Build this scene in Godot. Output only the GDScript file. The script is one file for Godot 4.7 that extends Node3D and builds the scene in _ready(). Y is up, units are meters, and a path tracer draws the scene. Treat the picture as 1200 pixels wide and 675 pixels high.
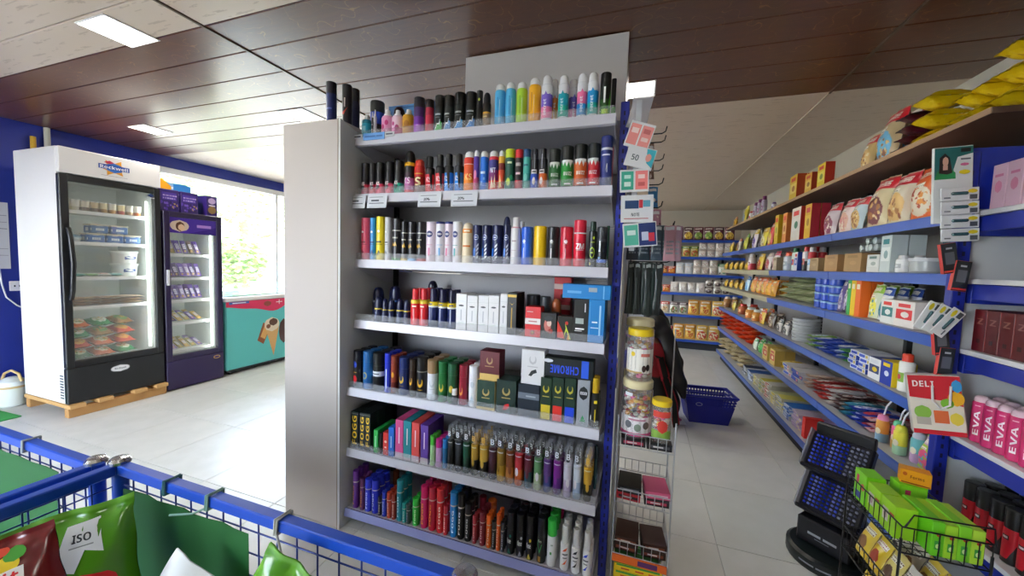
extends Node3D
# A neighbourhood grocery store: deodorant gondola, glass-door coolers, a long snack aisle and wire bins.

var taken := {}
var mats := {}
var texs := {}
var glyphs := {}
var shared := {}
var rng := RandomNumberGenerator.new()
var sheet := Image.create(1024, 1024, false, Image.FORMAT_RGB8)   # all packet prints, 64 pixels each
var printed: Array[StandardMaterial3D] = []
var cells := 0


class MB:
	var v := PackedVector3Array()
	var n := PackedVector3Array()
	var c := PackedColorArray()
	var u := PackedVector2Array()
	var col := Color(1, 1, 1)
	var xf := Transform3D.IDENTITY

	func ink(hex) -> MB:
		col = Color(hex).srgb_to_linear()
		return self

	func at(t: Transform3D) -> MB:
		xf = t
		return self

	func tri(a: Vector3, b: Vector3, d: Vector3, na: Vector3, nb: Vector3, nd: Vector3, ua := Vector2.ZERO, ub := Vector2.ZERO, ud := Vector2.ZERO, ca = null, cb = null, cd = null) -> void:
		var flip := (b - a).cross(d - a).dot(na + nb + nd) > 0.0
		var P := [a, d, b] if flip else [a, b, d]
		var N := [na, nd, nb] if flip else [na, nb, nd]
		var U := [ua, ud, ub] if flip else [ua, ub, ud]
		var C := [ca, cd, cb] if flip else [ca, cb, cd]
		for i in 3:
			v.append(xf * P[i])
			n.append((xf.basis * N[i]).normalized())
			u.append(U[i])
			c.append(col if C[i] == null else C[i])

	func quad(a: Vector3, b: Vector3, d: Vector3, e: Vector3, nn: Vector3) -> void:
		tri(a, b, d, nn, nn, nn, Vector2(0, 1), Vector2(1, 1), Vector2(1, 0))
		tri(a, d, e, nn, nn, nn, Vector2(0, 1), Vector2(1, 0), Vector2(0, 0))

	# axis-aligned block by centre and size; bevel > 0 chamfers every edge
	func box(p: Vector3, s: Vector3, bevel := 0.0) -> MB:
		var h := s * 0.5
		var b := minf(bevel, minf(h.x, minf(h.y, h.z)) * 0.8)
		for k in 3:
			var l := (k + 1) % 3
			var m := (k + 2) % 3
			for sg in [-1.0, 1.0]:
				var nn := Vector3.ZERO
				nn[k] = sg
				var q := []
				for w in [[-1, -1], [1, -1], [1, 1], [-1, 1]]:
					var a := Vector3.ZERO
					a[k] = h[k] * sg
					a[l] = (h[l] - b) * w[0]
					a[m] = (h[m] - b) * w[1]
					q.append(p + a)
				quad(q[0], q[1], q[2], q[3], nn)
			if b > 0.0:
				for s1 in [-1.0, 1.0]:
					for s2 in [-1.0, 1.0]:
						var nn := Vector3.ZERO
						nn[k] = s1
						nn[l] = s2
						var q := []
						for w in [[0, -1], [0, 1], [1, 1], [1, -1]]:
							var a := Vector3.ZERO
							a[k] = (h[k] - (b if w[0] == 1 else 0.0)) * s1
							a[l] = (h[l] - (b if w[0] == 0 else 0.0)) * s2
							a[m] = (h[m] - b) * w[1]
							q.append(p + a)
						quad(q[0], q[1], q[2], q[3], nn.normalized())
		if b > 0.0:
			for sx in [-1.0, 1.0]:
				for sy in [-1.0, 1.0]:
					for sz in [-1.0, 1.0]:
						var g := Vector3(sx, sy, sz)
						var q := []
						for k in 3:
							var a := Vector3.ZERO
							for j in 3:
								a[j] = (h[j] - (0.0 if j == k else b)) * g[j]
							q.append(p + a)
						var nn := g.normalized()
						tri(q[0], q[1], q[2], nn, nn, nn)
		return self

	# pr: [[radius, height], ...]; cols: one colour (linear) for each band
	func lathe(pr: Array, cols := [], seg := 14, o := Vector3.ZERO, sz := 1.0) -> MB:
		for i in pr.size() - 1:
			var r0: float = pr[i][0]
			var y0: float = pr[i][1]
			var r1: float = pr[i + 1][0]
			var y1: float = pr[i + 1][1]
			if i < cols.size():
				col = cols[i]
			var sl := Vector2(y1 - y0, r0 - r1).normalized()
			if sl == Vector2.ZERO:
				continue
			for j in seg:
				var a0 := TAU * j / seg
				var a1 := TAU * (j + 1) / seg
				var d0 := Vector3(sin(a0), 0, cos(a0) * sz)
				var d1 := Vector3(sin(a1), 0, cos(a1) * sz)
				var n0 := Vector3(d0.x * sl.x, sl.y, d0.z * sl.x)
				var n1 := Vector3(d1.x * sl.x, sl.y, d1.z * sl.x)
				var p00 := o + d0 * r0 + Vector3(0, y0, 0)
				var p10 := o + d1 * r0 + Vector3(0, y0, 0)
				var p01 := o + d0 * r1 + Vector3(0, y1, 0)
				var p11 := o + d1 * r1 + Vector3(0, y1, 0)
				if r0 > 0.00001:
					tri(p00, p10, p11, n0, n1, n1)
				if r1 > 0.00001:
					tri(p00, p11, p01, n0, n1, n0)
		return self

	func tube(pts: Array, r: float, seg := 6) -> MB:
		var side := Vector3.ZERO
		var rings := []
		for i in pts.size():
			var d: Vector3 = (pts[mini(i + 1, pts.size() - 1)] - pts[maxi(i - 1, 0)]).normalized()
			if side == Vector3.ZERO:
				side = d.cross(Vector3.UP if absf(d.y) < 0.9 else Vector3.RIGHT).normalized()
			side = (side - d * side.dot(d)).normalized()
			var up := d.cross(side)
			var ring := []
			for j in seg:
				var a := TAU * j / seg
				ring.append(side * cos(a) + up * sin(a))
			rings.append(ring)
		for i in pts.size() - 1:
			for j in seg:
				var k := (j + 1) % seg
				var a: Vector3 = rings[i][j]
				var b: Vector3 = rings[i][k]
				var d: Vector3 = rings[i + 1][k]
				var e: Vector3 = rings[i + 1][j]
				tri(pts[i] + a * r, pts[i] + b * r, pts[i + 1] + d * r, a, b, d)
				tri(pts[i] + a * r, pts[i + 1] + d * r, pts[i + 1] + e * r, a, d, e)
		for i in [0, pts.size() - 1]:
			var nn: Vector3 = (pts[0] - pts[1]).normalized() if i == 0 else (pts[i] - pts[i - 1]).normalized()
			for j in range(1, seg - 1):
				tri(pts[i] + rings[i][0] * r, pts[i] + rings[i][j] * r, pts[i] + rings[i][j + 1] * r, nn, nn, nn)
		return self

	# outline (counter-clockwise, xy) pushed from z0 to z1
	func prism(poly: PackedVector2Array, z0: float, z1: float) -> MB:
		var id := Geometry2D.triangulate_polygon(poly)
		for s in [[z0, -1.0], [z1, 1.0]]:
			var nn := Vector3(0, 0, s[1])
			for i in range(0, id.size(), 3):
				var p := []
				for k in 3:
					p.append(Vector3(poly[id[i + k]].x, poly[id[i + k]].y, s[0]))
				tri(p[0], p[1], p[2], nn, nn, nn)
		var area := 0.0
		for i in poly.size():
			area += poly[i].cross(poly[(i + 1) % poly.size()])
		for i in poly.size():
			var a := poly[i]
			var b := poly[(i + 1) % poly.size()]
			var nn := Vector3(b.y - a.y, a.x - b.x, 0).normalized() * signf(area)
			quad(Vector3(a.x, a.y, z0), Vector3(b.x, b.y, z0), Vector3(b.x, b.y, z1), Vector3(a.x, a.y, z1), nn)
		return self

	func mesh() -> ArrayMesh:
		var a := []
		a.resize(Mesh.ARRAY_MAX)
		a[Mesh.ARRAY_VERTEX] = v
		a[Mesh.ARRAY_NORMAL] = n
		a[Mesh.ARRAY_COLOR] = c
		a[Mesh.ARRAY_TEX_UV] = u
		var m := ArrayMesh.new()
		m.add_surface_from_arrays(Mesh.PRIMITIVE_TRIANGLES, a)
		return m


func lin(hex) -> Color:
	return Color(hex).srgb_to_linear()


# plain coloured material
func mat(hex, rough := 0.5, metal := 0.0) -> StandardMaterial3D:
	var key := "%s %s %s" % [hex, rough, metal]
	if not mats.has(key):
		var m := StandardMaterial3D.new()
		m.albedo_color = Color(hex)
		m.roughness = rough
		m.metallic = metal
		mats[key] = m
	return mats[key]


# material that takes its colours from the printed mesh
func ink_mat(rough := 0.35, metal := 0.0) -> StandardMaterial3D:
	var key := "ink %s %s" % [rough, metal]
	if not mats.has(key):
		var m := StandardMaterial3D.new()
		m.vertex_color_use_as_albedo = true
		m.roughness = rough
		m.metallic = metal
		mats[key] = m
	return mats[key]


func clear_mat(hex, alpha: float, rough := 0.05) -> StandardMaterial3D:
	var key := "clear %s %s %s" % [hex, alpha, rough]
	if not mats.has(key):
		var m := StandardMaterial3D.new()
		m.albedo_color = Color(Color(hex), alpha)
		m.transparency = BaseMaterial3D.TRANSPARENCY_ALPHA
		m.roughness = rough
		mats[key] = m
	return mats[key]


func glow_mat(hex, energy: float) -> StandardMaterial3D:
	var m := StandardMaterial3D.new()
	m.albedo_color = Color(hex)
	m.emission_enabled = true
	m.emission = Color(hex)
	m.emission_energy_multiplier = energy
	return m


func numbered(called: String) -> String:
	var k: int = taken.get(called, 0)
	taken[called] = k + 1
	return called if k == 0 else "%s_%03d" % [called, k]


func obj(called: String, shape, m: Material, parent: Node = null) -> MeshInstance3D:
	var o := MeshInstance3D.new()
	o.mesh = shape.mesh() if shape is MB else shape
	o.material_override = m
	if parent == null or parent == self:
		o.name = numbered(called)
		add_child(o)
	else:
		o.name = called
		parent.add_child(o, true)
	return o


func tag(o: Node, label: String, category: String, group := "", kind := "") -> Node:
	if label: o.set_meta("label", label)
	if category: o.set_meta("category", category)
	if group: o.set_meta("group", group)
	if kind: o.set_meta("kind", kind)
	return o


func struct(called: String, shape, m: Material, label := "") -> MeshInstance3D:
	var o := obj(called, shape, m)
	o.set_meta("kind", "structure")
	if label: o.set_meta("label", label)
	return o


func thing(called: String, label: String, category: String, where := Vector3.ZERO, turn := 0.0, group := "") -> Node3D:
	var o := Node3D.new()
	o.name = numbered(called)
	add_child(o)
	o.position = where
	o.rotation.y = turn
	tag(o, label, category, group)
	return o


# one more thing like a prototype that is itself not in the scene
func put(proto: Node3D, called: String, label: String, category: String, group: String, where: Vector3, euler := Vector3.ZERO) -> Node3D:
	var o: Node3D = proto.duplicate()
	o.name = numbered(called)
	add_child(o)
	o.position = where
	o.rotation = euler
	tag(o, label, category, group)
	return o


func v2(a: Array) -> PackedVector2Array:
	var p := PackedVector2Array()
	for q in a:
		p.append(Vector2(q[0], q[1]))
	return p


# ---------------------------------------------------------------- print
# triangles of a word, scaled so that it fills -0.5..0.5 both ways
func glyph(word: String) -> PackedVector2Array:
	if not glyphs.has(word):
		var f := SystemFont.new()
		f.font_names = PackedStringArray(["Droid Sans"])
		f.font_weight = 700
		var t := TextMesh.new()
		t.font = f
		t.text = word
		t.font_size = 16
		t.pixel_size = 0.05
		t.depth = 0.0
		t.curve_step = 6.0
		var a: PackedVector3Array = t.get_mesh_arrays()[Mesh.ARRAY_VERTEX]
		var lo := Vector2(1e9, 1e9)
		var hi := Vector2(-1e9, -1e9)
		for p in a:
			lo = lo.min(Vector2(p.x, p.y))
			hi = hi.max(Vector2(p.x, p.y))
		var g := PackedVector2Array()
		for p in a:
			g.append((Vector2(p.x, p.y) - (lo + hi) * 0.5) / (hi - lo))
		glyphs[word] = g
	return glyphs[word]


# flat print on a surface. spot(x, y, lift) gives the point; ops:
# ["r", x0, y0, x1, y1, hex]  ["e", cx, cy, rx, ry, hex]  ["p", [[x, y], ...], hex]  ["t", word, cx, cy, w, h, hex, quarter turns]
func print_on(ops: Array, spot: Callable, lift := 0.0004, bend := 4, fine := 0.0) -> MB:
	var b := MB.new()
	var k := 0
	for op in ops:
		var off := lift * (1.0 + 0.6 * k)
		k += 1
		var tris := PackedVector2Array()
		match op[0]:
			"r":
				for i in bend:
					var xa: float = lerpf(op[1], op[3], float(i) / bend)
					var xb: float = lerpf(op[1], op[3], float(i + 1) / bend)
					tris.append_array(v2([[xa, op[2]], [xb, op[2]], [xb, op[4]], [xa, op[2]], [xb, op[4]], [xa, op[4]]]))
			"e":
				var rows := 6
				for i in rows:
					var ya: float = -1.0 + 2.0 * i / rows
					var yb: float = -1.0 + 2.0 * (i + 1) / rows
					var wa: float = op[3] * sqrt(maxf(0, 1 - ya * ya))
					var wb: float = op[3] * sqrt(maxf(0, 1 - yb * yb))
					ya = op[2] + ya * op[4]
					yb = op[2] + yb * op[4]
					for j in 4:
						var s0 := -1.0 + 0.5 * j
						var s1 := s0 + 0.5
						tris.append_array(v2([[op[1] + s0 * wa, ya], [op[1] + s1 * wa, ya], [op[1] + s1 * wb, yb], [op[1] + s0 * wa, ya], [op[1] + s1 * wb, yb], [op[1] + s0 * wb, yb]]))
			"p":
				var poly := v2(op[1])
				for i in Geometry2D.triangulate_polygon(poly):
					tris.append(poly[i])
			"t":
				for q in glyph(op[1]):
					var w := Vector2(q.x, q.y)
					if op.size() > 7:
						for i in int(op[7]):
							w = Vector2(-w.y, w.x)
					tris.append(Vector2(op[2] + w.x * op[4], op[3] + w.y * op[5]))
		b.ink(op[6] if op[0] == "t" else op[op.size() - 1])
		if fine > 0.0:
			tris = split_long(tris, fine)
		for i in range(0, tris.size(), 3):
			var p := []
			for j in 3:
				p.append(spot.call(tris[i + j].x, tris[i + j].y, off))
			var mid := (tris[i] + tris[i + 1] + tris[i + 2]) / 3.0
			var nn: Vector3 = (spot.call(mid.x, mid.y, 1.0) - spot.call(mid.x, mid.y, 0.0)).normalized()
			b.tri(p[0], p[1], p[2], nn, nn, nn)
	return b


# halves the long sides of triangles so that print can follow a curved surface
func split_long(t: PackedVector2Array, most: float) -> PackedVector2Array:
	var out := PackedVector2Array()
	var todo := Array(t)
	while todo.size() >= 3:
		var c: Vector2 = todo.pop_back()
		var b: Vector2 = todo.pop_back()
		var a: Vector2 = todo.pop_back()
		var l := [absf(a.x - b.x) + absf(a.y - b.y) * 0.6, absf(b.x - c.x) + absf(b.y - c.y) * 0.6, absf(c.x - a.x) + absf(c.y - a.y) * 0.6]
		var k := 0 if l[0] >= l[1] and l[0] >= l[2] else (1 if l[1] >= l[2] else 2)
		if l[k] <= most:
			out.append_array([a, b, c])
		elif k == 0:
			var m := (a + b) / 2.0
			todo.append_array([a, m, c, m, b, c])
		elif k == 1:
			var m := (b + c) / 2.0
			todo.append_array([a, b, m, a, m, c])
		else:
			var m := (a + c) / 2.0
			todo.append_array([a, b, m, m, b, c])
	return out


# printed film: a small picture made of patches, specks and words of colour (y runs up)
func film(key: String, w: int, h: int, ops: Array, rough := 0.3) -> StandardMaterial3D:
	if mats.has("film " + key):
		return mats["film " + key]
	var im := Image.create(w, h, false, Image.FORMAT_RGB8)
	var r := RandomNumberGenerator.new()
	r.seed = hash(key)
	for op in ops:
		match op[0]:
			"r":
				im.fill_rect(Rect2i(int(op[1] * w), int((1.0 - op[4]) * h), maxi(1, int((op[3] - op[1]) * w)), maxi(1, int((op[4] - op[2]) * h))), Color(op[5]))
			"g":
				for y in range(int((1.0 - op[2]) * h), int((1.0 - op[1]) * h)):
					var f := 1.0 - float(y) / h
					im.fill_rect(Rect2i(0, y, w, 1), Color(op[3]).lerp(Color(op[4]), (f - op[1]) / (op[2] - op[1])))
			"e":
				blot(im, op[1] * w, (1.0 - op[2]) * h, op[3] * w, op[4] * h, Color(op[5]))
			"s":
				for i in int(op[5]):
					var cs: Array = op[7]
					var q := float(op[6]) * r.randf_range(0.6, 1.3)
					blot(im, lerpf(op[1], op[3], r.randf()) * w, (1.0 - lerpf(op[2], op[4], r.randf())) * h, q * w, q * w * r.randf_range(0.5, 1.0), Color(cs[r.randi() % cs.size()]))
			"l":
				var rows: int = op[5]
				for i in rows:
					var y: float = lerpf(op[2], op[4], (i + 0.5) / rows)
					var x: float = op[1]
					while x < op[3]:
						var q := r.randf_range(0.02, 0.07)
						im.fill_rect(Rect2i(int(x * w), int((1.0 - y) * h), maxi(1, int(q * w)), maxi(1, int((op[4] - op[2]) / rows * 0.5 * h))), Color(op[6]))
						x += q + 0.02
	var m := StandardMaterial3D.new()
	im.resize(64, 64, Image.INTERPOLATE_NEAREST)
	var cx := cells % 16
	var cy := cells / 16
	cells += 1
	sheet.blit_rect(im, Rect2i(0, 0, 64, 64), Vector2i(cx * 64, cy * 64))
	printed.append(m)
	m.uv1_scale = Vector3(62.0 / 1024, 62.0 / 1024, 1)
	m.uv1_offset = Vector3((cx * 64 + 1) / 1024.0, (cy * 64 + 1) / 1024.0, 0)
	m.roughness = rough
	mats["film " + key] = m
	return m


func blot(im: Image, cx: float, cy: float, rx: float, ry: float, col: Color) -> void:
	for y in range(maxi(0, int(cy - ry)), mini(im.get_height(), int(cy + ry) + 1)):
		var t := 1.0 - pow((y - cy) / maxf(ry, 0.5), 2)
		if t > 0:
			var hw := rx * sqrt(t)
			im.fill_rect(Rect2i(int(cx - hw), y, maxi(1, int(2 * hw)), 1), col)


# ---------------------------------------------------------------- packets
# point on a filled pillow packet that stands on its lower seal; x -1..1, y 0..1, side +1 front, -1 back
func packet_spot(w: float, h: float, t: float, sd: float, x: float, y: float, side: float, lift := 0.0) -> Vector3:
	var k := clampf((y - 0.05) / 0.88, 0.0, 1.0)
	var full := pow(maxf(sin(PI * k), 0.0), 0.55)
	var across := pow(maxf(1.0 - pow(absf(x), 3.2), 0.0), 0.55)
	var crease := sin(x * 11.0 + sd * 1.7) * 0.05 * (1.0 - full) + sin(x * 5.0 + y * 9.0 + sd) * 0.045 * full + sin(x * 9.0 - y * 13.0 + sd * 2.3) * 0.03 * full
	var z := side * (t * 0.5 * full * across + 0.0015 + lift) + crease * t * across
	var edge := 1.0 - 0.07 * full + 0.015 * sin(y * 17.0 + sd)
	return Vector3(x * w * 0.5 * edge, y * h + 0.01 * h * sin(x * 4.0 + sd) * y, z)


func packet_mesh(w: float, h: float, t: float, sd: int, nx := 8, ny := 10) -> ArrayMesh:
	var key := "packet %s %s %s %s %s" % [w, h, t, sd, nx]
	if shared.has(key):
		return shared[key]
	var b := MB.new()
	for side in [1.0, -1.0]:
		var g := []
		for j in ny + 1:
			var row := []
			for i in nx + 1:
				row.append(packet_spot(w, h, t, sd, -1.0 + 2.0 * i / nx, float(j) / ny, side))
			g.append(row)
		var gn := []
		for j in ny + 1:
			var row := []
			for i in nx + 1:
				var dx: Vector3 = g[j][mini(i + 1, nx)] - g[j][maxi(i - 1, 0)]
				var dy: Vector3 = g[mini(j + 1, ny)][i] - g[maxi(j - 1, 0)][i]
				row.append(dx.cross(dy).normalized() * side)
			gn.append(row)
		for j in ny:
			for i in nx:
				var q := [[i, j], [i + 1, j], [i + 1, j + 1], [i, j + 1]]
				var P := []
				var N := []
				var U := []
				for s in q:
					P.append(g[s[1]][s[0]])
					N.append(gn[s[1]][s[0]])
					U.append(Vector2(float(s[0]) / nx if side > 0 else 1.0 - float(s[0]) / nx, 1.0 - float(s[1]) / ny))
				b.tri(P[0], P[1], P[2], N[0], N[1], N[2], U[0], U[1], U[2])
				b.tri(P[0], P[2], P[3], N[0], N[2], N[3], U[0], U[2], U[3])
	shared[key] = b.mesh()
	return shared[key]


# a packet prototype: pouch and, when given, lettering
func packet(w: float, h: float, t: float, sd: int, m: Material, words := []) -> Node3D:
	var o := Node3D.new()
	obj("pouch", packet_mesh(w, h, t, sd) if words.is_empty() else packet_mesh(w, h, t, sd, 24, 30), m, o)
	if words.size() > 0:
		obj("lettering", print_on(words, func(x, y, l): return packet_spot(w, h, t, sd, x, y, 1.0, l + 0.001), 0.0004, 2, 0.12), ink_mat(0.35), o)
	return o


# ---------------------------------------------------------------- cans, bottles and cartons
# bands: [[upper end 0..1 of the height, hex], ...]; shapes: flat, dome, slim, nozzle, mist
func can(H: float, D: float, bands: Array, capf: float, cap_hex, shape: String, ops := []) -> Node3D:
	var o := Node3D.new()
	var R := D * 0.5
	var top := H * (1.0 - capf)
	var b := MB.new()
	var pr := [[0.0, 0.0], [R * 0.88, 0.0], [R, H * 0.02]]
	var cs := [lin(bands[0][1]), lin(bands[0][1])]
	for q in bands:
		pr.append([R, maxf(top * q[0] - (R * 0.3 if q[0] >= 1.0 and shape != "flat" else 0.0), H * 0.03)])
		cs.append(lin(q[1]))
	var last: Color = cs[cs.size() - 1]
	var cr := R
	match shape:
		"flat":
			pr.append_array([[R * 0.94, top], [0.0, top]])
			cr = R
		"dome":
			cr = R * 0.86
			pr.append_array([[R * 0.9, top], [0.0, top]])
		"slim":
			cr = R * 0.72
			pr.append_array([[R * 0.92, top - R * 0.1], [R * 0.74, top], [0.0, top]])
		"nozzle":
			cr = R * 0.42
			pr.append_array([[R * 0.85, top], [0.0, top]])
		"mist":
			cr = R * 0.97
			pr.append_array([[R * 0.5, top], [0.0, top]])
	cs.append_array([last, last, last])
	b.lathe(pr, cs)
	obj("body", b, ink_mat(0.3), o)
	var c := MB.new().ink(cap_hex)
	match shape:
		"flat":
			c.lathe([[cr * 0.96, top], [cr, top + H * 0.006], [cr, H - R * 0.16], [cr * 0.93, H - R * 0.04], [cr * 0.8, H], [0, H]])
		"dome":
			c.lathe([[cr * 0.98, top], [cr, top + H * 0.01], [cr * 0.98, top + (H - top) * 0.45], [cr * 0.86, top + (H - top) * 0.75], [cr * 0.6, top + (H - top) * 0.93], [cr * 0.3, H], [0, H]])
		"slim":
			c.lathe([[cr, top], [cr * 0.97, H - R * 0.15], [cr * 0.85, H], [0, H]])
		"nozzle":
			c.lathe([[cr * 1.5, top], [cr * 1.4, top + (H - top) * 0.35], [cr, top + (H - top) * 0.4], [cr * 0.9, H * 0.99], [cr * 0.5, H], [0, H]])
		"mist":
			c.lathe([[cr * 0.45, top], [cr * 0.45, top + (H - top) * 0.45], [cr * 0.25, top + (H - top) * 0.5], [cr * 0.25, top + (H - top) * 0.78], [0, top + (H - top) * 0.8]], [], 10)
	obj("spray_head" if shape in ["mist", "nozzle"] else "cap", c, ink_mat(0.32), o)
	if shape == "mist":
		obj("clear_cap", MB.new().lathe([[cr, top + H * 0.002], [cr, H - R * 0.2], [cr * 0.8, H], [0, H]]), clear_mat("#e8eef2", 0.1), o)
	if ops.size() > 0:
		obj("lettering", print_on(ops, func(x, y, l): return Vector3(sin(x) * (R + l), y * H, cos(x) * (R + l)), 0.0004, 2, 0.5), ink_mat(0.35), o)
	return o


# carton: front, side and top colours; ops x -1..1, y 0..1 on the front
func carton(w: float, h: float, d: float, front, side, lid, ops := []) -> Node3D:
	var o := Node3D.new()
	var b := MB.new()
	b.ink(side).box(Vector3(0, h * 0.5, 0), Vector3(w, h, d), 0.0012)
	b.ink(front).quad(Vector3(-w / 2 + 0.001, 0.001, d / 2 + 0.0002), Vector3(w / 2 - 0.001, 0.001, d / 2 + 0.0002), Vector3(w / 2 - 0.001, h - 0.001, d / 2 + 0.0002), Vector3(-w / 2 + 0.001, h - 0.001, d / 2 + 0.0002), Vector3.BACK)
	b.ink(lid).quad(Vector3(-w / 2 + 0.001, h + 0.0002, d / 2 - 0.001), Vector3(w / 2 - 0.001, h + 0.0002, d / 2 - 0.001), Vector3(w / 2 - 0.001, h + 0.0002, -d / 2 + 0.001), Vector3(-w / 2 + 0.001, h + 0.0002, -d / 2 + 0.001), Vector3.UP)
	obj("carton_body", b, ink_mat(0.4), o)
	if ops.size() > 0:
		obj("lettering", print_on(ops, func(x, y, l): return Vector3(x * w * 0.5, y * h, d * 0.5 + 0.0003 + l), 0.0003, 1), ink_mat(0.4), o)
	return o


# ================================================================ scene
func _ready() -> void:
	rng.seed = 11
	var cam := Camera3D.new()
	cam.name = "camera"
	add_child(cam)
	cam.transform = Transform3D(Basis(Vector3(0.94475, 0.0332, -0.3261), Vector3(-0.05245, 0.99735, -0.05042), Vector3(0.32357, 0.06474, 0.94399)), Vector3(0, 1.44, 0))
	cam.fov = 74.99
	cam.near = 0.02
	cam.current = true
	var env := Environment.new()
	env.background_mode = Environment.BG_SKY
	var sky := Sky.new()
	var air := ProceduralSkyMaterial.new()
	air.sky_top_color = Color("#b9cfe6")
	air.sky_horizon_color = Color("#eef2f4")
	air.ground_bottom_color = Color("#8c8a84")
	air.ground_horizon_color = Color("#d9dad6")
	air.sky_energy_multiplier = 5.8
	air.ground_energy_multiplier = 4.0
	sky.sky_material = air
	env.sky = sky
	env.tonemap_mode = Environment.TONE_MAPPER_LINEAR
	env.tonemap_exposure = 0.54
	env.sdfgi_enabled = true
	env.ssao_enabled = true
	env.ssil_enabled = true
	var we := WorldEnvironment.new()
	we.name = "environment"
	we.environment = env
	add_child(we)
	var sun := DirectionalLight3D.new()
	sun.name = "sun"
	sun.light_color = Color("#fff2dd")
	sun.light_energy = 9.0
	sun.light_angular_distance = 0.6
	sun.shadow_enabled = true
	add_child(sun)
	sun.look_at_from_position(Vector3.ZERO, Vector3(-0.45, -0.85, 0.3))
	build_shell()
	build_outside()
	build_ceiling_lights()
	build_white_cooler()
	build_purple_cooler()
	build_ice_cream_freezer()
	build_wall_corner()
	build_gondola()
	stock_gondola()
	build_end_cap()
	build_back_unit()
	build_run()
	stock_run()
	build_near_bay()
	build_display_stand()
	build_green_rack()
	build_basket()
	build_people()
	build_bins()
	var sheet_tex := ImageTexture.create_from_image(sheet)
	for m in printed:
		m.albedo_texture = sheet_tex


# picture for a ceiling strip or a tile, made of noise
func grain(key: String, w: int, h: int, f: Callable) -> ImageTexture:
	if not texs.has(key):
		var im := Image.create(w, h, false, Image.FORMAT_RGB8)
		for y in h:
			for x in w:
				im.set_pixel(x, y, f.call(x, y))
		texs[key] = ImageTexture.create_from_image(im)
	return texs[key]


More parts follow.
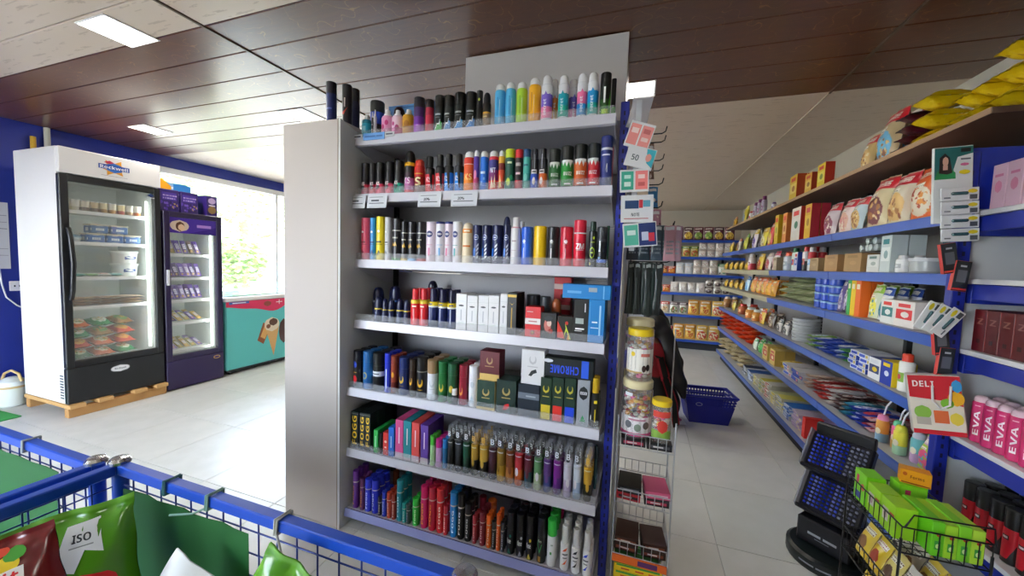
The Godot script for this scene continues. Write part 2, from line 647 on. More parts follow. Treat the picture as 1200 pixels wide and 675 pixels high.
func build_shell() -> void:
	# floor of 60 cm tiles over grout
	var fl := struct("floor", MB.new().box(Vector3(-1.875, -0.055, -2.9), Vector3(7.65, 0.1, 11.0)), mat("#9a9c98", 0.8), "pale glossy tiled shop floor")
	var nz := FastNoiseLite.new()
	nz.seed = 4
	nz.frequency = 0.012
	nz.fractal_octaves = 4
	var tones := []
	for k in 4:
		var m := StandardMaterial3D.new()
		var base: Color = [Color("#d8d9d4"), Color("#dbdcd8"), Color("#d5d7d2"), Color("#dadad5")][k]
		m.albedo_texture = grain("tile %d" % k, 128, 128, func(x, y): return base.lightened(0.0).lerp(Color("#cdcfc9"), clampf(nz.get_noise_2d(x * 2.0 + k * 400, y * 2.0) * 0.5 + 0.2, 0, 1)))
		m.roughness = 0.33
		tones.append(m)
	var tile := MB.new().box(Vector3(0, -0.005, 0), Vector3(0.5972, 0.01, 0.5972), 0.0012).mesh()
	for i in 13:
		for j in 19:
			var x := -5.55 + 0.6 * (i + 0.5)
			var z := 2.65 - 0.6 * (j + 0.5)
			if x > 1.75 or z < -8.2:
				continue
			var t := obj("tile", tile, tones[(i * 7 + j * 3 + i * j) % 4], fl)
			t.position = Vector3(x, 0, z)
	# ceiling of PVC strips: pale, dark wood print, pale
	var ce := struct("ceiling", MB.new().box(Vector3(-1.875, 2.70, -2.9), Vector3(7.65, 0.16, 11.0)), mat("#3c342c", 0.8), "ceiling of pale and dark brown plastic strips")
	var a := FastNoiseLite.new()
	a.seed = 21
	a.frequency = 0.011
	a.fractal_octaves = 2
	var g := FastNoiseLite.new()
	g.seed = 5
	g.frequency = 0.03
	var pale := StandardMaterial3D.new()   # pale film printed with scattered small brown dashes
	pale.albedo_texture = grain("pale strip", 256, 256, func(x, y):
		var d := g.get_noise_2d(x * 0.55, y * 4.5)
		return Color("#bba692") if d > 0.42 else Color("#d2bfac"))
	pale.roughness = 0.3
	var dark := StandardMaterial3D.new()   # wood print with thin golden scroll lines wandering over it, as in the photograph
	dark.albedo_texture = grain("dark strip", 512, 512, func(x, y):
		var d := absf(a.get_noise_2d(x * 1.0, y * 1.0))
		var s := g.get_noise_2d(x * 0.3, y * 2.6)
		if d < 0.016 and s > -0.25:
			return Color("#7c5228")
		return Color("#553020") if s > 0.0 else Color("#5a331f"))
	dark.roughness = 0.28
	for m in [pale, dark]:
		m.uv1_triplanar = true
		m.uv1_world_triplanar = true
		m.uv1_scale = Vector3(0.9, 0.9, 0.9)
	var cuts := [-5.58, -2.185, 1.08, 1.83]
	var meshes := []
	for k in 3:
		meshes.append(MB.new().box(Vector3.ZERO, Vector3(cuts[k + 1] - cuts[k] - 0.012, 0.02, 0.2275), 0.004).mesh())
	var flush := []
	for k in 3:
		flush.append(MB.new().box(Vector3.ZERO, Vector3(cuts[k + 1] - cuts[k] - 0.012, 0.02, 0.2313), 0.0004).mesh())
	for j in 48:
		var z := 2.566 - 0.2315 * (j + 0.5)
		if z < -8.25:
			continue
		for k in 3:
			var o := obj("ceiling_strip", meshes[k] if z > -2.99 else flush[k], dark if z < -1.37 and z > -2.99 else pale, ce)
			o.position = Vector3((cuts[k] + cuts[k + 1]) / 2, 2.611, z)
	for k in [1, 2]:
		for q in [[-0.3, 5.4, "#5a4638"], [-5.62, 5.24, "#c8b8a4"]]:
			var o := obj("joint_strip", MB.new().box(Vector3(cuts[k], 2.6, q[0]), Vector3(0.011, 0.012, q[1])), mat(q[2], 0.4), ce)
			o.set_meta("label", "narrow joint strip between ceiling panels")
	# walls
	var blue := mat("#1b2c86", 0.5)
	var wl := MB.new()
	wl.box(Vector3(-5.58, 1.3, -0.21), Vector3(0.16, 2.6, 5.22))
	wl.box(Vector3(-5.58, 0.435, -5.55), Vector3(0.16, 0.87, 5.46))
	wl.box(Vector3(-5.58, 2.53, -5.21), Vector3(0.16, 0.14, 4.78))
	wl.box(Vector3(-5.58, 1.665, -7.94), Vector3(0.16, 1.59, 0.68))
	struct("wall_left", wl, blue, "deep blue painted wall behind the coolers")
	struct("wall_back", MB.new().box(Vector3(-1.875, 1.3, -8.28), Vector3(7.65, 2.6, 0.16)), mat("#c9bfb0", 0.7), "pale back wall above the packet shelves")
	struct("wall_right", MB.new().box(Vector3(1.83, 1.3, -2.9), Vector3(0.16, 2.6, 10.9)), mat("#cfc7ba", 0.7), "pale wall behind the long shelf run")
	var wf := MB.new()
	wf.box(Vector3(-1.875, 2.49, 2.48), Vector3(7.3, 0.22, 0.16))
	wf.box(Vector3(-1.875, 0.12, 2.48), Vector3(7.3, 0.24, 0.16))
	wf.box(Vector3(-5.3, 1.3, 2.48), Vector3(0.4, 2.6, 0.16))
	wf.box(Vector3(-0.175, 1.3, 2.48), Vector3(3.85, 2.6, 0.16))
	struct("wall_front", wf, mat("#d8d4cc", 0.7), "shop front wall around the glazing")
	var pane := clear_mat("#f2f7f6", 0.08, 0.02)
	var alu := mat("#e6e6e4", 0.4)
	var w1 := struct("window_1", MB.new().box(Vector3(-5.5, 2.425, -5.21), Vector3(0.06, 0.07, 4.78), 0.004).box(Vector3(-5.5, 0.90, -5.21), Vector3(0.1, 0.06, 4.78), 0.004).box(Vector3(-5.5, 1.65, -2.85), Vector3(0.06, 1.5, 0.05), 0.004), alu, "long bright window with a white metal frame")
	for k in 3:
		var z := -2.87 - 1.58 * k
		obj("pane", MB.new().box(Vector3(-5.52, 1.66, z - 0.78), Vector3(0.006, 1.46, 1.54)), pane, w1)
		obj("mullion", MB.new().box(Vector3(-5.51, 1.66, z - 1.57), Vector3(0.06, 1.46, 0.04), 0.003), alu, w1)
	var w2 := struct("window_2", MB.new().box(Vector3(-3.6, 2.36, 2.47), Vector3(3.0, 0.05, 0.08), 0.004).box(Vector3(-3.6, 0.26, 2.47), Vector3(3.0, 0.05, 0.08), 0.004), alu, "glazed shop front")
	for k in 2:
		obj("pane", MB.new().box(Vector3(-4.34 + 1.525 * k, 1.31, 2.47), Vector3(1.47, 2.05, 0.008)), pane, w2)
		obj("mullion", MB.new().box(Vector3(-5.08 + 1.525 * k, 1.31, 2.47), Vector3(0.05, 2.05, 0.07), 0.003), alu, w2)
	# boxed pillar behind the gondola
	var pl := struct("wall_pillar", MB.new().box(Vector3(-0.56, 1.3, -2.18), Vector3(0.86, 2.6, 0.36)), mat("#6b4a31", 0.5), "boxed pillar with a white board face rising to the ceiling")
	obj("board", MB.new().box(Vector3(-0.56, 1.297, -1.993), Vector3(0.885, 2.594, 0.014), 0.002), mat("#cfcac8", 0.35), pl)


func tree(where: Vector3, h: float, label: String) -> void:
	var t := thing("tree", label, "tree", where, 0.0, "trees outside the window")
	obj("trunk", MB.new().tube([Vector3.ZERO, Vector3(0.05, h * 0.3, 0), Vector3(0.0, h * 0.6, 0.06)], h * 0.03, 7), mat("#6d5a46", 0.9), t)
	var b := MB.new()
	for i in 900:
		var d := Vector3(rng.randfn(), rng.randfn() * 0.8, rng.randfn()).normalized() * pow(rng.randf(), 0.4) * h * 0.36
		var s := rng.randf_range(0.07, 0.14)
		b.at(Transform3D(Basis.from_euler(Vector3(rng.randf() * 6, rng.randf() * 6, 0)), Vector3(0, h * 0.66, 0) + d))
		b.ink(["#7f9a4a", "#8fa95a", "#6d8a3e", "#a3b468"][i % 4])
		b.quad(Vector3(-s, 0, 0), Vector3(0, -s * 0.5, 0), Vector3(s, 0, 0), Vector3(0, s * 0.5, 0), Vector3.BACK)
	var c := obj("crown", b, ink_mat(0.7), t)
	c.set_meta("kind", "stuff")


func build_outside() -> void:
	var g := struct("ground", MB.new().box(Vector3(-12, -0.15, -4), Vector3(40, 0.18, 40)), mat("#c9c0ae", 0.9), "sunlit pale ground outside the window")
	g.set_meta("kind", "structure")
	tree(Vector3(-11.2, -0.06, -5.2), 4.2, "leafy tree beyond the window frame by the coolers")
	tree(Vector3(-12.0, -0.06, -8.6), 4.4, "leafy tree beside the pale house outside")
	tree(Vector3(-10.0, -0.06, -6.9), 2.0, "low leafy tree in front of the pale house")
	var h := thing("house", "pale house with two brown windows beyond the glass", "house", Vector3(-14.0, -0.06, -11.0))
	obj("wall", MB.new().box(Vector3(0, 1.9, 0), Vector3(0.4, 3.8, 9)), mat("#e3d9c8", 0.9), h)
	obj("roof", MB.new().box(Vector3(0, 3.9, 0), Vector3(1.4, 0.16, 9.6), 0.02), mat("#b79a82", 0.9), h)
	for z in [-1.2, 0.4, 3.0]:
		var w := obj("window", MB.new().box(Vector3(0.22, 1.6, z), Vector3(0.08, 1.5, 0.8), 0.01), mat("#8a6a50", 0.6), h)
		obj("pane", MB.new().box(Vector3(0.265, 1.6, z), Vector3(0.01, 1.3, 0.62)), mat("#5a5750", 0.1), w)


func ceiling_light(p: Vector3, label: String) -> void:
	var t := thing("ceiling_light", label, "light", p, 0.0, "square ceiling panel lights")
	obj("frame", MB.new().box(Vector3(0, 0.0, 0), Vector3(0.25, 0.004, 0.235), 0.001), mat("#ececec", 0.5), t)
	obj("lamp_diffuser", MB.new().box(Vector3(0, -0.0025, 0), Vector3(0.232, 0.002, 0.218)), glow_mat("#fffdf6", 5.0), t)
	var l := AreaLight3D.new()
	l.name = "panel_glow"
	l.area_size = Vector2(0.22, 0.21)
	l.light_color = Color("#fff8ee")
	l.light_energy = 1.5
	l.area_range = 14.0
	l.shadow_enabled = true
	t.add_child(l)
	l.position = Vector3(0, -0.006, 0)
	l.rotation.x = -PI / 2


func build_ceiling_lights() -> void:
	ceiling_light(Vector3(-2.69, 2.598, -1.27), "square ceiling light set in the pale strips")
	ceiling_light(Vector3(-2.7, 2.598, -2.42), "square ceiling light in dark strips above the grey end cabinet")
	ceiling_light(Vector3(-4.49, 2.598, -2.33), "square ceiling light in dark strips above the white cooler")
	ceiling_light(Vector3(-4.55, 2.598, -3.5), "square ceiling light above the ice cream freezer")
	ceiling_light(Vector3(-0.1, 2.598, -2.65), "square ceiling light beside the boxed pillar")
	ceiling_light(Vector3(-0.1, 2.598, 0.5), "square ceiling light over the shopping floor before the gondola")
	ceiling_light(Vector3(-0.75, 2.598, -4.3), "square ceiling light in the aisle behind the boxed pillar")
	ceiling_light(Vector3(-0.75, 2.598, -6.2), "square ceiling light near the back wall behind the pillar")


# a glass-door cooler that faces local +z, standing on y = 0; returns the thing
func cooler(called: String, label: String, where: Vector3, w: float, h: float, d: float, y0: float, y1: float, skin, trim, levels: Array) -> Node3D:
	var t := thing(called, label, "fridge", where, PI / 2)
	var s := 0.045
	var b := MB.new().ink(skin)
	b.box(Vector3(-w / 2 + s / 2, h / 2, -d / 2), Vector3(s, h, d - 0.03), 0.006)
	b.box(Vector3(w / 2 - s / 2, h / 2, -d / 2), Vector3(s, h, d - 0.03), 0.006)
	b.box(Vector3(0, h - 0.05, -d / 2), Vector3(w - 2 * s, 0.1, d - 0.03))
	b.box(Vector3(0, y0 / 2, -d / 2), Vector3(w - 2 * s, y0, d - 0.03))
	b.box(Vector3(0, h / 2, -d + 0.05), Vector3(w - 2 * s, h, 0.07))
	obj("cabinet", b, ink_mat(0.3), t)
	var inn := MB.new().ink("#e9eeec")
	inn.box(Vector3(-w / 2 + s + 0.003, (y0 + y1) / 2, -d / 2), Vector3(0.006, y1 - y0, d - 0.1))
	inn.box(Vector3(w / 2 - s - 0.003, (y0 + y1) / 2, -d / 2), Vector3(0.006, y1 - y0, d - 0.1))
	inn.box(Vector3(0, (y0 + y1) / 2, -d + 0.09), Vector3(w - 2 * s, y1 - y0, 0.008))
	inn.box(Vector3(0, y1 - 0.004, -d / 2), Vector3(w - 2 * s, 0.008, d - 0.1))
	inn.box(Vector3(0, y0 + 0.004, -d / 2), Vector3(w - 2 * s, 0.008, d - 0.1))
	obj("lining", inn, ink_mat(0.4), t)
	for y in levels:
		var q := obj("shelf", MB.new().ink("#f2f4f2").box(Vector3(0, y - 0.006, -d / 2 + 0.02), Vector3(w - 2 * s - 0.02, 0.012, d - 0.26), 0.002), ink_mat(0.4), t)
		obj("price_rail", MB.new().ink("#fafafa").box(Vector3(0, y - 0.012, -0.088), Vector3(w - 2 * s - 0.02, 0.03, 0.005)), ink_mat(0.4), q)
	var dr := obj("door", MB.new().box(Vector3(-w / 2 + 0.028, (y0 + y1) / 2, -0.002), Vector3(0.056, y1 - y0, 0.045), 0.006).box(Vector3(w / 2 - 0.028, (y0 + y1) / 2, -0.002), Vector3(0.056, y1 - y0, 0.045), 0.006).box(Vector3(0, y1 - 0.028, -0.002), Vector3(w - 0.1, 0.056, 0.045), 0.006).box(Vector3(0, y0 + 0.028, -0.002), Vector3(w - 0.1, 0.056, 0.045), 0.006), mat(trim, 0.35), t)
	obj("glass", MB.new().box(Vector3(0, (y0 + y1) / 2, 0.0), Vector3(w - 0.11, y1 - y0 - 0.11, 0.008)), clear_mat("#dfe9e6", 0.1, 0.02), dr)
	var x := w / 2 - s - 0.03
	obj("lamp_tube", MB.new().box(Vector3(x, (y0 + y1) / 2 - 0.03, -0.06), Vector3(0.02, y1 - y0 - 0.2, 0.02), 0.004), glow_mat("#f4fff6", 3.5), t)
	var l := AreaLight3D.new()
	l.name = "tube_glow"
	l.area_size = Vector2(0.02, y1 - y0 - 0.2)
	l.light_color = Color("#f4fff6")
	l.light_energy = 0.32
	l.area_range = 3.0
	l.shadow_enabled = true
	t.add_child(l)
	l.position = Vector3(x - 0.014, (y0 + y1) / 2 - 0.03, -0.066)
	l.rotation.y = PI / 4
	return t


func on_front(z: float) -> Callable:
	return func(x, y, l): return Vector3(x, y, z + l)


func build_white_cooler() -> void:
	var lv := [1.66, 1.39, 1.08, 0.82]
	var c := Vector3(-4.56, 0.115, -2.075)
	var t := cooler("display_cooler", "tall white glass-door cooler with a lit white header on a wooden pallet", c, 0.69, 2.165, 0.69, 0.31, 1.945, "#f3f1ee", "#15171a", lv)
	var hd := obj("header_sign", MB.new().box(Vector3(0, 2.058, 0.006), Vector3(0.69, 0.21, 0.05), 0.006), mat("#f4f3f2", 0.25), t)
	obj("lettering", print_on([["p", [[-0.1, 2.05], [-0.05, 2.08], [-0.06, 2.12], [0.0, 2.1], [0.05, 2.13], [0.05, 2.09], [0.1, 2.06], [0.05, 2.04], [0.06, 2.0], [0.0, 2.02], [-0.05, 1.99], [-0.05, 2.03]], "#e8a33a"], ["e", 0.0, 2.06, 0.062, 0.042, "#2e6cc0"], ["p", [[-0.07, 2.1], [-0.03, 2.12], [0.0, 2.105], [-0.03, 2.09]], "#c0304a"], ["r", -0.105, 2.043, 0.105, 2.083, "#1f4fa8"], ["t", "Rockwell", 0, 2.062, 0.19, 0.028, "#ffffff"], ["r", -0.09, 1.985, 0.09, 1.988, "#9a9aa2"]], on_front(0.032), 0.0004, 1), ink_mat(0.3), hd)
	var k := obj("kick_panel", MB.new().box(Vector3(0, 0.155, -0.005), Vector3(0.69, 0.31, 0.05), 0.006), mat("#17191c", 0.4), t)
	obj("badge", print_on([["e", 0.0, 0.235, 0.068, 0.032, "#c9ccd2"], ["e", 0.0, 0.235, 0.062, 0.027, "#f0f1f4"], ["t", "Rockwell", 0, 0.236, 0.08, 0.016, "#6d7484"]], on_front(0.0205), 0.0006, 1), ink_mat(0.25), k)
	for j in 9:
		obj("vent_slot", MB.new().box(Vector3(-0.3455, 0.05 + j * 0.024, -0.06), Vector3(0.004, 0.012, 0.05)), mat("#4a4d50", 0.5), k)
	var hnd := MB.new()
	hnd.tube([Vector3(-0.3, 1.5, 0.02), Vector3(-0.3, 1.42, 0.05), Vector3(-0.295, 1.2, 0.065), Vector3(-0.3, 0.98, 0.05), Vector3(-0.3, 0.9, 0.02)], 0.019, 8)
	obj("handle", hnd, mat("#101214", 0.3), t)
	obj("door_sticker", print_on([["p", [[0.235, 1.865], [0.265, 1.885], [0.295, 1.865], [0.265, 1.85]], "#2a3f78"], ["t", "Rockwell", 0.265, 1.845, 0.06, 0.012, "#e6e8f0"]], on_front(0.0215), 0.0005, 1), ink_mat(0.3), t)
	# pallet under it
	var p := thing("wooden_pallet", "low wooden pallet under the white cooler", "pallet", Vector3(-4.56, 0, -2.075), PI / 2)
	for z in [0.0, -0.62]:
		obj("bearer", MB.new().box(Vector3(0, 0.04, z), Vector3(0.7, 0.08, 0.06), 0.004), mat("#b88a54", 0.7), p)
	for x in [-0.3, -0.12, 0.13, 0.3]:
		obj("slat", MB.new().box(Vector3(x, 0.097, -0.31), Vector3(0.1, 0.033, 0.74), 0.003), mat("#c79b62", 0.7), p)
	# stock
	var at := func(z, y, x): return Vector3(c.x + x, c.y + y + 0.001, z)
	var cups := [["#d9cdb8", "#f3efe6"], ["#d4cfc2", "#f2efe8"], ["#6a4a3a", "#efe4d0"], ["#5b3c30", "#d8b98c"], ["#a8762e", "#e9d6a8"], ["#c98c3a", "#f4ead2"], ["#b5443c", "#f0d9a0"], ["#c2a27a", "#f4f0e6"], ["#c46a3a", "#f6f2ea"]]
	for i in 9:
		var cu := Node3D.new()
		obj("cup", MB.new().lathe([[0, 0], [0.022, 0], [0.025, 0.035], [0.029, 0.085], [0.03, 0.088]], [lin(cups[i][0]), lin(cups[i][0]), lin(cups[i][1]), lin(cups[i][0])], 12), ink_mat(0.45), cu)
		obj("lid", MB.new().ink("#f1eee6").lathe([[0.031, 0.086], [0.031, 0.094], [0, 0.096]], [], 12), ink_mat(0.4), cu)
		for r in 2:
			put(cu, "ice_cream_cup", "%s ice cream cup on the top shelf of the white cooler" % ["beige", "cream", "dark brown", "chestnut", "ochre", "caramel", "red", "tan", "rust"][i], "cup", "cups in the white cooler", at.call(-1.815 - 0.061 * i, lv[0], -0.12 - 0.075 * r))
		cu.free()
	var tub := Node3D.new()
	obj("box_body", MB.new().box(Vector3(0, 0.035, 0), Vector3(0.12, 0.07, 0.12), 0.008), film("blue tub", 48, 32, [["r", 0, 0, 1, 1, "#2d63a8"], ["r", 0.3, 0.2, 0.7, 0.75, "#dfe6ee"], ["l", 0.34, 0.3, 0.66, 0.66, 3, "#4a6aa0"]]), tub)
	obj("lid", MB.new().box(Vector3(0, 0.075, 0), Vector3(0.126, 0.012, 0.126), 0.004), mat("#d8cdb8", 0.4), tub)
	for i in 3:
		put(tub, "dessert_tub", "blue dessert tub on the second shelf of the white cooler", "tub", "tubs in the white cooler", at.call(-2.0 - 0.13 * i, lv[1], -0.17))
	for i in 2:
		put(tub, "dessert_tub", "blue dessert tub stacked above others in the white cooler", "tub", "tubs in the white cooler", at.call(-2.03 - 0.14 * i, lv[1] + 0.085, -0.18))
	tub.free()
	var bowl := Node3D.new()
	obj("tray", MB.new().lathe([[0, 0], [0.05, 0], [0.068, 0.03], [0.07, 0.033], [0.062, 0.05], [0.03, 0.062], [0, 0.064]], [lin("#c9d4da"), lin("#c9d4da"), lin("#e6ebee"), lin("#8fb0c8"), lin("#7aa0bc"), lin("#7aa0bc")], 14), ink_mat(0.25), bowl)
	put(bowl, "sweet_tray", "pale tray with a blue film on the second cooler shelf", "tray", "", at.call(-1.862, lv[1], -0.17))
	bowl.free()
	var pail := Node3D.new()
	obj("pail", MB.new().lathe([[0, 0], [0.085, 0], [0.095, 0.1], [0.101, 0.104], [0.101, 0.118], [0, 0.12]], [lin("#e4e8ea"), lin("#eef0f0"), lin("#f6f6f4"), lin("#f6f6f4"), lin("#f0f0ee")], 20), ink_mat(0.35), pail)
	obj("lettering", print_on([["p", [[-0.5, 0.3], [-0.15, 0.36], [0.1, 0.3], [0.5, 0.4], [0.45, 0.6], [0.1, 0.52], [-0.2, 0.62], [-0.5, 0.55]], "#2f4f9a"]], func(x, y, l): return Vector3(sin(x) * (0.094 + l), y * 0.118, cos(x) * (0.094 + l))), ink_mat(0.4), pail)
	put(pail, "ice_cream_pail", "lower round white pail with a blue mark in the cooler", "pail", "pails in the white cooler", at.call(-2.25, lv[2], -0.24), Vector3(0, PI / 2, 0))
	put(pail, "ice_cream_pail", "upper round white pail with a blue mark in the cooler", "pail", "pails in the white cooler", at.call(-2.25, lv[2] + 0.121, -0.24), Vector3(0, PI / 2 + 0.1, 0))
	pail.free()
	var bt := can(0.16, 0.05, [[0.5, "#dfe7de"], [1.0, "#eef2ec"]], 0.2, "#f3f4f0", "slim", [])
	put(bt, "cream_bottle", "small white cream bottle on the third cooler shelf", "bottle", "", at.call(-1.84, lv[2], -0.13))
	bt.free()
	var hues := [["teal and white", "#4aa39a", "#e9efe9"], ["pale green", "#9fc58f", "#f0f2ec"], ["white and red", "#efeae4", "#c8432f"], ["aqua", "#7fc1c4", "#f2f4f0"], ["mint and white", "#b9dcc8", "#f4f4f0"]]
	for i in 4:
		var q := packet(0.08, 0.1, 0.024, i, film("cool %d" % i, 32, 32, [["r", 0, 0, 1, 1, hues[i][1]], ["r", 0.15, 0.2, 0.85, 0.6, hues[i][2]], ["l", 0.2, 0.25, 0.8, 0.55, 3, hues[i][1]]]))
		put(q, "chilled_packet", "%s packet lying on the third cooler shelf" % hues[i][0], "packet", "packets in the white cooler", at.call(-1.89 - 0.083 * i, lv[2] + 0.016, -0.1), Vector3(-1.5, PI / 2, 0))
		q.free()
	for i in 3:
		for e in 3:
			var q := packet(0.165, 0.2, 0.02, e, film("bread %d" % i, 32, 32, [["r", 0, 0, 1, 1, ["#c9a27a", "#b98a5c", "#d9bd98"][i]], ["s", 0.1, 0.1, 0.9, 0.9, 14, 0.08, ["#e6d3b4", "#a8764a", "#d8b488"]]]))
			put(q, "flatbread_packet", "%s flatbread packet in the %s pile on the fourth cooler shelf" % [["tan", "brown", "pale"][i], ["first", "middle", "last"][i]], "packet", "flatbread packets in the white cooler", at.call(-1.9 - 0.175 * i, lv[3] + 0.013 + 0.026 * e, -0.1), Vector3(-PI / 2, PI / 2, 0))
			q.free()
	var frz := [["green", "#2e8a4a", "#e9efe0"], ["orange", "#d8641f", "#f2e4c8"], ["red and orange", "#c8402a", "#eab24a"], ["dark green", "#1f5c3a", "#d8e2c4"], ["brown and green", "#a9763a", "#6f9a4a"]]
	for i in 12:
		var f: Array = frz[[3, 1, 0, 2, 1, 2, 0, 4, 2, 1, 0, 4][i]]
		var q := packet(0.138, 0.22, 0.075, i % 3, film("frozen " + f[0], 48, 48, [["r", 0, 0, 1, 1, f[1]], ["e", 0.5, 0.4, 0.35, 0.25, f[2]], ["s", 0.25, 0.25, 0.75, 0.55, 16, 0.06, ["#d88a3a", "#5e9a48", "#e6c070"]], ["r", 0.2, 0.7, 0.8, 0.85, "#f2efe4"], ["l", 0.25, 0.72, 0.75, 0.84, 2, f[1]]]))
		var lay := i / 3
		put(q, "frozen_food_bag", "%s frozen food bag heaped on the floor of the white cooler%s" % [f[0], ["", ", second layer", ", third layer", ", top layer"][lay]], "bag", "frozen bags in the white cooler", at.call(-1.885 - 0.16 * (i % 3) - 0.01 * lay, 0.362 + 0.088 * lay, -0.12 - 0.03 * lay), Vector3(-PI / 2 + 0.16, PI / 2 + 0.1 * ((i % 3) - 1), 0))
		q.free()


func build_purple_cooler() -> void:
	var lv := [1.41, 1.16, 0.92, 0.68, 0.38]
	var c := Vector3(-4.56, 0.012, -2.715)
	var t := cooler("display_cooler", "shorter purple glass-door cooler filled with chocolate bars", c, 0.555, 1.845, 0.66, 0.3, 1.845, "#2c1c50", "#22163c", lv)
	var hd := obj("header_sign", print_on([["r", -0.235, 1.63, 0.235, 1.8, "#3a2680"], ["p", [[-0.235, 1.63], [-0.05, 1.63], [0.235, 1.72], [0.235, 1.8], [-0.235, 1.8]], "#4a2f96"], ["e", -0.13, 1.705, 0.085, 0.06, "#d9c2ae"], ["e", -0.125, 1.7, 0.04, 0.05, "#5a3626"], ["e", -0.115, 1.69, 0.03, 0.035, "#e6c2a0"], ["r", 0.03, 1.7, 0.17, 1.73, "#b48ad8"]], on_front(0.006), 0.0006, 1), ink_mat(0.25), t)
	hd.set_meta("label", "purple header print with a face and curly lettering")
	var k := obj("kick_panel", MB.new().box(Vector3(0, 0.15, -0.005), Vector3(0.555, 0.3, 0.05), 0.006), mat("#2a1d48", 0.4), t)
	obj("badge", print_on([["e", 0.2, 0.255, 0.036, 0.02, "#d8b24a"], ["e", 0.2, 0.255, 0.028, 0.013, "#3a2466"]], on_front(0.0205), 0.0006, 1), ink_mat(0.3), k)
	obj("handle", MB.new().box(Vector3(-0.255, 1.17, 0.032), Vector3(0.022, 0.16, 0.03), 0.006), mat("#d8d8e0", 0.3), t)
	var hues := [["purple", "#5a2e94"], ["violet", "#6d44b4"], ["lilac", "#9a78c8"], ["gold", "#c8a03a"], ["dark purple", "#3c2070"], ["olive", "#a09038"], ["brown", "#5c3524"]]
	var rowset := [[0, 5, 1, 0, 6, 0], [1, 0, 4, 1, 2, 0, 1], [4, 1, 0, 2, 4, 1, 0], [6, 4, 3, 5, 1, 3], [0, 2, 5, 3, 5, 0]]
	for s in 5:
		for i in rowset[s].size():
			var hu: Array = hues[rowset[s][i]]
			var q := packet(0.05, 0.155, 0.018, i % 3, film("choc " + hu[0], 24, 48, [["r", 0, 0, 1, 1, hu[1]], ["r", 0.2, 0.3, 0.8, 0.7, "#e6dcf0"], ["l", 0.25, 0.34, 0.75, 0.66, 3, hu[1]], ["e", 0.5, 0.18, 0.25, 0.08, "#c8a060"]]))
			var n: int = rowset[s].size()
			var lean := -0.5 if s < 3 else -1.1
			put(q, "chocolate_bar", "%s wrapped chocolate bar on the %s shelf of the purple cooler" % [hu[0], ["top", "second", "third", "fourth", "lowest"][s]], "chocolate", "chocolate bars in the purple cooler", Vector3(c.x - 0.16, c.y + lv[s] + 0.012, c.z + 0.2 - 0.37 * (i + 0.5) / n), Vector3(lean, PI / 2, 0.03 * ((i % 3) - 1)))
			put(q, "chocolate_bar", "%s wrapped chocolate bar on the %s shelf of the purple cooler" % [hu[0], ["top", "second", "third", "fourth", "lowest"][s]], "chocolate", "chocolate bars in the purple cooler", Vector3(c.x - (0.26 if s < 3 else 0.31), c.y + lv[s] + 0.012, c.z + 0.2 - 0.37 * (i + 0.5) / n), Vector3(lean + 0.05, PI / 2, 0.03 * (((i + 1) % 3) - 1)))
			q.free()
	# show boxes on top
	var top := c.y + 1.847
	var a := carton(0.3, 0.33, 0.1, "#6fa3d6", "#6fa3d6", "#6fa3d6", [["r", -0.95, 0.72, 0.95, 0.97, "#8db8e2"], ["r", -0.6, 0.81, 0.2, 0.87, "#f4f6fa"], ["r", 0.35, 0.74, 0.9, 0.93, "#d8b48a"]])
	put(a, "show_box", "pale blue show box at the back of the purple cooler top", "box", "", Vector3(-4.9, top, -2.68), Vector3(0, PI / 2, 0))
	a.free()
	for i in 2:
		var m := film("bar box", 48, 48, [["r", 0, 0, 1, 1, "#35206e"], ["r", 0.1, 0.5, 0.9, 0.85, "#4f35a0"], ["s", 0, 0.1, 1, 0.45, 20, 0.08, ["#7a5cc8", "#281858", "#c8a860", "#5a3ab0"]], ["l", 0.15, 0.55, 0.85, 0.8, 2, "#d8c8f0"]])
		var b := Node3D.new()
		obj("box_body", MB.new().box(Vector3(0, 0.11, 0), Vector3(0.16, 0.22, 0.12), 0.003), m, b)
		obj("box_flap", MB.new().ink(["#e0a021", "#2f86d0"][i]).prism(v2([[-0.08, 0.2], [0.08, 0.2], [0.08, 0.27 + 0.03 * i], [0.0, 0.34 - 0.03 * i], [-0.08, 0.3]]), -0.06, -0.056), ink_mat(0.4), b)
		put(b, "chocolate_show_box", ["dark purple chocolate show box with a raised yellow flap", "dark purple chocolate show box with a raised blue flap"][i], "box", "boxes on the purple cooler", Vector3(-4.66, top, -2.53 - 0.18 * i), Vector3(0, PI / 2, 0))
		b.free()
	var e := carton(0.12, 0.22, 0.14, "#3a2676", "#3a2676", "#3a2676", [["e", 0, 0.75, 0.7, 0.16, "#c8b0e0"], ["e", 0, 0.3, 0.75, 0.2, "#9a7a4a"], ["r", -0.6, 0.49, 0.6, 0.55, "#efe6fa"]])
	for i in 2:
		put(e, "chocolate_carton", "dark purple chocolate carton at the edge of the cooler top", "box", "cartons on the purple cooler", Vector3(-4.66 - 0.16 * i, top, -2.915), Vector3(0, PI / 2 + 0.12, 0))
	e.free()


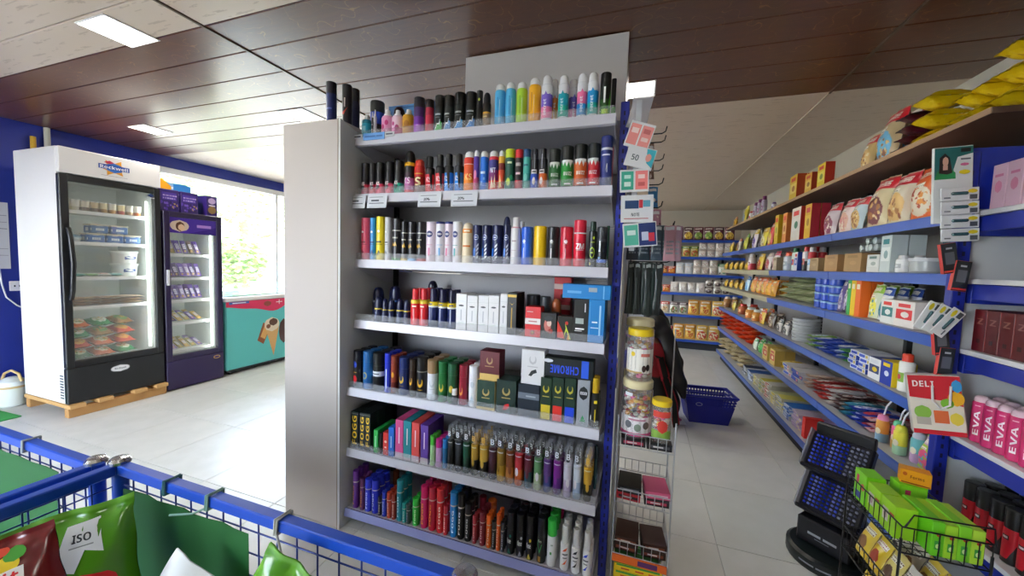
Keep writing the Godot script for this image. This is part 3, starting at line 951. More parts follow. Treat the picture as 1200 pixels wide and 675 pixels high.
func build_ice_cream_freezer() -> void:
	var t := thing("chest_freezer", "turquoise ice cream chest freezer with a pink wavy top band", "freezer", Vector3(-4.56, 0, -3.81), PI / 2)
	var b := MB.new().ink("#5fc4c0").box(Vector3(0, 0.47, -0.36), Vector3(1.56, 0.82, 0.72), 0.012)
	obj("body", b, ink_mat(0.3), t)
	obj("lid", MB.new().ink("#f4f4f2").box(Vector3(0, 0.905, -0.36), Vector3(1.58, 0.05, 0.74), 0.01), ink_mat(0.3), t)
	obj("sliding_glass", MB.new().box(Vector3(0, 0.937, -0.36), Vector3(1.4, 0.012, 0.6), 0.003), mat("#8fb2b4", 0.05), t)
	var wave := []
	for i in 27:
		var x := 0.775 - 1.55 * i / 26.0
		wave.append([x, 0.77 + 0.045 * sin(x * 7.4 + 0.3) + 0.02 * sin(x * 13.0)])
	var band := [[-0.775, 0.876], [0.775, 0.876]]
	band.append_array(wave)
	var ops := [["p", band, "#d8325a"], ["r", -0.74, 0.845, -0.5, 0.872, "#3f6fb8"], ["r", -0.7, 0.853, -0.54, 0.863, "#ffffff"]]
	for x in [-0.2, 0.45]:
		ops.append_array([["p", [[x - 0.2, 0.36], [x - 0.12, 0.3], [x - 0.02, 0.5], [x - 0.12, 0.58]], "#8a4a2a"], ["p", [[x - 0.16, 0.4], [x - 0.1, 0.36], [x - 0.03, 0.5], [x - 0.1, 0.54]], "#d9a25a"], ["e", x + 0.17, 0.43, 0.07, 0.17, "#4a2a20"], ["p", [[x - 0.09, 0.5], [x + 0.02, 0.12], [x + 0.1, 0.5]], "#d8a868"], ["e", x, 0.54, 0.105, 0.095, "#e6d5b8"], ["e", x + 0.02, 0.57, 0.06, 0.05, "#5a3a2a"], ["e", x - 0.05, 0.52, 0.03, 0.03, "#7a4a30"], ["r", x + 0.06, 0.825, x + 0.15, 0.835, "#f6f0f0"], ["r", x + 0.1, 0.8, x + 0.11, 0.86, "#f6f0f0"], ["e", x - 0.06, 0.82, 0.05, 0.035, "#8a4636"]])
	obj("front_print", print_on(ops, on_front(0.0005), 0.0004, 1), ink_mat(0.3), t)
	obj("kick_strip", MB.new().box(Vector3(0, 0.05, -0.36), Vector3(1.52, 0.03, 0.68)), mat("#2a2c30", 0.5), t)
	for x in [-0.7, 0.7]:
		for z in [-0.06, -0.66]:
			obj("caster", MB.new().at(Transform3D(Basis(Vector3.BACK, PI / 2), Vector3(x, 0.022, z))).lathe([[0, -0.012], [0.022, -0.012], [0.022, 0.012], [0, 0.012]], [], 12), mat("#202020", 0.5), t)


func build_wall_corner() -> void:
	var p := thing("notice_sheet", "pale grey notice sheet with ruled lines on the blue wall", "notice", Vector3(-5.496, 1.24, -1.46), PI / 2)
	obj("sheet", MB.new().box(Vector3(0, 0.3, 0), Vector3(0.62, 0.6, 0.006)), mat("#c3c4cc", 0.5), p)
	obj("ruled_lines", print_on([["r", -0.3, 0.48, 0.3, 0.485, "#7d7f8c"], ["r", -0.3, 0.42, 0.3, 0.424, "#7d7f8c"], ["r", -0.3, 0.36, 0.3, 0.366, "#6c6e7c"], ["r", -0.3, 0.18, 0.3, 0.184, "#7d7f8c"], ["r", -0.3, 0.12, 0.3, 0.124, "#7d7f8c"]], on_front(0.003), 0.0004, 1), ink_mat(0.6), p)
	var cb := MB.new().tube([Vector3(-5.485, 1.24, -1.7), Vector3(-5.485, 1.1, -1.71), Vector3(-5.48, 0.98, -1.73), Vector3(-5.482, 0.9, -1.79), Vector3(-5.475, 0.86, -1.84), Vector3(-5.47, 0.85, -1.88)], 0.006, 6)
	tag(obj("power_cable", cb, mat("#d8d8d8", 0.5)), "pale power cable running down the blue wall", "cable")
	var s := thing("wall_socket", "small white socket on the blue wall beside the cooler", "socket", Vector3(-5.494, 1.08, -1.8), PI / 2)
	obj("plate", MB.new().box(Vector3.ZERO, Vector3(0.09, 0.09, 0.012), 0.003), mat("#dcdce2", 0.4), s)
	obj("socket_holes", MB.new().box(Vector3(-0.015, 0, 0.0065), Vector3(0.01, 0.016, 0.002)).box(Vector3(0.015, 0, 0.0065), Vector3(0.01, 0.016, 0.002)), mat("#303034", 0.5), s)
	tag(obj("white_pipe", MB.new().tube([Vector3(-5.46, 0.0, -2.02), Vector3(-5.46, 2.59, -2.02)], 0.022, 10), mat("#c8c6bc", 0.5)), "thin white pipe on the wall behind the white cooler", "pipe")
	tag(obj("yellow_pipe", MB.new().tube([Vector3(-5.46, 0.0, -1.93), Vector3(-5.46, 2.48, -1.93)], 0.02, 10), mat("#c79a1e", 0.5)), "yellow pipe on the wall behind the white cooler", "pipe")
	var j := thing("plastic_can", "pale plastic jerry can with a tan handle beside the pallet", "can", Vector3(-5.367, 0.0005, -1.7), 0.4)
	obj("body", MB.new().ink("#d6dbd6").lathe([[0, 0], [0.085, 0], [0.1, 0.015], [0.1, 0.19], [0.085, 0.225], [0.05, 0.25], [0.03, 0.26], [0, 0.26]], [], 16), ink_mat(0.4), j)
	obj("handle", MB.new().tube([Vector3(-0.085, 0.22, 0), Vector3(-0.06, 0.29, 0), Vector3(0.0, 0.32, 0), Vector3(0.06, 0.29, 0), Vector3(0.085, 0.22, 0)], 0.011, 7), mat("#c9ab72", 0.5), j)
	obj("band", MB.new().ink("#c2a878").lathe([[0.102, 0.17], [0.102, 0.19]], [], 16), ink_mat(0.5), j)
	var m := thing("door_mat", "green mat on the pale floor near the cooler", "mat", Vector3(-5.2, 0.0005, -1.44), 0.05)
	obj("pile", MB.new().box(Vector3(0, 0.005, 0), Vector3(0.56, 0.01, 0.3), 0.003), mat("#2f8a3e", 0.95), m)


# ---------------------------------------------------------------- the deodorant gondola
const LEVELS := [[2.02, -1.62], [1.73, -1.62], [1.39, -1.62], [1.065, -1.62], [0.712, -1.57], [0.381, -1.57], [0.055, -1.555]]
const LEVEL_NAMES := ["top", "second", "third", "fourth", "fifth", "sixth", "bottom"]


func build_gondola() -> void:
	var t := thing("shelving_gondola", "white metal gondola of seven shelves packed with deodorants and perfumes", "shelf")
	obj("end_cabinet", MB.new().box(Vector3(-1.642, 1.066, -1.755), Vector3(0.372, 2.128, 0.47), 0.003), mat("#b9b0a8", 0.45), t)
	var sp := obj("side_panel", MB.new().prism(v2([[1.515, 0.002], [1.99, 0.002], [1.99, 2.1], [1.62, 2.1], [1.515, 2.128]]), -0.006, 0.006), mat("#c9ccc8", 0.45), t)
	sp.transform = Transform3D(Basis(Vector3(0, 0, -1), Vector3(0, 1, 0), Vector3(1, 0, 0)), Vector3(-1.449, 0, 0))
	obj("edge_strip", MB.new().box(Vector3(-1.4585, 1.066, -1.5165), Vector3(0.006, 2.128, 0.004)), mat("#8d7f70", 0.5), t)
	for k in 8:
		obj("back_panel", MB.new().box(Vector3(-0.782, 0.175 + 0.2655 * k, -1.975), Vector3(1.29, 0.262, 0.012), 0.002), mat("#a3a2a6", 0.5), t)
	obj("upright", MB.new().box(Vector3(-1.43, 1.05, -1.96), Vector3(0.022, 2.1, 0.03)), mat("#202126", 0.5), t)
	var up := obj("upright", MB.new().box(Vector3(-0.103, 1.075, -1.74), Vector3(0.036, 2.15, 0.05), 0.003), mat("#1a2a9c", 0.4), t)
	var sl := MB.new()
	for k in 52:
		sl.box(Vector3(-0.103, 0.06 + 0.04 * k, -1.7146), Vector3(0.007, 0.018, 0.002))
	var slots := obj("slots", sl, mat("#0a0e30", 0.6), up)
	slots.set_meta("kind", "stuff")
	obj("end_panel", MB.new().box(Vector3(-0.076, 1.05, -2.09), Vector3(0.012, 2.1, 0.64), 0.002), mat("#c3c5c6", 0.5), t)
	var lip := clear_mat("#f0f4fa", 0.12, 0.12)
	lip.metallic_specular = 0.12
	for k in 7:
		var y: float = LEVELS[k][0]
		var zf: float = LEVELS[k][1]
		var d := zf + 1.965
		var white: String = "#d6d5de" if k < 6 else "#8f94c6"
		var s := obj("shelf", MB.new().box(Vector3(-0.787, y + 0.036, zf - d / 2 - 0.008), Vector3(1.31, 0.016, d - 0.016), 0.002), mat("#cfced6", 0.4), t)
		var rail := MB.new().prism(v2([[-0.002, 0.0], [0.014, 0.004], [0.008, 0.047], [-0.002, 0.0435]]), -0.655, 0.655)
		var r := obj("price_rail", rail, mat(white, 0.3), s)
		r.transform = Transform3D(Basis(Vector3(0, 0, 1), Vector3(0, 1, 0), Vector3(-1, 0, 0)), Vector3(-0.787, y, zf - 0.006))
		if k < 6:
			obj("clear_lip", MB.new().box(Vector3(-0.787, y + 0.063, zf - 0.004), Vector3(1.3, 0.036, 0.0025)), lip, s)
		for x in [-1.437, -0.137]:
			var br := obj("bracket", MB.new().prism(v2([[0.0, 0.045], [d - 0.05, 0.045], [d - 0.05, -0.085], [d - 0.1, -0.085], [0.0, 0.0]]), -0.0015, 0.0015), mat("#c6c6cc", 0.4), s)
			br.transform = Transform3D(Basis(Vector3(0, 0, -1), Vector3(0, 1, 0), Vector3(1, 0, 0)), Vector3(x, y, zf - 0.012))
	for x in [-1.36, -0.75, -0.16]:
		obj("foot", MB.new().lathe([[0.02, 0.0005], [0.03, 0.012], [0.014, 0.02], [0.014, 0.075]], [], 12, Vector3(x, 0, -1.66)), mat("#16171a", 0.5), t)
	# hanging price tickets on the second shelf, printed strip on the top one
	for q in [[-1.415, 0.105, ""], [-1.29, 0.118, ""], [-0.985, 0.125, "20%"], [-0.8, 0.135, "20%"]]:
		var tk := obj("price_ticket", MB.new().box(Vector3(0, -0.033, 0), Vector3(q[1], 0.066, 0.002)), mat("#d9dce2", 0.3), t)
		obj("lettering", print_on([["r", -q[1] * 0.42, -0.062, q[1] * 0.42, -0.06, "#9a9da6"], ["t", q[2], -q[1] * 0.12, -0.028, 0.034, 0.014, "#20242c"] if q[2] == "20%" else ["r", -q[1] * 0.3, -0.032, q[1] * 0.1, -0.024, "#3a3e48"], ["r", -q[1] * 0.4, -0.044, q[1] * 0.36, -0.04, "#5a5e68"], ["r", -q[1] * 0.4, -0.012, q[1] * 0.3, -0.009, "#7a7e88"]], on_front(0.001), 0.0004, 1), ink_mat(0.4), tk)
		tk.position = Vector3(q[0], 1.765, -1.607)
		tk.rotation.x = -0.15
	var st := obj("shelf_talker", MB.new().ink("#5b93cf").box(Vector3(-1.32, 2.062, -1.6095), Vector3(0.13, 0.034, 0.003)).ink("#d5d7da").box(Vector3(-1.42, 2.066, -1.6095), Vector3(0.055, 0.022, 0.003)).box(Vector3(-1.225, 2.066, -1.6095), Vector3(0.055, 0.022, 0.003)), ink_mat(0.4), t)
	obj("lettering", print_on([["r", -1.375, 2.058, -1.31, 2.066, "#2a5a98"], ["r", -1.305, 2.058, -1.265, 2.066, "#2a5a98"], ["r", -1.44, 2.062, -1.4, 2.07, "#4a4e58"], ["r", -1.245, 2.062, -1.205, 2.07, "#4a4e58"]], on_front(-1.6078), 0.0004, 1), ink_mat(0.5), st)


func stock_gondola() -> void:
	var O := [
		[["r", -0.246, 0.24, -0.054, 0.66, "#2d84bc"], ["r", 0.25, 0.1, 0.3, 0.6, "#ffffff"]],
		[["p", [[-0.5, 0.2], [0.1, 0.14], [0.6, 0.24], [0.2, 0.3], [0.5, 0.38], [0, 0.46], [-0.5, 0.4], [0, 0.36], [-0.3, 0.3]], "#2a0a14"], ["t", "KS", 0.1, 0.34, 0.8, 0.1, "#f4d8dc"]],
		[["t", "KS", 0, 0.36, 1, 0.13, "#f6e6ea"], ["r", -0.5, 0.2, 0.5, 0.22, "#ffffff"], ["p", [[0.1, 0.55], [0.8, 0.5], [0.8, 0.1], [0.5, 0.1]], "#1a1016"]],
		[["r", -0.7, 0.38, 0.7, 0.48, "#dcdce0"], ["r", -0.5, 0.412, 0.5, 0.448, "#33333a"], ["r", 0, 0.5, 0.2, 0.85, "#8a8a92"], ["e", 0, 0.2, 0.35, 0.1, "#f0e6e0"]],
		[["p", [[-1, 0.62], [-0.7, 0.52], [-0.4, 0.62], [-0.1, 0.5], [0.2, 0.62], [0.5, 0.48], [0.8, 0.62], [1, 0.55], [1, 0.66], [-1, 0.66]], "#e8ece8"], ["t", "BUZZ", 0.1, 0.34, 1.3, 0.08, "#f4f6f2"], ["r", -0.4, 0.082, 0.6, 0.118, "#f0f2ee"]],
		[["p", [[-0.5, 0.34], [-0.2, 0.44], [0, 0.38], [0.2, 0.46], [0.5, 0.34], [0.2, 0.36], [0, 0.32], [-0.2, 0.36]], "#c89a2a"], ["r", -0.65, 0.525, 0.65, 0.555, "#b8b4a4"]],
		[["e", -0.1, 0.68, 0.55, 0.075, "#c9d2e8"], ["e", -0.1, 0.68, 0.46, 0.06, "#1a2a74"], ["r", -0.4, 0.67, 0.2, 0.69, "#e6ecf6"], ["p", [[0, 0.1], [0.45, 0.17], [0.45, 0.23], [0, 0.16]], "#dfe6f2"], ["p", [[0, 0.2], [0.45, 0.27], [0.45, 0.33], [0, 0.26]], "#dfe6f2"], ["p", [[0, 0.3], [0.45, 0.37], [0.45, 0.43], [0, 0.36]], "#dfe6f2"], ["p", [[0, 0.4], [0.45, 0.47], [0.45, 0.53], [0, 0.46]], "#dfe6f2"], ["r", -0.7, 0.2, -0.2, 0.4, "#2a6ac0"]],
		[["r", -0.105, 0.1, 0.105, 0.4, "#7a84a8"]],
		[["r", -0.5, 0.502, 0.5, 0.538, "#fff4d8"], ["r", -0.09, 0.1, 0.09, 0.46, "#f6b0b0"]],
		[["r", -0.45, 0.582, 0.45, 0.618, "#28306a"], ["r", -0.19, 0.1, -0.01, 0.5, "#b8c4e0"]],
		[["r", -0.9, 0.8, 0.9, 0.805, "#b4b6bc"], ["e", 0, 0.68, 0.5, 0.025, "#3a3c44"], ["r", -0.09, 0.27, 0.09, 0.57, "#b0b4bc"], ["r", -0.6, 0.2, 0.6, 0.21, "#b8d0c0"], ["r", -0.6, 0.14, 0.6, 0.15, "#c8ccd0"]],
		[["t", "FOGG", 0, 0.5, 1.15, 0.78, "#f0c41e", 1], ["r", -1, 0.94, 1, 0.955, "#6a6c72"]],
		[["r", -1, 0, 1, 0.07, "#e8dce4"], ["r", -1, 0.07, 1, 0.16, "#dcc0d4"], ["r", -0.12, 0.39, 0.12, 0.81, "#f6e8f0"]],
		[["t", "B", 0, 0.83, 0.85, 0.12, "#e8eaee"], ["r", -0.9, 0.62, 0.9, 0.64, "#c8ccd4"], ["e", -0.2, 0.3, 0.4, 0.1, "#e8e4ec"]],
		[["t", "FOGG", -0.05, 0.36, 0.5, 0.5, "#dfe6fa", 1], ["r", -0.9, 0.72, 0.9, 0.73, "#d8c8b0"]],
		[["t", "FOGG", -0.05, 0.36, 0.5, 0.5, "#e8d0b8", 1], ["r", -0.9, 0.72, 0.9, 0.73, "#d8c8b0"]],
		[["t", "FOGG", -0.05, 0.36, 0.5, 0.5, "#d8eef0", 1], ["r", -0.9, 0.72, 0.9, 0.73, "#d8c8b0"]],
		[["t", "FOGG", -0.05, 0.36, 0.5, 0.5, "#fbe8d8", 1], ["r", -0.9, 0.72, 0.9, 0.73, "#d8c8b0"]],
		[["t", "FOGG", -0.05, 0.36, 0.5, 0.5, "#fbe8d0", 1], ["r", -0.9, 0.72, 0.9, 0.73, "#d8c8b0"]]
	]
	var rows := [
		[
			["c", -1.4043, 0.127, 0.0513, 0, 1, [[0.8, "#1fa3c0"], [1, "#0f6f86"]], 0.22, "#f4f4f4", "nozzle", [["r", -0.6, 0.25, 0.6, 0.5, "#8fd8e6"]], "small turquoise spray bottle with a white nozzle"],
			["c", -1.3525, 0.1301, 0.0115, 0, 1, [[1, "#26262a"]], 0.22, "#e8e8ea", "nozzle", [["r", -0.6, 0.3, 0.6, 0.34, "#b0b0b4"], ["r", -0.45, 0.482, 0.45, 0.518, "#c9c9cc"]], "small black spray bottle with a white nozzle"],
			["c", -1.3384, 0.1423, 0.0156, 0, 1, [[1, "#cfcdd2"]], 0.24, "#f4f4f4", "nozzle", [["e", 0, 0.45, 0.5, 0.12, "#a8a2b0"], ["r", -0.45, 0.282, 0.45, 0.318, "#77707f"]], "small pearl white spray bottle with a white nozzle"],
			["c", -1.2775, 0.1406, 0.0621, 0, 1, [[0.3, "#f0c8da"], [1, "#e29ac0"]], 0.24, "#f4f4f4", "nozzle", [["e", -0.3, 0.35, 0.3, 0.1, "#b02a6a"], ["e", 0.4, 0.5, 0.3, 0.1, "#c63a7a"], ["e", 0, 0.2, 0.25, 0.07, "#d86a9c"]], "small pink spray bottle with floral print"],
			["c", -1.2151, 0.1345, 0.0608, 0, 1, [[0.4, "#d86aa8"], [1, "#f2d2e4"]], 0.24, "#f4f4f4", "nozzle", [["e", 0.3, 0.3, 0.35, 0.12, "#a0246a"], ["e", -0.4, 0.45, 0.25, 0.08, "#c23a84"]], "small pale pink spray bottle with magenta print"],
			["c", -1.1515, 0.1324, 0.0644, 0, 1, [[1, "#c8922a"]], 0.24, "#f4f4f4", "nozzle", [["e", 0, 0.4, 0.45, 0.14, "#a4681a"], ["r", -0.45, 0.282, 0.45, 0.318, "#5a3608"]], "small golden spray bottle with a white nozzle"],
			["c", -1.0873, 0.1797, 0.0554, 0, 1, [[0.35, "#a24fc0"], [0.65, "#6f2e96"], [1, "#3c1a58"]], 0.28, "#141418", "flat", [["r", -0.2, 0.2, 0.1, 0.24, "#d8a8e8"]], "purple can with a black cap and shoulder"],
			["c", -1.0239, 0.1607, 0.0419, 0, 1, [[0.7, "#c22a44"], [1, "#a01c36"]], 0.25, "#1a1014", "flat", [], "crimson can with a black cap"],
			["c", -0.9693, 0.1751, 0.0512, 0, 1, [[0.06, "#35b44a"], [1, "#15161a"]], 0.33, "#101113", "flat", [["p", [[-0.9, 0.02], [0.9, 0.02], [0.9, 0.26], [0.5, 0.3], [0.4, 0.2], [0, 0.2], [-0.3, 0.1], [-0.9, 0.06]], "#35b44a"], ["p", [[-0.9, 0.07], [-0.3, 0.13], [0, 0.23], [0.4, 0.23], [0.5, 0.34], [0.62, 0.34], [0.5, 0.19], [0, 0.19], [-0.3, 0.09]], "#f2f6fa"], ["r", -0.65, 0.449, 0.65, 0.491, "#a8acb0"], ["r", -0.6, 0.38, 0.6, 0.395, "#7a7e84"]], "black can with a lime green splash at its foot"],
			["c", -0.9178, 0.1695, 0.0502, 0, 1, [[0.06, "#5fa0d8"], [1, "#15161a"]], 0.33, "#101113", "flat", [["p", [[-0.9, 0.02], [0.9, 0.02], [0.9, 0.26], [0.5, 0.3], [0.4, 0.2], [0, 0.2], [-0.3, 0.1], [-0.9, 0.06]], "#5fa0d8"], ["p", [[-0.9, 0.07], [-0.3, 0.13], [0, 0.23], [0.4, 0.23], [0.5, 0.34], [0.62, 0.34], [0.5, 0.19], [0, 0.19], [-0.3, 0.09]], "#f2f6fa"], ["r", -0.65, 0.449, 0.65, 0.491, "#a8acb0"], ["r", -0.6, 0.38, 0.6, 0.395, "#7a7e84"]], "black can with a pale blue splash at its foot"],
			["c", -0.8606, 0.1771, 0.0558, 0, 1, [[0.06, "#3a9be0"], [1, "#15161a"]], 0.33, "#101113", "flat", [["p", [[-0.9, 0.02], [0.9, 0.02], [0.9, 0.26], [0.5, 0.3], [0.4, 0.2], [0, 0.2], [-0.3, 0.1], [-0.9, 0.06]], "#3a9be0"], ["p", [[-0.9, 0.07], [-0.3, 0.13], [0, 0.23], [0.4, 0.23], [0.5, 0.34], [0.62, 0.34], [0.5, 0.19], [0, 0.19], [-0.3, 0.09]], "#f2f6fa"], ["r", -0.65, 0.449, 0.65, 0.491, "#a8acb0"], ["r", -0.6, 0.38, 0.6, 0.395, "#7a7e84"]], "black can with a sky blue splash at its foot"],
			["c", -0.8022, 0.1725, 0.0546, 0, 1, [[0.06, "#2f8fe0"], [1, "#15161a"]], 0.33, "#101113", "flat", [["p", [[-0.9, 0.02], [0.9, 0.02], [0.9, 0.26], [0.5, 0.3], [0.4, 0.2], [0, 0.2], [-0.3, 0.1], [-0.9, 0.06]], "#2f8fe0"], ["p", [[-0.9, 0.07], [-0.3, 0.13], [0, 0.23], [0.4, 0.23], [0.5, 0.34], [0.62, 0.34], [0.5, 0.19], [0, 0.19], [-0.3, 0.09]], "#f2f6fa"], ["r", -0.65, 0.449, 0.65, 0.491, "#a8acb0"], ["r", -0.6, 0.38, 0.6, 0.395, "#7a7e84"]], "black can with a azure splash at its foot"],
			["c", -0.7538, 0.1709, 0.0293, 0, 1, [[1, "#17171a"]], 0.33, "#111", "flat", [["e", 0.1, 0.75, 0.3, 0.04, "#c8d84a"]], "plain black can with a yellow dot cap"],
			["c", -0.7189, 0.1612, 0.0392, 0, 1, [[0.55, "#8c6f50"], [0.62, "#c8942a"], [1, "#2a1d16"]], 0.3, "#141418", "dome", [["r", -0.55, 0.282, 0.55, 0.318, "#e0c890"]], "brown and gold can with a black cap"],
			["c", -0.6556, 0.1942, 0.0495, 0, 1, [[1, "#58b4e0"]], 0.17, "#f6f6f4", "dome", O[0], "tall sky blue can with a white dome cap"],
			["c", -0.6035, 0.1955, 0.0486, 0, 1, [[1, "#58b4e0"]], 0.17, "#f6f6f4", "dome", O[0], "tall sky blue can with a white dome cap"],
			["c", -0.5503, 0.1891, 0.0496, 0, 1, [[1, "#a8cf3c"]], 0.17, "#f6f6f4", "dome", [["r", -0.246, 0.24, -0.054, 0.66, "#7aa41e"], ["r", 0.25, 0.1, 0.3, 0.6, "#ffffff"]], "tall lime green can with a white dome cap"],
			["c", -0.4906, 0.2003, 0.0546, 0, 1, [[1, "#f0ae1e"]], 0.17, "#f6f6f4", "dome", [["r", -0.246, 0.24, -0.054, 0.66, "#c77f0c"], ["r", 0.25, 0.1, 0.3, 0.6, "#ffffff"]], "tall amber yellow can with a white dome cap"],
			["c", -0.434, 0.2042, 0.0494, 0, 1, [[0.1, "#eef2f8"], [0.4, "#ee7fa8"], [0.72, "#7a5fc8"], [1, "#f6f8fb"]], 0.2, "#fbfcfd", "dome", [["p", [[-1, 0.5], [-0.6, 0.6], [-0.2, 0.53], [0.2, 0.64], [0.6, 0.54], [1, 0.6], [1, 0.48], [-1, 0.48]], "#7a5fc8"], ["t", "secret", 0.05, 0.3, 0.55, 0.34, "#f4f8fc", 1]], "violet and pink can with white dome cap and upright lettering"],
			["c", -0.3595, 0.1949, 0.0461, 0, 1, [[0.1, "#eef2f8"], [0.4, "#20b49a"], [0.72, "#1fa8b8"], [1, "#f6f8fb"]], 0.2, "#fbfcfd", "dome", [["p", [[-1, 0.5], [-0.6, 0.6], [-0.2, 0.53], [0.2, 0.64], [0.6, 0.54], [1, 0.6], [1, 0.48], [-1, 0.48]], "#1fa8b8"], ["t", "secret", 0.05, 0.3, 0.55, 0.34, "#f4f8fc", 1]], "teal can with white dome cap and upright lettering"],
			["c", -0.2789, 0.1918, 0.0438, 0, 1, [[0.1, "#eef2f8"], [0.4, "#2f8fd0"], [0.72, "#ef6f9e"], [1, "#f6f8fb"]], 0.2, "#fbfcfd", "dome", [["p", [[-1, 0.5], [-0.6, 0.6], [-0.2, 0.53], [0.2, 0.64], [0.6, 0.54], [1, 0.6], [1, 0.48], [-1, 0.48]], "#ef6f9e"], ["t", "secret", 0.05, 0.3, 0.55, 0.34, "#f4f8fc", 1]], "pink and blue can with white dome cap and upright lettering"],
			["c", -0.2331, 0.1912, 0.0464, 0, 1, [[0.1, "#eef2f8"], [0.4, "#1fb0a8"], [0.72, "#2598d8"], [1, "#f6f8fb"]], 0.2, "#fbfcfd", "dome", [["p", [[-1, 0.5], [-0.6, 0.6], [-0.2, 0.53], [0.2, 0.64], [0.6, 0.54], [1, 0.6], [1, 0.48], [-1, 0.48]], "#2598d8"], ["t", "secret", 0.05, 0.3, 0.55, 0.34, "#f4f8fc", 1]], "blue and teal can with white dome cap and upright lettering"],
			["c", -0.1816, 0.1794, 0.0446, 0, 1, [[0.3, "#2f7a1c"], [0.5, "#1d4a14"], [1, "#131614"]], 0.22, "#16181a", "flat", [["p", [[0.5, 0.02], [1.1, 0.02], [1.1, 0.62], [0.9, 0.5], [0.6, 0.3]], "#5cc22a"], ["r", -0.7, 0.06, 0.5, 0.16, "#b4dc2a"], ["r", -0.365, 0.3, -0.035, 0.66, "#f4f6f2"]], "black can with green flame and upright lettering"],
			["c", -1.3923, 0.2192, 0.0753, 0.055, 1, [[0.6, "#101014"], [1, "#1d46b8"]], 0.28, "#101014", "flat", [], "black can with a glossy royal blue collar"],
			["c", -1.3813, 0.1873, 0.0738, 0.06, 1, [[1, "#121215"]], 0.35, "#1a1a1e", "dome", [], "black round topped can behind the pearl white bottle"],
			["c", -1.2618, 0.1841, 0.071, 0.06, 1, [[1, "#3a1422"]], 0.35, "#2a0e1a", "dome", [], "dark maroon round topped can behind the pink bottles"],
			["c", -1.0703, 0.1653, 0.0253, 0.03, 1, [[1, "#d8c6ae"]], 0.3, "#c9b69c", "flat", [], "slim cream can between purple and red cans"],
			["c", -0.4095, 0.2059, 0.0321, 0.05, 1, [[0.1, "#eef2f8"], [0.4, "#f6b860"], [0.72, "#f08a3a"], [1, "#f6f8fb"]], 0.2, "#fbfcfd", "dome", [["p", [[-1, 0.5], [-0.6, 0.6], [-0.2, 0.53], [0.2, 0.64], [0.6, 0.54], [1, 0.6], [1, 0.48], [-1, 0.48]], "#f08a3a"], ["t", "secret", 0.05, 0.3, 0.55, 0.34, "#f4f8fc", 1]], "orange can with white dome cap and upright lettering"],
			["c", -0.3257, 0.1974, 0.0404, 0.03, 1, [[0.1, "#eef2f8"], [0.4, "#f07fae"], [0.72, "#6d62c8"], [1, "#f6f8fb"]], 0.2, "#fbfcfd", "dome", [["p", [[-1, 0.5], [-0.6, 0.6], [-0.2, 0.53], [0.2, 0.64], [0.6, 0.54], [1, 0.6], [1, 0.48], [-1, 0.48]], "#6d62c8"], ["t", "secret", 0.05, 0.3, 0.55, 0.34, "#f4f8fc", 1]], "violet and rose can with white dome cap and upright lettering"],
			["c", -0.1513, 0.1721, 0.0197, 0.03, 1, [[0.4, "#4fb42a"], [1, "#131614"]], 0.22, "#16181a", "flat", [], "black and green can at the end behind the flame can"],
		],
		[
			["c", -1.406, 0.1675, 0.0481, 0, 1, [[0.1, "#b81c3a"], [0.5, "#b81c3a"], [0.58, "#3a1a24"], [1, "#15151a"]], 0.34, "#101014", "flat", O[1], "small black and cherry red can with a swirl mark"],
			["c", -1.3577, 0.1645, 0.0413, 0, 1, [[0.1, "#b81c3a"], [0.5, "#b81c3a"], [0.58, "#3a1a24"], [1, "#15151a"]], 0.34, "#101014", "flat", O[1], "small black and cherry red can with a swirl mark"],
			["c", -1.3136, 0.1659, 0.0459, 0, 1, [[0.1, "#d8305a"], [0.5, "#d8305a"], [0.58, "#3a1a24"], [1, "#15151a"]], 0.34, "#101014", "flat", O[1], "small black and rose pink can with a swirl mark"],
			["c", -1.2551, 0.167, 0.0508, 0, 1, [[0.1, "#d8305a"], [0.5, "#d8305a"], [0.58, "#3a1a24"], [1, "#15151a"]], 0.34, "#101014", "flat", O[1], "small black and rose pink can with a swirl mark"],
			["c", -1.2004, 0.1683, 0.0498, 0, 1, [[0.1, "#1fa884"], [0.5, "#1fa884"], [0.58, "#3a1a24"], [1, "#15151a"]], 0.34, "#101014", "flat", [["p", [[-0.5, 0.2], [0.1, 0.14], [0.6, 0.24], [0.2, 0.3], [0.5, 0.38], [0, 0.46], [-0.5, 0.4], [0, 0.36], [-0.3, 0.3]], "#0a3a30"], ["t", "KS", 0.1, 0.34, 0.8, 0.1, "#f4d8dc"]], "small black and jade green can with a swirl mark"],
			["c", -1.1355, 0.2155, 0.0561, 0, 1, [[0.12, "#d8304a"], [0.5, "#b85a9c"], [0.58, "#2a1a28"], [0.88, "#16161a"], [1, "#e0a81e"]], 0.28, "#101014", "dome", [["t", "KS", 0, 0.3, 1.3, 0.15, "#f0d0e6"], ["p", [[-0.8, 0.42], [0.2, 0.36], [0.9, 0.46], [0.2, 0.5]], "#3a1a30"]], "tall black can with a yellow ring and pink swirl foot"],
			["c", -1.079, 0.17, 0.0551, 0, 1, [[0.3, "#5a1414"], [0.6, "#8a1c1c"], [1, "#c2261e"]], 0.2, "#c83a2a", "dome", [["t", "S", 0, 0.34, 1.1, 0.24, "#f4e6b0"], ["r", -0.9, 0.55, 0.9, 0.58, "#d8a83a"]], "red and gold can with a black swirl"],
			["c", -1.0178, 0.1789, 0.0468, 0, 1, [[0.35, "#d22a3a"], [0.72, "#d22a3a"], [1, "#17181c"]], 0.3, "#17181c", "slim", O[2], "slim bottle-shaped black and red can"],
			["c", -0.9602, 0.1837, 0.0459, 0, 1, [[0.35, "#e03a44"], [0.72, "#e03a44"], [1, "#17181c"]], 0.3, "#17181c", "slim", O[2], "slim bottle-shaped black and scarlet can"],
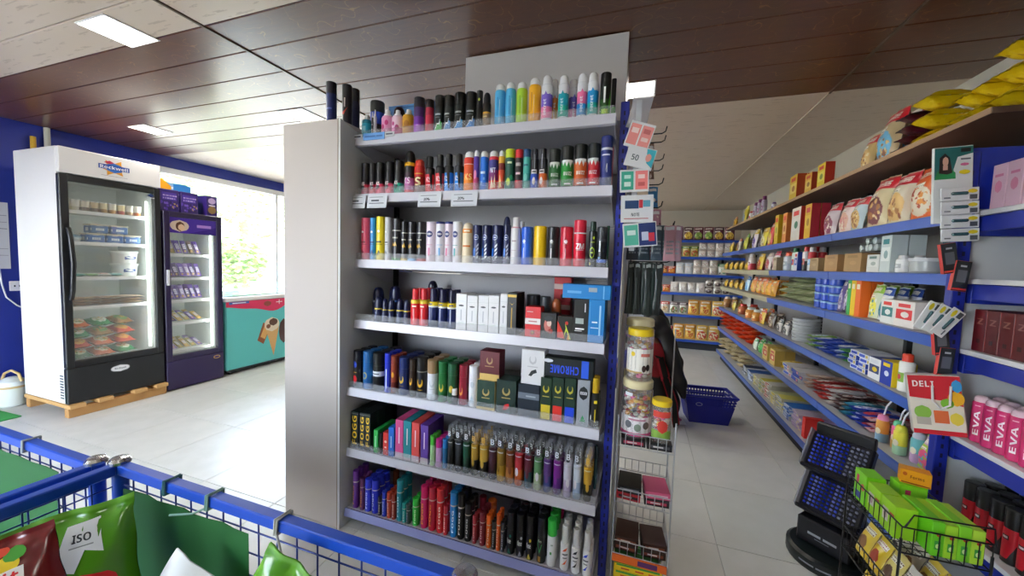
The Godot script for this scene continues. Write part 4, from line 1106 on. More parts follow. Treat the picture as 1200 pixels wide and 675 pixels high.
			["c", -0.9108, 0.1848, 0.0451, 0, 1, [[0.35, "#2f8be0"], [0.72, "#2f8be0"], [1, "#17181c"]], 0.3, "#17181c", "slim", O[2], "slim bottle-shaped black and blue can"],
			["c", -0.8552, 0.1814, 0.0442, 0, 1, [[0.35, "#2f8be0"], [0.72, "#2f8be0"], [1, "#17181c"]], 0.3, "#17181c", "slim", O[2], "slim bottle-shaped black and blue can"],
			["c", -0.8031, 0.1902, 0.0548, 0, 1, [[0.4, "#f08a1e"], [0.8, "#ea5a22"], [1, "#d83a2a"]], 0.16, "#e8eae8", "dome", [["t", "KS", 0, 0.36, 1.3, 0.15, "#fbd27a"], ["r", -0.9, 0.66, 0.9, 0.68, "#f4d0c0"]], "orange and red can with a white cap"],
			["c", -0.7616, 0.1915, 0.027, 0, 1, [[0.4, "#c23a6a"], [1, "#5a3a9a"]], 0.16, "#e8eae8", "dome", [["e", 0, 0.4, 0.5, 0.12, "#e88ab0"]], "purple and rose can with a white cap"],
			["c", -0.7233, 0.1871, 0.0399, 0, 1, [[1, "#1f6fd0"]], 0.16, "#e8eae8", "dome", [["r", -0.6, 0.42, 0.6, 0.48, "#d8ecfc"], ["e", -0.3, 0.2, 0.25, 0.05, "#8fc4f0"], ["e", 0.4, 0.3, 0.2, 0.04, "#8fc4f0"]], "bright blue dotted can with a white cap"],
			["c", -0.6756, 0.186, 0.0479, 0, 1, [[0.3, "#d8302a"], [0.6, "#7a1f6a"], [0.9, "#2a2a7a"], [1, "#c82a3a"]], 0.16, "#e8eae8", "dome", [["t", "NT", -0.1, 0.5, 1.1, 0.12, "#e6ecfa"], ["p", [[-0.6, 0.05], [-0.3, 0.35], [0, 0.1], [0.3, 0.4], [0.5, 0.08]], "#f0d8b0"]], "navy and red party can with a white cap"],
			["c", -0.6339, 0.1833, 0.0302, 0, 1, [[0.25, "#b8262a"], [0.6, "#d84a2a"], [0.8, "#7a1420"], [1, "#e0a82a"]], 0.16, "#e8eae8", "dome", [["p", [[-0.5, 0.05], [0, 0.4], [0.5, 0.08]], "#f4d48a"]], "red and yellow dancer can with a white cap"],
			["c", -0.5953, 0.1866, 0.0457, 0, 1, [[0.4, "#0f6a52"], [1, "#0a4a3c"]], 0.22, "#b4c81e", "flat", [["r", -0.45, 0.636, 0.45, 0.684, "#d8e8c0"], ["e", -0.2, 0.2, 0.4, 0.1, "#c8d85a"], ["e", 0.4, 0.3, 0.3, 0.07, "#2f9a6a"]], "dark green can with a lime cap"],
			["c", -0.551, 0.1818, 0.0366, 0, 1, [[0.3, "#b01c30"], [1, "#2a1a20"]], 0.22, "#c81e2a", "flat", [["r", -0.7, 0.58, 0.7, 0.66, "#b8b0ac"], ["r", -0.6, 0.373, 0.6, 0.427, "#e8c0c4"]], "black and red can with a red cap"],
			["c", -0.5131, 0.1794, 0.0345, 0, 1, [[0.5, "#2f9a8e"], [1, "#45b0a2"]], 0.2, "#124a78", "flat", [["r", -0.6, 0.576, 0.6, 0.624, "#0e5a6a"], ["e", 0, 0.3, 0.5, 0.1, "#74c8bc"]], "teal can with a dark blue cap"],
			["c", -0.477, 0.1789, 0.0366, 0, 1, [[0.3, "#2f5ac8"], [0.5, "#2a50c0"], [0.62, "#2a2428"], [1, "#1a1a20"]], 0.24, "#1c1c22", "slim", O[3], "black and cobalt striped can with a silver badge"],
			["c", -0.4375, 0.1782, 0.0378, 0, 1, [[0.3, "#e06a2e"], [0.5, "#d8622a"], [0.62, "#2a2428"], [1, "#1a1a20"]], 0.24, "#1c1c22", "slim", O[3], "black and orange striped can with a silver badge"],
			["c", -0.3868, 0.173, 0.0507, 0, 1, [[0.08, "#14161a"], [0.9, "#1d5a2a"], [1, "#15171a"]], 0.34, "#141618", "flat", O[4], "black capped dark green can with a jagged white rim"],
			["c", -0.3318, 0.1822, 0.0553, 0, 1, [[0.08, "#14161a"], [0.9, "#1f8a34"], [1, "#15171a"]], 0.34, "#141618", "flat", O[4], "black capped green can with a jagged white rim"],
			["c", -0.2731, 0.1855, 0.0559, 0, 1, [[0.08, "#14161a"], [0.9, "#c85a1e"], [1, "#15171a"]], 0.34, "#141618", "flat", O[4], "black capped orange can with a jagged white rim"],
			["c", -0.2159, 0.1851, 0.052, 0, 1, [[0.08, "#14161a"], [0.9, "#c01f2e"], [1, "#15171a"]], 0.34, "#141618", "flat", O[4], "black capped red can with a jagged white rim"],
			["c", -0.1648, 0.2129, 0.049, 0, 1, [[0.94, "#26347c"], [1, "#e8ecf4"]], 0.24, "#202e72", "flat", [["p", [[0.15, 0.28], [0.3, 0.45], [0.42, 0.45], [0.42, 0.28], [0.34, 0.28], [0.34, 0.4]], "#e6eaf6"], ["r", -0.6, 0.605, 0.8, 0.635, "#dfe4f2"]], "tall navy blue can with a white collar ring"],
			["c", -0.1471, 0.18, 0.0163, 0.05, 1, [[1, "#c85a6a"]], 0.2, "#d86a7a", "flat", [], "slim pink can behind the tall navy can"],
		],
		[
			["c", -1.4017, 0.2225, 0.0566, 0, 1, [[1, "#e0506a"]], 0.24, "#e0506a", "flat", [["r", -0.8, 0.36, 0.8, 0.37, "#8a1a34"], ["r", -0.6, 0.402, 0.6, 0.438, "#8a1a34"], ["p", [[-0.4, 0.1], [0, 0.24], [0.4, 0.18], [0, 0.12]], "#8a1a34"], ["e", 0, 0.66, 0.3, 0.03, "#f4f4f0"]], "coral pink can in one colour from cap to foot"],
			["c", -1.3493, 0.222, 0.0367, 0, 1, [[1, "#1f8ad0"]], 0.24, "#1f8ad0", "flat", [["r", -0.8, 0.36, 0.8, 0.37, "#0e3f8a"], ["r", -0.6, 0.402, 0.6, 0.438, "#0e3f8a"], ["p", [[-0.4, 0.1], [0, 0.24], [0.4, 0.18], [0, 0.12]], "#0e3f8a"], ["e", 0, 0.66, 0.3, 0.03, "#f4f4f0"]], "bright blue can in one colour from cap to foot"],
			["c", -1.3069, 0.2283, 0.0467, 0, 1, [[1, "#e8cf1e"]], 0.24, "#e8cf1e", "flat", [["r", -0.8, 0.36, 0.8, 0.37, "#3a3408"], ["r", -0.6, 0.402, 0.6, 0.438, "#3a3408"], ["p", [[-0.4, 0.1], [0, 0.24], [0.4, 0.18], [0, 0.12]], "#3a3408"], ["e", 0, 0.66, 0.3, 0.03, "#f4f4f0"]], "yellow can in one colour from cap to foot"],
			["c", -1.2559, 0.2234, 0.0365, 0, 1, [[1, "#cfd0d4"]], 0.24, "#cfd0d4", "flat", [["r", -0.8, 0.36, 0.8, 0.37, "#5a5c64"], ["r", -0.6, 0.402, 0.6, 0.438, "#5a5c64"], ["p", [[-0.4, 0.1], [0, 0.24], [0.4, 0.18], [0, 0.12]], "#5a5c64"], ["e", 0, 0.66, 0.3, 0.03, "#f4f4f0"]], "silver white can in one colour from cap to foot"],
			["c", -1.2058, 0.2186, 0.0585, 0, 1, [[0.1, "#2f9a3a"], [0.97, "#1b1b1e"], [1, "#c8c8c0"]], 0.28, "#1b1b1e", "flat", O[5], "black can with a gold emblem and green foot"],
			["c", -1.1563, 0.2009, 0.0389, 0, 1, [[0.1, "#d8b02a"], [0.97, "#1b1b1e"], [1, "#c8c8c0"]], 0.28, "#1b1b1e", "flat", O[5], "black can with a gold emblem and yellow foot"],
			["c", -1.1129, 0.2007, 0.0459, 0, 1, [[0.1, "#4aa0d8"], [0.97, "#1b1b1e"], [1, "#c8c8c0"]], 0.28, "#1b1b1e", "flat", O[5], "black can with a gold emblem and light blue foot"],
			["c", -1.0601, 0.2005, 0.0551, 0, 1, [[0.1, "#d0333a"], [0.97, "#1b1b1e"], [1, "#c8c8c0"]], 0.28, "#1b1b1e", "flat", O[5], "black can with a gold emblem and red foot"],
			["c", -1.0033, 0.2002, 0.054, 0, 1, [[1, "#ecdce8"]], 0.06, "#e6d8e6", "flat", [["e", 0, 0.69, 0.62, 0.085, "#1a2470"], ["t", "NIVEA", 0, 0.69, 0.95, 0.045, "#ffffff"], ["r", -0.18, 0.15, 0.18, 0.35, "#e08ab0"], ["r", -0.6, 0.42, 0.6, 0.43, "#e08ab0"]], "pale pink can with a round navy badge"],
			["c", -0.95, 0.2, 0.0482, 0, 1, [[1, "#eceaf0"]], 0.06, "#24307a", "flat", [["e", 0, 0.69, 0.62, 0.085, "#1a2470"], ["t", "NIVEA", 0, 0.69, 0.95, 0.045, "#ffffff"], ["r", -0.18, 0.15, 0.18, 0.35, "#7ab4e0"], ["r", -0.6, 0.42, 0.6, 0.43, "#7ab4e0"]], "navy lidded white can with a round navy badge"],
			["c", -0.9024, 0.1998, 0.042, 0, 1, [[1, "#ecdce8"]], 0.06, "#24307a", "flat", [["e", 0, 0.69, 0.62, 0.085, "#1a2470"], ["t", "NIVEA", 0, 0.69, 0.95, 0.045, "#ffffff"], ["r", -0.18, 0.15, 0.18, 0.35, "#e06a9a"], ["r", -0.6, 0.42, 0.6, 0.43, "#e06a9a"]], "navy lidded pearl pink can with a round navy badge"],
			["c", -0.8579, 0.1996, 0.0457, 0, 1, [[1, "#eceaf0"]], 0.06, "#eef0f2", "flat", [["e", 0, 0.69, 0.62, 0.085, "#1a2470"], ["t", "NIVEA", 0, 0.69, 0.95, 0.045, "#ffffff"], ["r", -0.18, 0.15, 0.18, 0.35, "#2aa0a0"], ["r", -0.6, 0.42, 0.6, 0.43, "#2aa0a0"]], "white with teal print can with a round navy badge"],
			["c", -0.8026, 0.1952, 0.0549, 0, 1, [[1, "#f0dfba"]], 0.2, "#f2e2c2", "dome", [["r", -1, 0.74, 1, 0.84, "#ec9a3a"], ["r", -0.55, 0.772, 0.55, 0.808, "#fff4e0"], ["r", -0.7, 0.399, 0.7, 0.441, "#d8782a"]], "cream and orange can with an orange band"],
			["c", -0.7496, 0.1829, 0.0427, 0, 1, [[1, "#1a2258"]], 0.3, "#151c48", "flat", O[6], "navy blue can with a ringed badge and white stripes"],
			["c", -0.6995, 0.1828, 0.0463, 0, 1, [[1, "#1a2258"]], 0.3, "#151c48", "flat", O[6], "navy blue can with a ringed badge and white stripes"],
			["c", -0.6473, 0.1827, 0.0519, 0, 1, [[1, "#1a2258"]], 0.3, "#151c48", "flat", O[6], "navy blue can with a ringed badge and white stripes"],
			["c", -0.5982, 0.1827, 0.0352, 0, 1, [[1, "#1a2258"]], 0.3, "#151c48", "flat", O[6], "navy blue can with a ringed badge and white stripes"],
			["c", -0.5568, 0.2177, 0.0463, 0, 1, [[0.97, "#e9e8ea"], [1, "#e6a8b0"]], 0.2, "#eeecec", "slim", [["r", -0.5, 0.3, 0.5, 0.31, "#c8b8bc"], ["r", -0.45, 0.485, 0.45, 0.515, "#b8a8b0"]], "tall white bottle with a faint pink ring"],
			["c", -0.5024, 0.1748, 0.0533, 0, 1, [[1, "#2a5fd0"]], 0.28, "#2a5fd0", "flat", [["e", -0.1, 0.62, 0.28, 0.05, "#dfe8fa"], ["r", -0.16, 0.19, -0.04, 0.45, "#dfe8fa"], ["r", -0.4, 0.56, 0.2, 0.565, "#dfe8fa"]], "wide plain royal blue can with a small emblem"],
			["c", -0.4419, 0.1786, 0.0581, 0, 1, [[1, "#f0c40e"]], 0.28, "#f0c40e", "flat", [["e", -0.1, 0.62, 0.28, 0.05, "#f0c40e"], ["r", -0.16, 0.19, -0.04, 0.45, "#f0c40e"], ["r", -0.4, 0.56, 0.2, 0.565, "#f0c40e"]], "wide plain sunny yellow can with a small emblem"],
			["c", -0.3806, 0.1748, 0.0528, 0, 1, [[1, "#1f2022"]], 0.28, "#1f2022", "flat", [["e", -0.1, 0.62, 0.28, 0.05, "#e8e8e6"], ["r", -0.16, 0.19, -0.04, 0.45, "#e8e8e6"], ["r", -0.4, 0.56, 0.2, 0.565, "#e8e8e6"]], "wide plain black can with a small emblem"],
			["c", -0.3208, 0.1747, 0.0554, 0, 1, [[1, "#cc2238"]], 0.28, "#cc2238", "flat", [["e", -0.1, 0.62, 0.28, 0.05, "#f6dfe2"], ["r", -0.16, 0.19, -0.04, 0.45, "#f6dfe2"], ["r", -0.4, 0.56, 0.2, 0.565, "#f6dfe2"]], "wide plain crimson can with a small emblem"],
			["c", -0.262, 0.2043, 0.0541, 0, 1, [[0.96, "#d8243c"], [1, "#e8e6e6"]], 0.27, "#d42a40", "flat", [["t", "ZM", 0, 0.44, 1.4, 0.12, "#fbf6f6"], ["r", -0.6, 0.355, 0.6, 0.365, "#fbf6f6"], ["r", -0.3, 0.151, 0.3, 0.169, "#f4c8d0"]], "tall red can with large white letters"],
			["c", -0.2051, 0.1966, 0.034, 0, 1, [[1, "#15171a"]], 0.2, "#12342a", "slim", [["e", 0, 0.32, 0.62, 0.13, "#a8c82a"], ["e", 0, 0.32, 0.5, 0.1, "#15171a"], ["r", -0.3, 0.305, 0.3, 0.335, "#a8c82a"], ["e", 0.3, 0.64, 0.22, 0.035, "#c0d83a"], ["e", -0.4, 0.08, 0.22, 0.035, "#d0c83a"], ["r", -0.35, 0.535, 0.55, 0.565, "#8fa83a"]], "black can with yellow-green rings and a dark green cap"],
			["c", -0.1666, 0.1747, 0.0418, 0, 1, [[0.18, "#15171c"], [0.29, "#2f6fe0"], [0.9, "#1c1e22"], [1, "#4a4e54"]], 0.3, "#30343a", "flat", [["r", -0.365, 0.39, -0.035, 0.65, "#dfe2e6"], ["e", -0.25, 0.24, 0.3, 0.03, "#8fc0f0"]], "black and grey can with a blue foot band"],
			["c", -0.6209, 0.2292, 0.0395, 0.055, 1, [[1, "#18204c"]], 0.3, "#141a40", "dome", [], "tall navy bottle behind the striped navy cans"],
			["c", -0.5476, 0.2062, 0.0302, 0.07, 1, [[1, "#e2e2e6"]], 0.2, "#e8e8ea", "slim", [], "white bottle behind the tall white bottle"],
			["c", -0.1462, 0.1825, 0.0144, 0.04, 1, [[1, "#14503c"]], 0.24, "#124434", "flat", [], "dark green can squeezed in at the end"],
		],
		[
			["c", -1.3159, 0.1295, 0.0514, 0, 1, [[0.93, "#161d48"], [1, "#d8c24a"]], 0.45, "#141a40", "dome", O[7], "small navy can with a thin yellow ring"],
			["c", -1.2695, 0.1232, 0.0348, 0, 1, [[0.93, "#161d48"], [1, "#d8c24a"]], 0.45, "#141a40", "dome", O[7], "small navy can with a thin yellow ring"],
			["c", -1.2318, 0.1255, 0.0393, 0, 1, [[0.93, "#161d48"], [1, "#d8c24a"]], 0.45, "#141a40", "dome", O[7], "small navy can with a thin yellow ring"],
			["c", -1.1788, 0.1288, 0.0427, 0, 1, [[0.93, "#161d48"], [1, "#d8c24a"]], 0.45, "#141a40", "dome", O[7], "small navy can with a thin yellow ring"],
			["c", -1.137, 0.1269, 0.0396, 0, 1, [[0.93, "#161d48"], [1, "#d8c24a"]], 0.45, "#141a40", "dome", O[7], "small navy can with a thin yellow ring"],
			["c", -1.0888, 0.1871, 0.0482, 0, 2, [[0.85, "#d8222e"], [0.97, "#e0c83a"], [1, "#e0c83a"]], 0.3, "#d42a34", "slim", O[8], "red can with a yellow collar and red cap"],
			["c", -1.0368, 0.1898, 0.0473, 0, 2, [[0.85, "#d8222e"], [0.97, "#e0c83a"], [1, "#e0c83a"]], 0.3, "#d42a34", "slim", O[8], "red can with a yellow collar and red cap"],
			["c", -0.9837, 0.1926, 0.0514, 0, 2, [[0.78, "#141f5c"], [0.84, "#eef0f0"], [1, "#e0c62a"]], 0.34, "#161c40", "slim", O[9], "navy can with a yellow and white collar"],
			["c", -0.9301, 0.1912, 0.0504, 0, 2, [[0.78, "#141f5c"], [0.84, "#eef0f0"], [1, "#e0c62a"]], 0.34, "#161c40", "slim", O[9], "navy can with a yellow and white collar"],
			["c", -0.8775, 0.1898, 0.0495, 0, 2, [[0.78, "#141f5c"], [0.84, "#eef0f0"], [1, "#e0c62a"]], 0.34, "#161c40", "slim", O[9], "navy can with a yellow and white collar"],
			["b", -0.8163, 0.1763, 0.0554, 0, 2, "#e6e7e9", 0.052, "#e6e7e9", "#e6e7e9", O[10], "white perfume carton with grey print"],
			["b", -0.7579, 0.1714, 0.0542, 0, 2, "#e6e7e9", 0.052, "#e6e7e9", "#e6e7e9", O[10], "white perfume carton with grey print"],
			["b", -0.7003, 0.1748, 0.0526, 0, 2, "#e6e7e9", 0.052, "#e6e7e9", "#e6e7e9", O[10], "white perfume carton with grey print"],
			["b", -0.6474, 0.1779, 0.0516, 0, 2, "#e6e7e9", 0.052, "#e6e7e9", "#e6e7e9", O[10], "white perfume carton with grey print"],
			["b", -0.5978, 0.1888, 0.0356, 0, 2, "#e6e7e9", 0.052, "#e6e7e9", "#e6e7e9", O[10], "white perfume carton with grey print"],
			["b", -0.5574, 0.1952, 0.0439, 0, 2, "#17161a", 0.06, "#17161a", "#17161a", [["r", -1, 0.9, 1, 0.96, "#d8b23a"], ["p", [[-0.6, 0.78], [-0.2, 0.74], [0.2, 0.74], [0.6, 0.78], [0, 0.71]], "#d8b23a"], ["r", -0.105, 0.15, 0.105, 0.65, "#c8a02e"]], "tall black carton with gold upright lettering"],
			["b", -0.4547, 0.1381, 0.0727, 0, 1, "#d4242e", 0.06, "#d4242e", "#d4242e", [["r", -1, 0.42, 1, 0.62, "#f0e6e4"], ["r", -0.55, 0.502, 0.55, 0.538, "#c8787c"], ["e", 0, 0.15, 0.28, 0.08, "#3a1414"], ["e", 0, 0.15, 0.12, 0.035, "#d8a04a"], ["r", -0.8, 0.82, 0, 0.85, "#f4d0d0"]], "red carton with a white band and small flower mark"],
			["b", -0.3819, 0.1159, 0.0707, 0, 1, "#16171b", 0.06, "#16171b", "#16171b", [["e", -0.1, 0.52, 0.45, 0.28, "#c8746a"], ["e", 0.1, 0.6, 0.3, 0.14, "#e8c8b8"], ["p", [[-0.6, 0.8], [0, 0.9], [0.6, 0.82], [0.3, 0.68], [-0.3, 0.66]], "#2a2c34"], ["e", 0.3, 0.3, 0.3, 0.1, "#a8342e"]], "black carton with a small portrait print"],
			["b", -0.3062, 0.1061, 0.0691, 0, 1, "#191614", 0.06, "#191614", "#191614", [["p", [[-1, 0.1], [-1, 0.8], [-0.2, 0.3], [0, 0.06]], "#d8372a"], ["p", [[-0.2, 0.06], [0.1, 0.5], [0, 0.7], [0.25, 0.5], [0.8, 0.05], [0.55, 0.05], [0.2, 0.4]], "#c8d84a"], ["e", 0.2, 0.72, 0.2, 0.08, "#c0302a"], ["p", [[0.3, 0.05], [0.6, 0], [0.5, 0.35]], "#e8a03a"]], "black carton with a red and green leaf print"],
			["b", -0.2388, 0.1868, 0.0637, 0, 2, "#17181a", 0.07, "#17181a", "#17181a", [["r", -0.7, 0.42, 0.4, 0.55, "#aab4b2"], ["r", -0.7, 0.282, 0.5, 0.318, "#eef0f0"], ["r", -0.8, 0.245, 0.2, 0.26, "#d8dada"], ["r", 0.475, 0.7, 0.625, 0.9, "#dcdcdc"]], "tall black carton with white print"],
			["b", -0.1725, 0.1872, 0.067, 0, 2, "#1f84cc", 0.07, "#1f84cc", "#1f84cc", [["r", 0.345, 0.17, 0.555, 0.87, "#a8d8f4"], ["r", -0.7, 0.34, 0.3, 0.36, "#d8eefa"], ["r", -0.55, 0.462, 0.15, 0.498, "#e8f6fc"], ["r", -0.85, 0.05, -0.8, 0.95, "#6fb8e8"]], "sky blue carton with white upright lettering"],
			["c", -1.3948, 0.1731, 0.0705, 0.085, 1, [[0.93, "#161d48"], [1, "#9aa0b0"]], 0.42, "#141a40", "dome", [], "tall navy round topped can in the back row"],
			["c", -1.3409, 0.1789, 0.0624, 0.085, 1, [[0.93, "#161d48"], [1, "#2a6ac0"]], 0.42, "#141a40", "dome", [], "tall navy round topped can in the back row"],
			["c", -1.2761, 0.1869, 0.0611, 0.085, 1, [[0.93, "#161d48"], [1, "#2a6ac0"]], 0.42, "#141a40", "dome", [], "tall navy round topped can in the back row"],
			["c", -1.1144, 0.2189, 0.066, 0.2, 1, [[1, "#12142c"]], 0.4, "#171a34", "dome", [], "large dark navy round cap bottle in the back row"],
			["c", -0.4923, 0.1843, 0.0688, 0.1, 1, [[1, "#24262a"]], 0.4, "#2a2c32", "flat", [], "wide bottle with a smoky black cap behind the red carton"],
			["c", -0.4301, 0.1796, 0.0505, 0.1, 1, [[1, "#2a2d32"]], 0.4, "#3a3e46", "flat", [], "bottle with a grey black cap behind the portrait carton"],
			["c", -0.3754, 0.1706, 0.0536, 0.1, 1, [[1, "#3a2018"]], 0.4, "#a8562e", "dome", [], "bottle with a shiny copper cap"],
		],
		[
			["c", -1.4037, 0.1974, 0.0526, 0, 3, [[1, "#17171c"]], 0.3, "#141418", "flat", [["e", 0, 0.62, 0.5, 0.1, "#2a44b0"], ["e", 0, 0.22, 0.55, 0.12, "#d8262e"], ["r", -0.5, 0.4, 0.5, 0.42, "#c8a030"]], "black can with blue and red flashes"],
			["c", -1.3402, 0.1996, 0.057, 0, 3, [[1, "#1f5a9a"]], 0.28, "#24609e", "flat", [["e", 0, 0.36, 0.45, 0.1, "#c8a83a"], ["e", 0, 0.36, 0.32, 0.07, "#1f5a9a"]], "mid blue can with a gold crest"],
			["c", -1.2748, 0.1976, 0.0664, 0, 3, [[0.58, "#17181a"], [0.78, "#d8dade"], [1, "#17181a"]], 0.34, "#1a1a1c", "flat", [["r", -0.65, 0.435, 0.65, 0.465, "#4a4c52"]], "black can with a silver band"],
			["c", -1.2082, 0.2049, 0.0387, 0, 3, [[1, "#2030b0"]], 0.22, "#2634b8", "flat", [["r", -0.15, 0.1, 0.15, 0.6, "#e0e6fa"]], "cobalt blue can with upright white lettering"],
			["c", -1.1705, 0.1957, 0.0357, 0, 3, [[0.4, "#5a1c14"], [1, "#8c3a22"]], 0.24, "#8a3a24", "flat", [["e", 0, 0.5, 0.4, 0.08, "#d8a42e"]], "rust red can with a gold crest"],
			["c", -1.1147, 0.1931, 0.0604, 0, 3, [[1, "#182456"]], 0.3, "#1c2a60", "flat", [["e", 0, 0.42, 0.5, 0.12, "#d8aa3a"], ["e", 0, 0.47, 0.32, 0.1, "#182456"], ["r", -0.5, 0.24, 0.5, 0.25, "#c89c34"]], "navy can with a gold laurel crest"],
			["c", -1.0605, 0.1905, 0.0363, 0, 3, [[1, "#2a1a14"]], 0.3, "#30221c", "flat", [["e", 0, 0.42, 0.5, 0.12, "#d8a02e"], ["e", 0, 0.47, 0.32, 0.1, "#2a1a14"]], "dark brown can with a gold laurel crest"],
			["c", -1.0119, 0.2047, 0.0595, 0, 3, [[0.97, "#141416"], [1, "#8a8a86"]], 0.34, "#1a1a1c", "flat", [["e", -0.1, 0.38, 0.5, 0.12, "#e0ac2e"], ["e", -0.1, 0.43, 0.32, 0.1, "#141416"], ["r", -0.6, 0.2, 0.4, 0.215, "#c89c34"]], "black can with a gold laurel crest"],
			["c", -0.9509, 0.1987, 0.0547, 0, 3, [[1, "#e0e3e8"]], 0.34, "#9a7c5a", "flat", [["e", 0.1, 0.42, 0.45, 0.11, "#c6ccd4"], ["e", 0.1, 0.46, 0.3, 0.09, "#e0e3e8"], ["r", -0.4, 0.27, 0.6, 0.28, "#a8aeb8"]], "white can with a tan cap"],
			["c", -0.8911, 0.1972, 0.0465, 0, 3, [[1, "#1d6a34"]], 0.28, "#206c38", "flat", [["e", -0.1, 0.36, 0.5, 0.12, "#d8b43a"], ["e", -0.1, 0.41, 0.32, 0.1, "#1d6a34"]], "bright green can with a gold laurel crest"],
			["c", -0.8372, 0.1951, 0.0525, 0, 3, [[1, "#175030"]], 0.3, "#195434", "flat", [["r", -0.75, 0.1, -0.65, 0.9, "#c8d0c8"], ["e", 0.2, 0.36, 0.4, 0.1, "#c8a83a"]], "dark green can with a silver stripe"],
			["c", -0.7797, 0.1935, 0.0425, 0, 3, [[1, "#8c1a30"]], 0.3, "#8f1e34", "flat", [["e", 0, 0.36, 0.5, 0.12, "#d8923a"], ["e", 0, 0.41, 0.32, 0.1, "#8c1a30"]], "wine red can with a gold laurel crest"],
			["c", -0.7257, 0.1959, 0.0504, 0, 3, [[1, "#e4e6ea"]], 0.3, "#e8e9ec", "flat", [["e", 0, 0.55, 0.4, 0.08, "#c8d0d8"], ["p", [[-0.6, 0.1], [0, 0.3], [0.5, 0.1]], "#c4d4dc"]], "plain white can with faint grey crest"],
			["b", -0.6544, 0.1394, 0.0901, 0, 1, "#173a2c", 0.09, "#c8b06a", "#c8b06a", [["r", -1, 0, 1, 0.09, "#d0b876"], ["e", 0, 0.6, 0.4, 0.14, "#b09a5c"], ["e", 0, 0.645, 0.264, 0.12, "#173a2c"], ["r", -0.45, 0.385, 0.45, 0.415, "#b09a5c"]], "dark green gift carton with a gold base"],
			["b", -0.5542, 0.1527, 0.0947, 0, 1, "#152e24", 0.09, "#152e24", "#152e24", [["e", 0, 0.66, 0.4, 0.14, "#b09a5c"], ["e", 0, 0.705, 0.264, 0.12, "#152e24"], ["r", -0.45, 0.445, 0.45, 0.475, "#b09a5c"], ["p", [[-0.3, 0.1], [-0.1, 0.26], [0.3, 0.3], [0.35, 0.2], [0.1, 0.12]], "#d8222a"]], "dark green gift carton with a red horse mark"],
			["b", -0.4473, 0.1472, 0.0988, 0, 1, "#1b2430", 0.09, "#1b2430", "#1b2430", [["r", -1, 0.55, 1, 0.74, "#6a7480"], ["r", -0.25, 0.616, 0.65, 0.664, "#a0aab4"]], "navy gift carton with a grey band"],
			["b", -0.3688, 0.1888, 0.0506, 0, 2, "#12301f", 0.07, "#12301f", "#12301f", [["r", -0.8, 0.02, 0.8, 0.36, "#c8b42a"], ["e", 0, 0.74, 0.55, 0.1, "#c8b83a"], ["e", 0, 0.775, 0.36, 0.085, "#12301f"], ["r", -0.6, 0.55, 0.6, 0.571, "#b8a84a"]], "narrow dark green carton with a yellow lower block"],
			["b", -0.316, 0.1957, 0.0496, 0, 2, "#12301f", 0.07, "#12301f", "#12301f", [["r", -0.8, 0.02, 0.8, 0.36, "#d8302a"], ["e", 0, 0.74, 0.55, 0.1, "#c8b83a"], ["e", 0, 0.775, 0.36, 0.085, "#12301f"], ["r", -0.6, 0.55, 0.6, 0.571, "#b8a84a"]], "narrow dark green carton with a red lower block"],
			["b", -0.2632, 0.2025, 0.0485, 0, 2, "#12301f", 0.07, "#12301f", "#12301f", [["r", -0.8, 0.02, 0.8, 0.36, "#1a44d0"], ["e", 0, 0.74, 0.55, 0.1, "#c8b83a"], ["e", 0, 0.775, 0.36, 0.085, "#12301f"], ["r", -0.6, 0.55, 0.6, 0.571, "#b8a84a"]], "narrow dark green carton with a blue lower block"],
			["b", -0.2054, 0.1989, 0.0521, 0, 2, "#9aa0a6", 0.06, "#9aa0a6", "#9aa0a6", [["e", 0, 0.72, 0.72, 0.15, "#15181c"], ["r", -0.55, 0.69, 0.55, 0.75, "#e8eaec"], ["t", "NIVEA", 0, 0.72, 0.9, 0.045, "#22262c"], ["p", [[-0.5, 0.1], [0, 0.24], [0.5, 0.1]], "#2f9a5a"]], "silver grey carton with a round black badge"],
			["c", -0.1583, 0.2109, 0.0385, 0, 2, [[0.82, "#121214"], [1, "#1a1a16"]], 0.3, "#c8a41e", "slim", [["r", 0.1, 0.5, 0.8, 0.56, "#e0c62a"], ["r", 0.295, 0.12, 0.505, 0.38, "#e0c62a"], ["e", -0.6, 0.2, 0.22, 0.06, "#e8e8e4"]], "black bottle with a yellow collar and yellow lettering"],
		],
		[
			["b", -1.4057, 0.1988, 0.0485, 0, 3, "#15161a", 0.06, "#15161a", "#15161a", O[11], "tall black carton with bold yellow upright lettering"],
			["b", -1.357, 0.1999, 0.0355, 0, 3, "#15161a", 0.06, "#15161a", "#15161a", O[11], "tall black carton with bold yellow upright lettering"],
			["b", -1.3213, 0.2013, 0.0347, 0, 3, "#15161a", 0.06, "#15161a", "#15161a", O[11], "tall black carton with bold yellow upright lettering"],
			["b", -1.2692, 0.122, 0.0265, 0, 3, "#27b04a", 0.05, "#27b04a", "#27b04a", [["r", -0.15, 0.25, 0.15, 0.75, "#c8f0d0"]], "small bright green carton"],
			["c", -1.2404, 0.1087, 0.021, 0, 3, [[1, "#17181a"]], 0.3, "#141416", "flat", [], "slim black can beside the green carton"],
			["b", -1.2072, 0.1193, 0.0312, 0, 3, "#d8342e", 0.05, "#d8342e", "#d8342e", [["e", 0, 0.6, 0.5, 0.06, "#f4c8b0"], ["r", -0.35, 0.32, 0.35, 0.38, "#f6d8cc"]], "small red carton"],
			["b", -1.1729, 0.1528, 0.0334, 0, 3, "#1a6fd0", 0.05, "#1a6fd0", "#1a6fd0", [["r", -0.15, 0.3, 0.15, 0.7, "#cfe4fa"]], "small blue carton"],
			["b", -1.1246, 0.2018, 0.0455, 0, 3, "#d8508e", 0.05, "#d8508e", "#d8508e", O[12], "tall pink carton with a pale foot"],
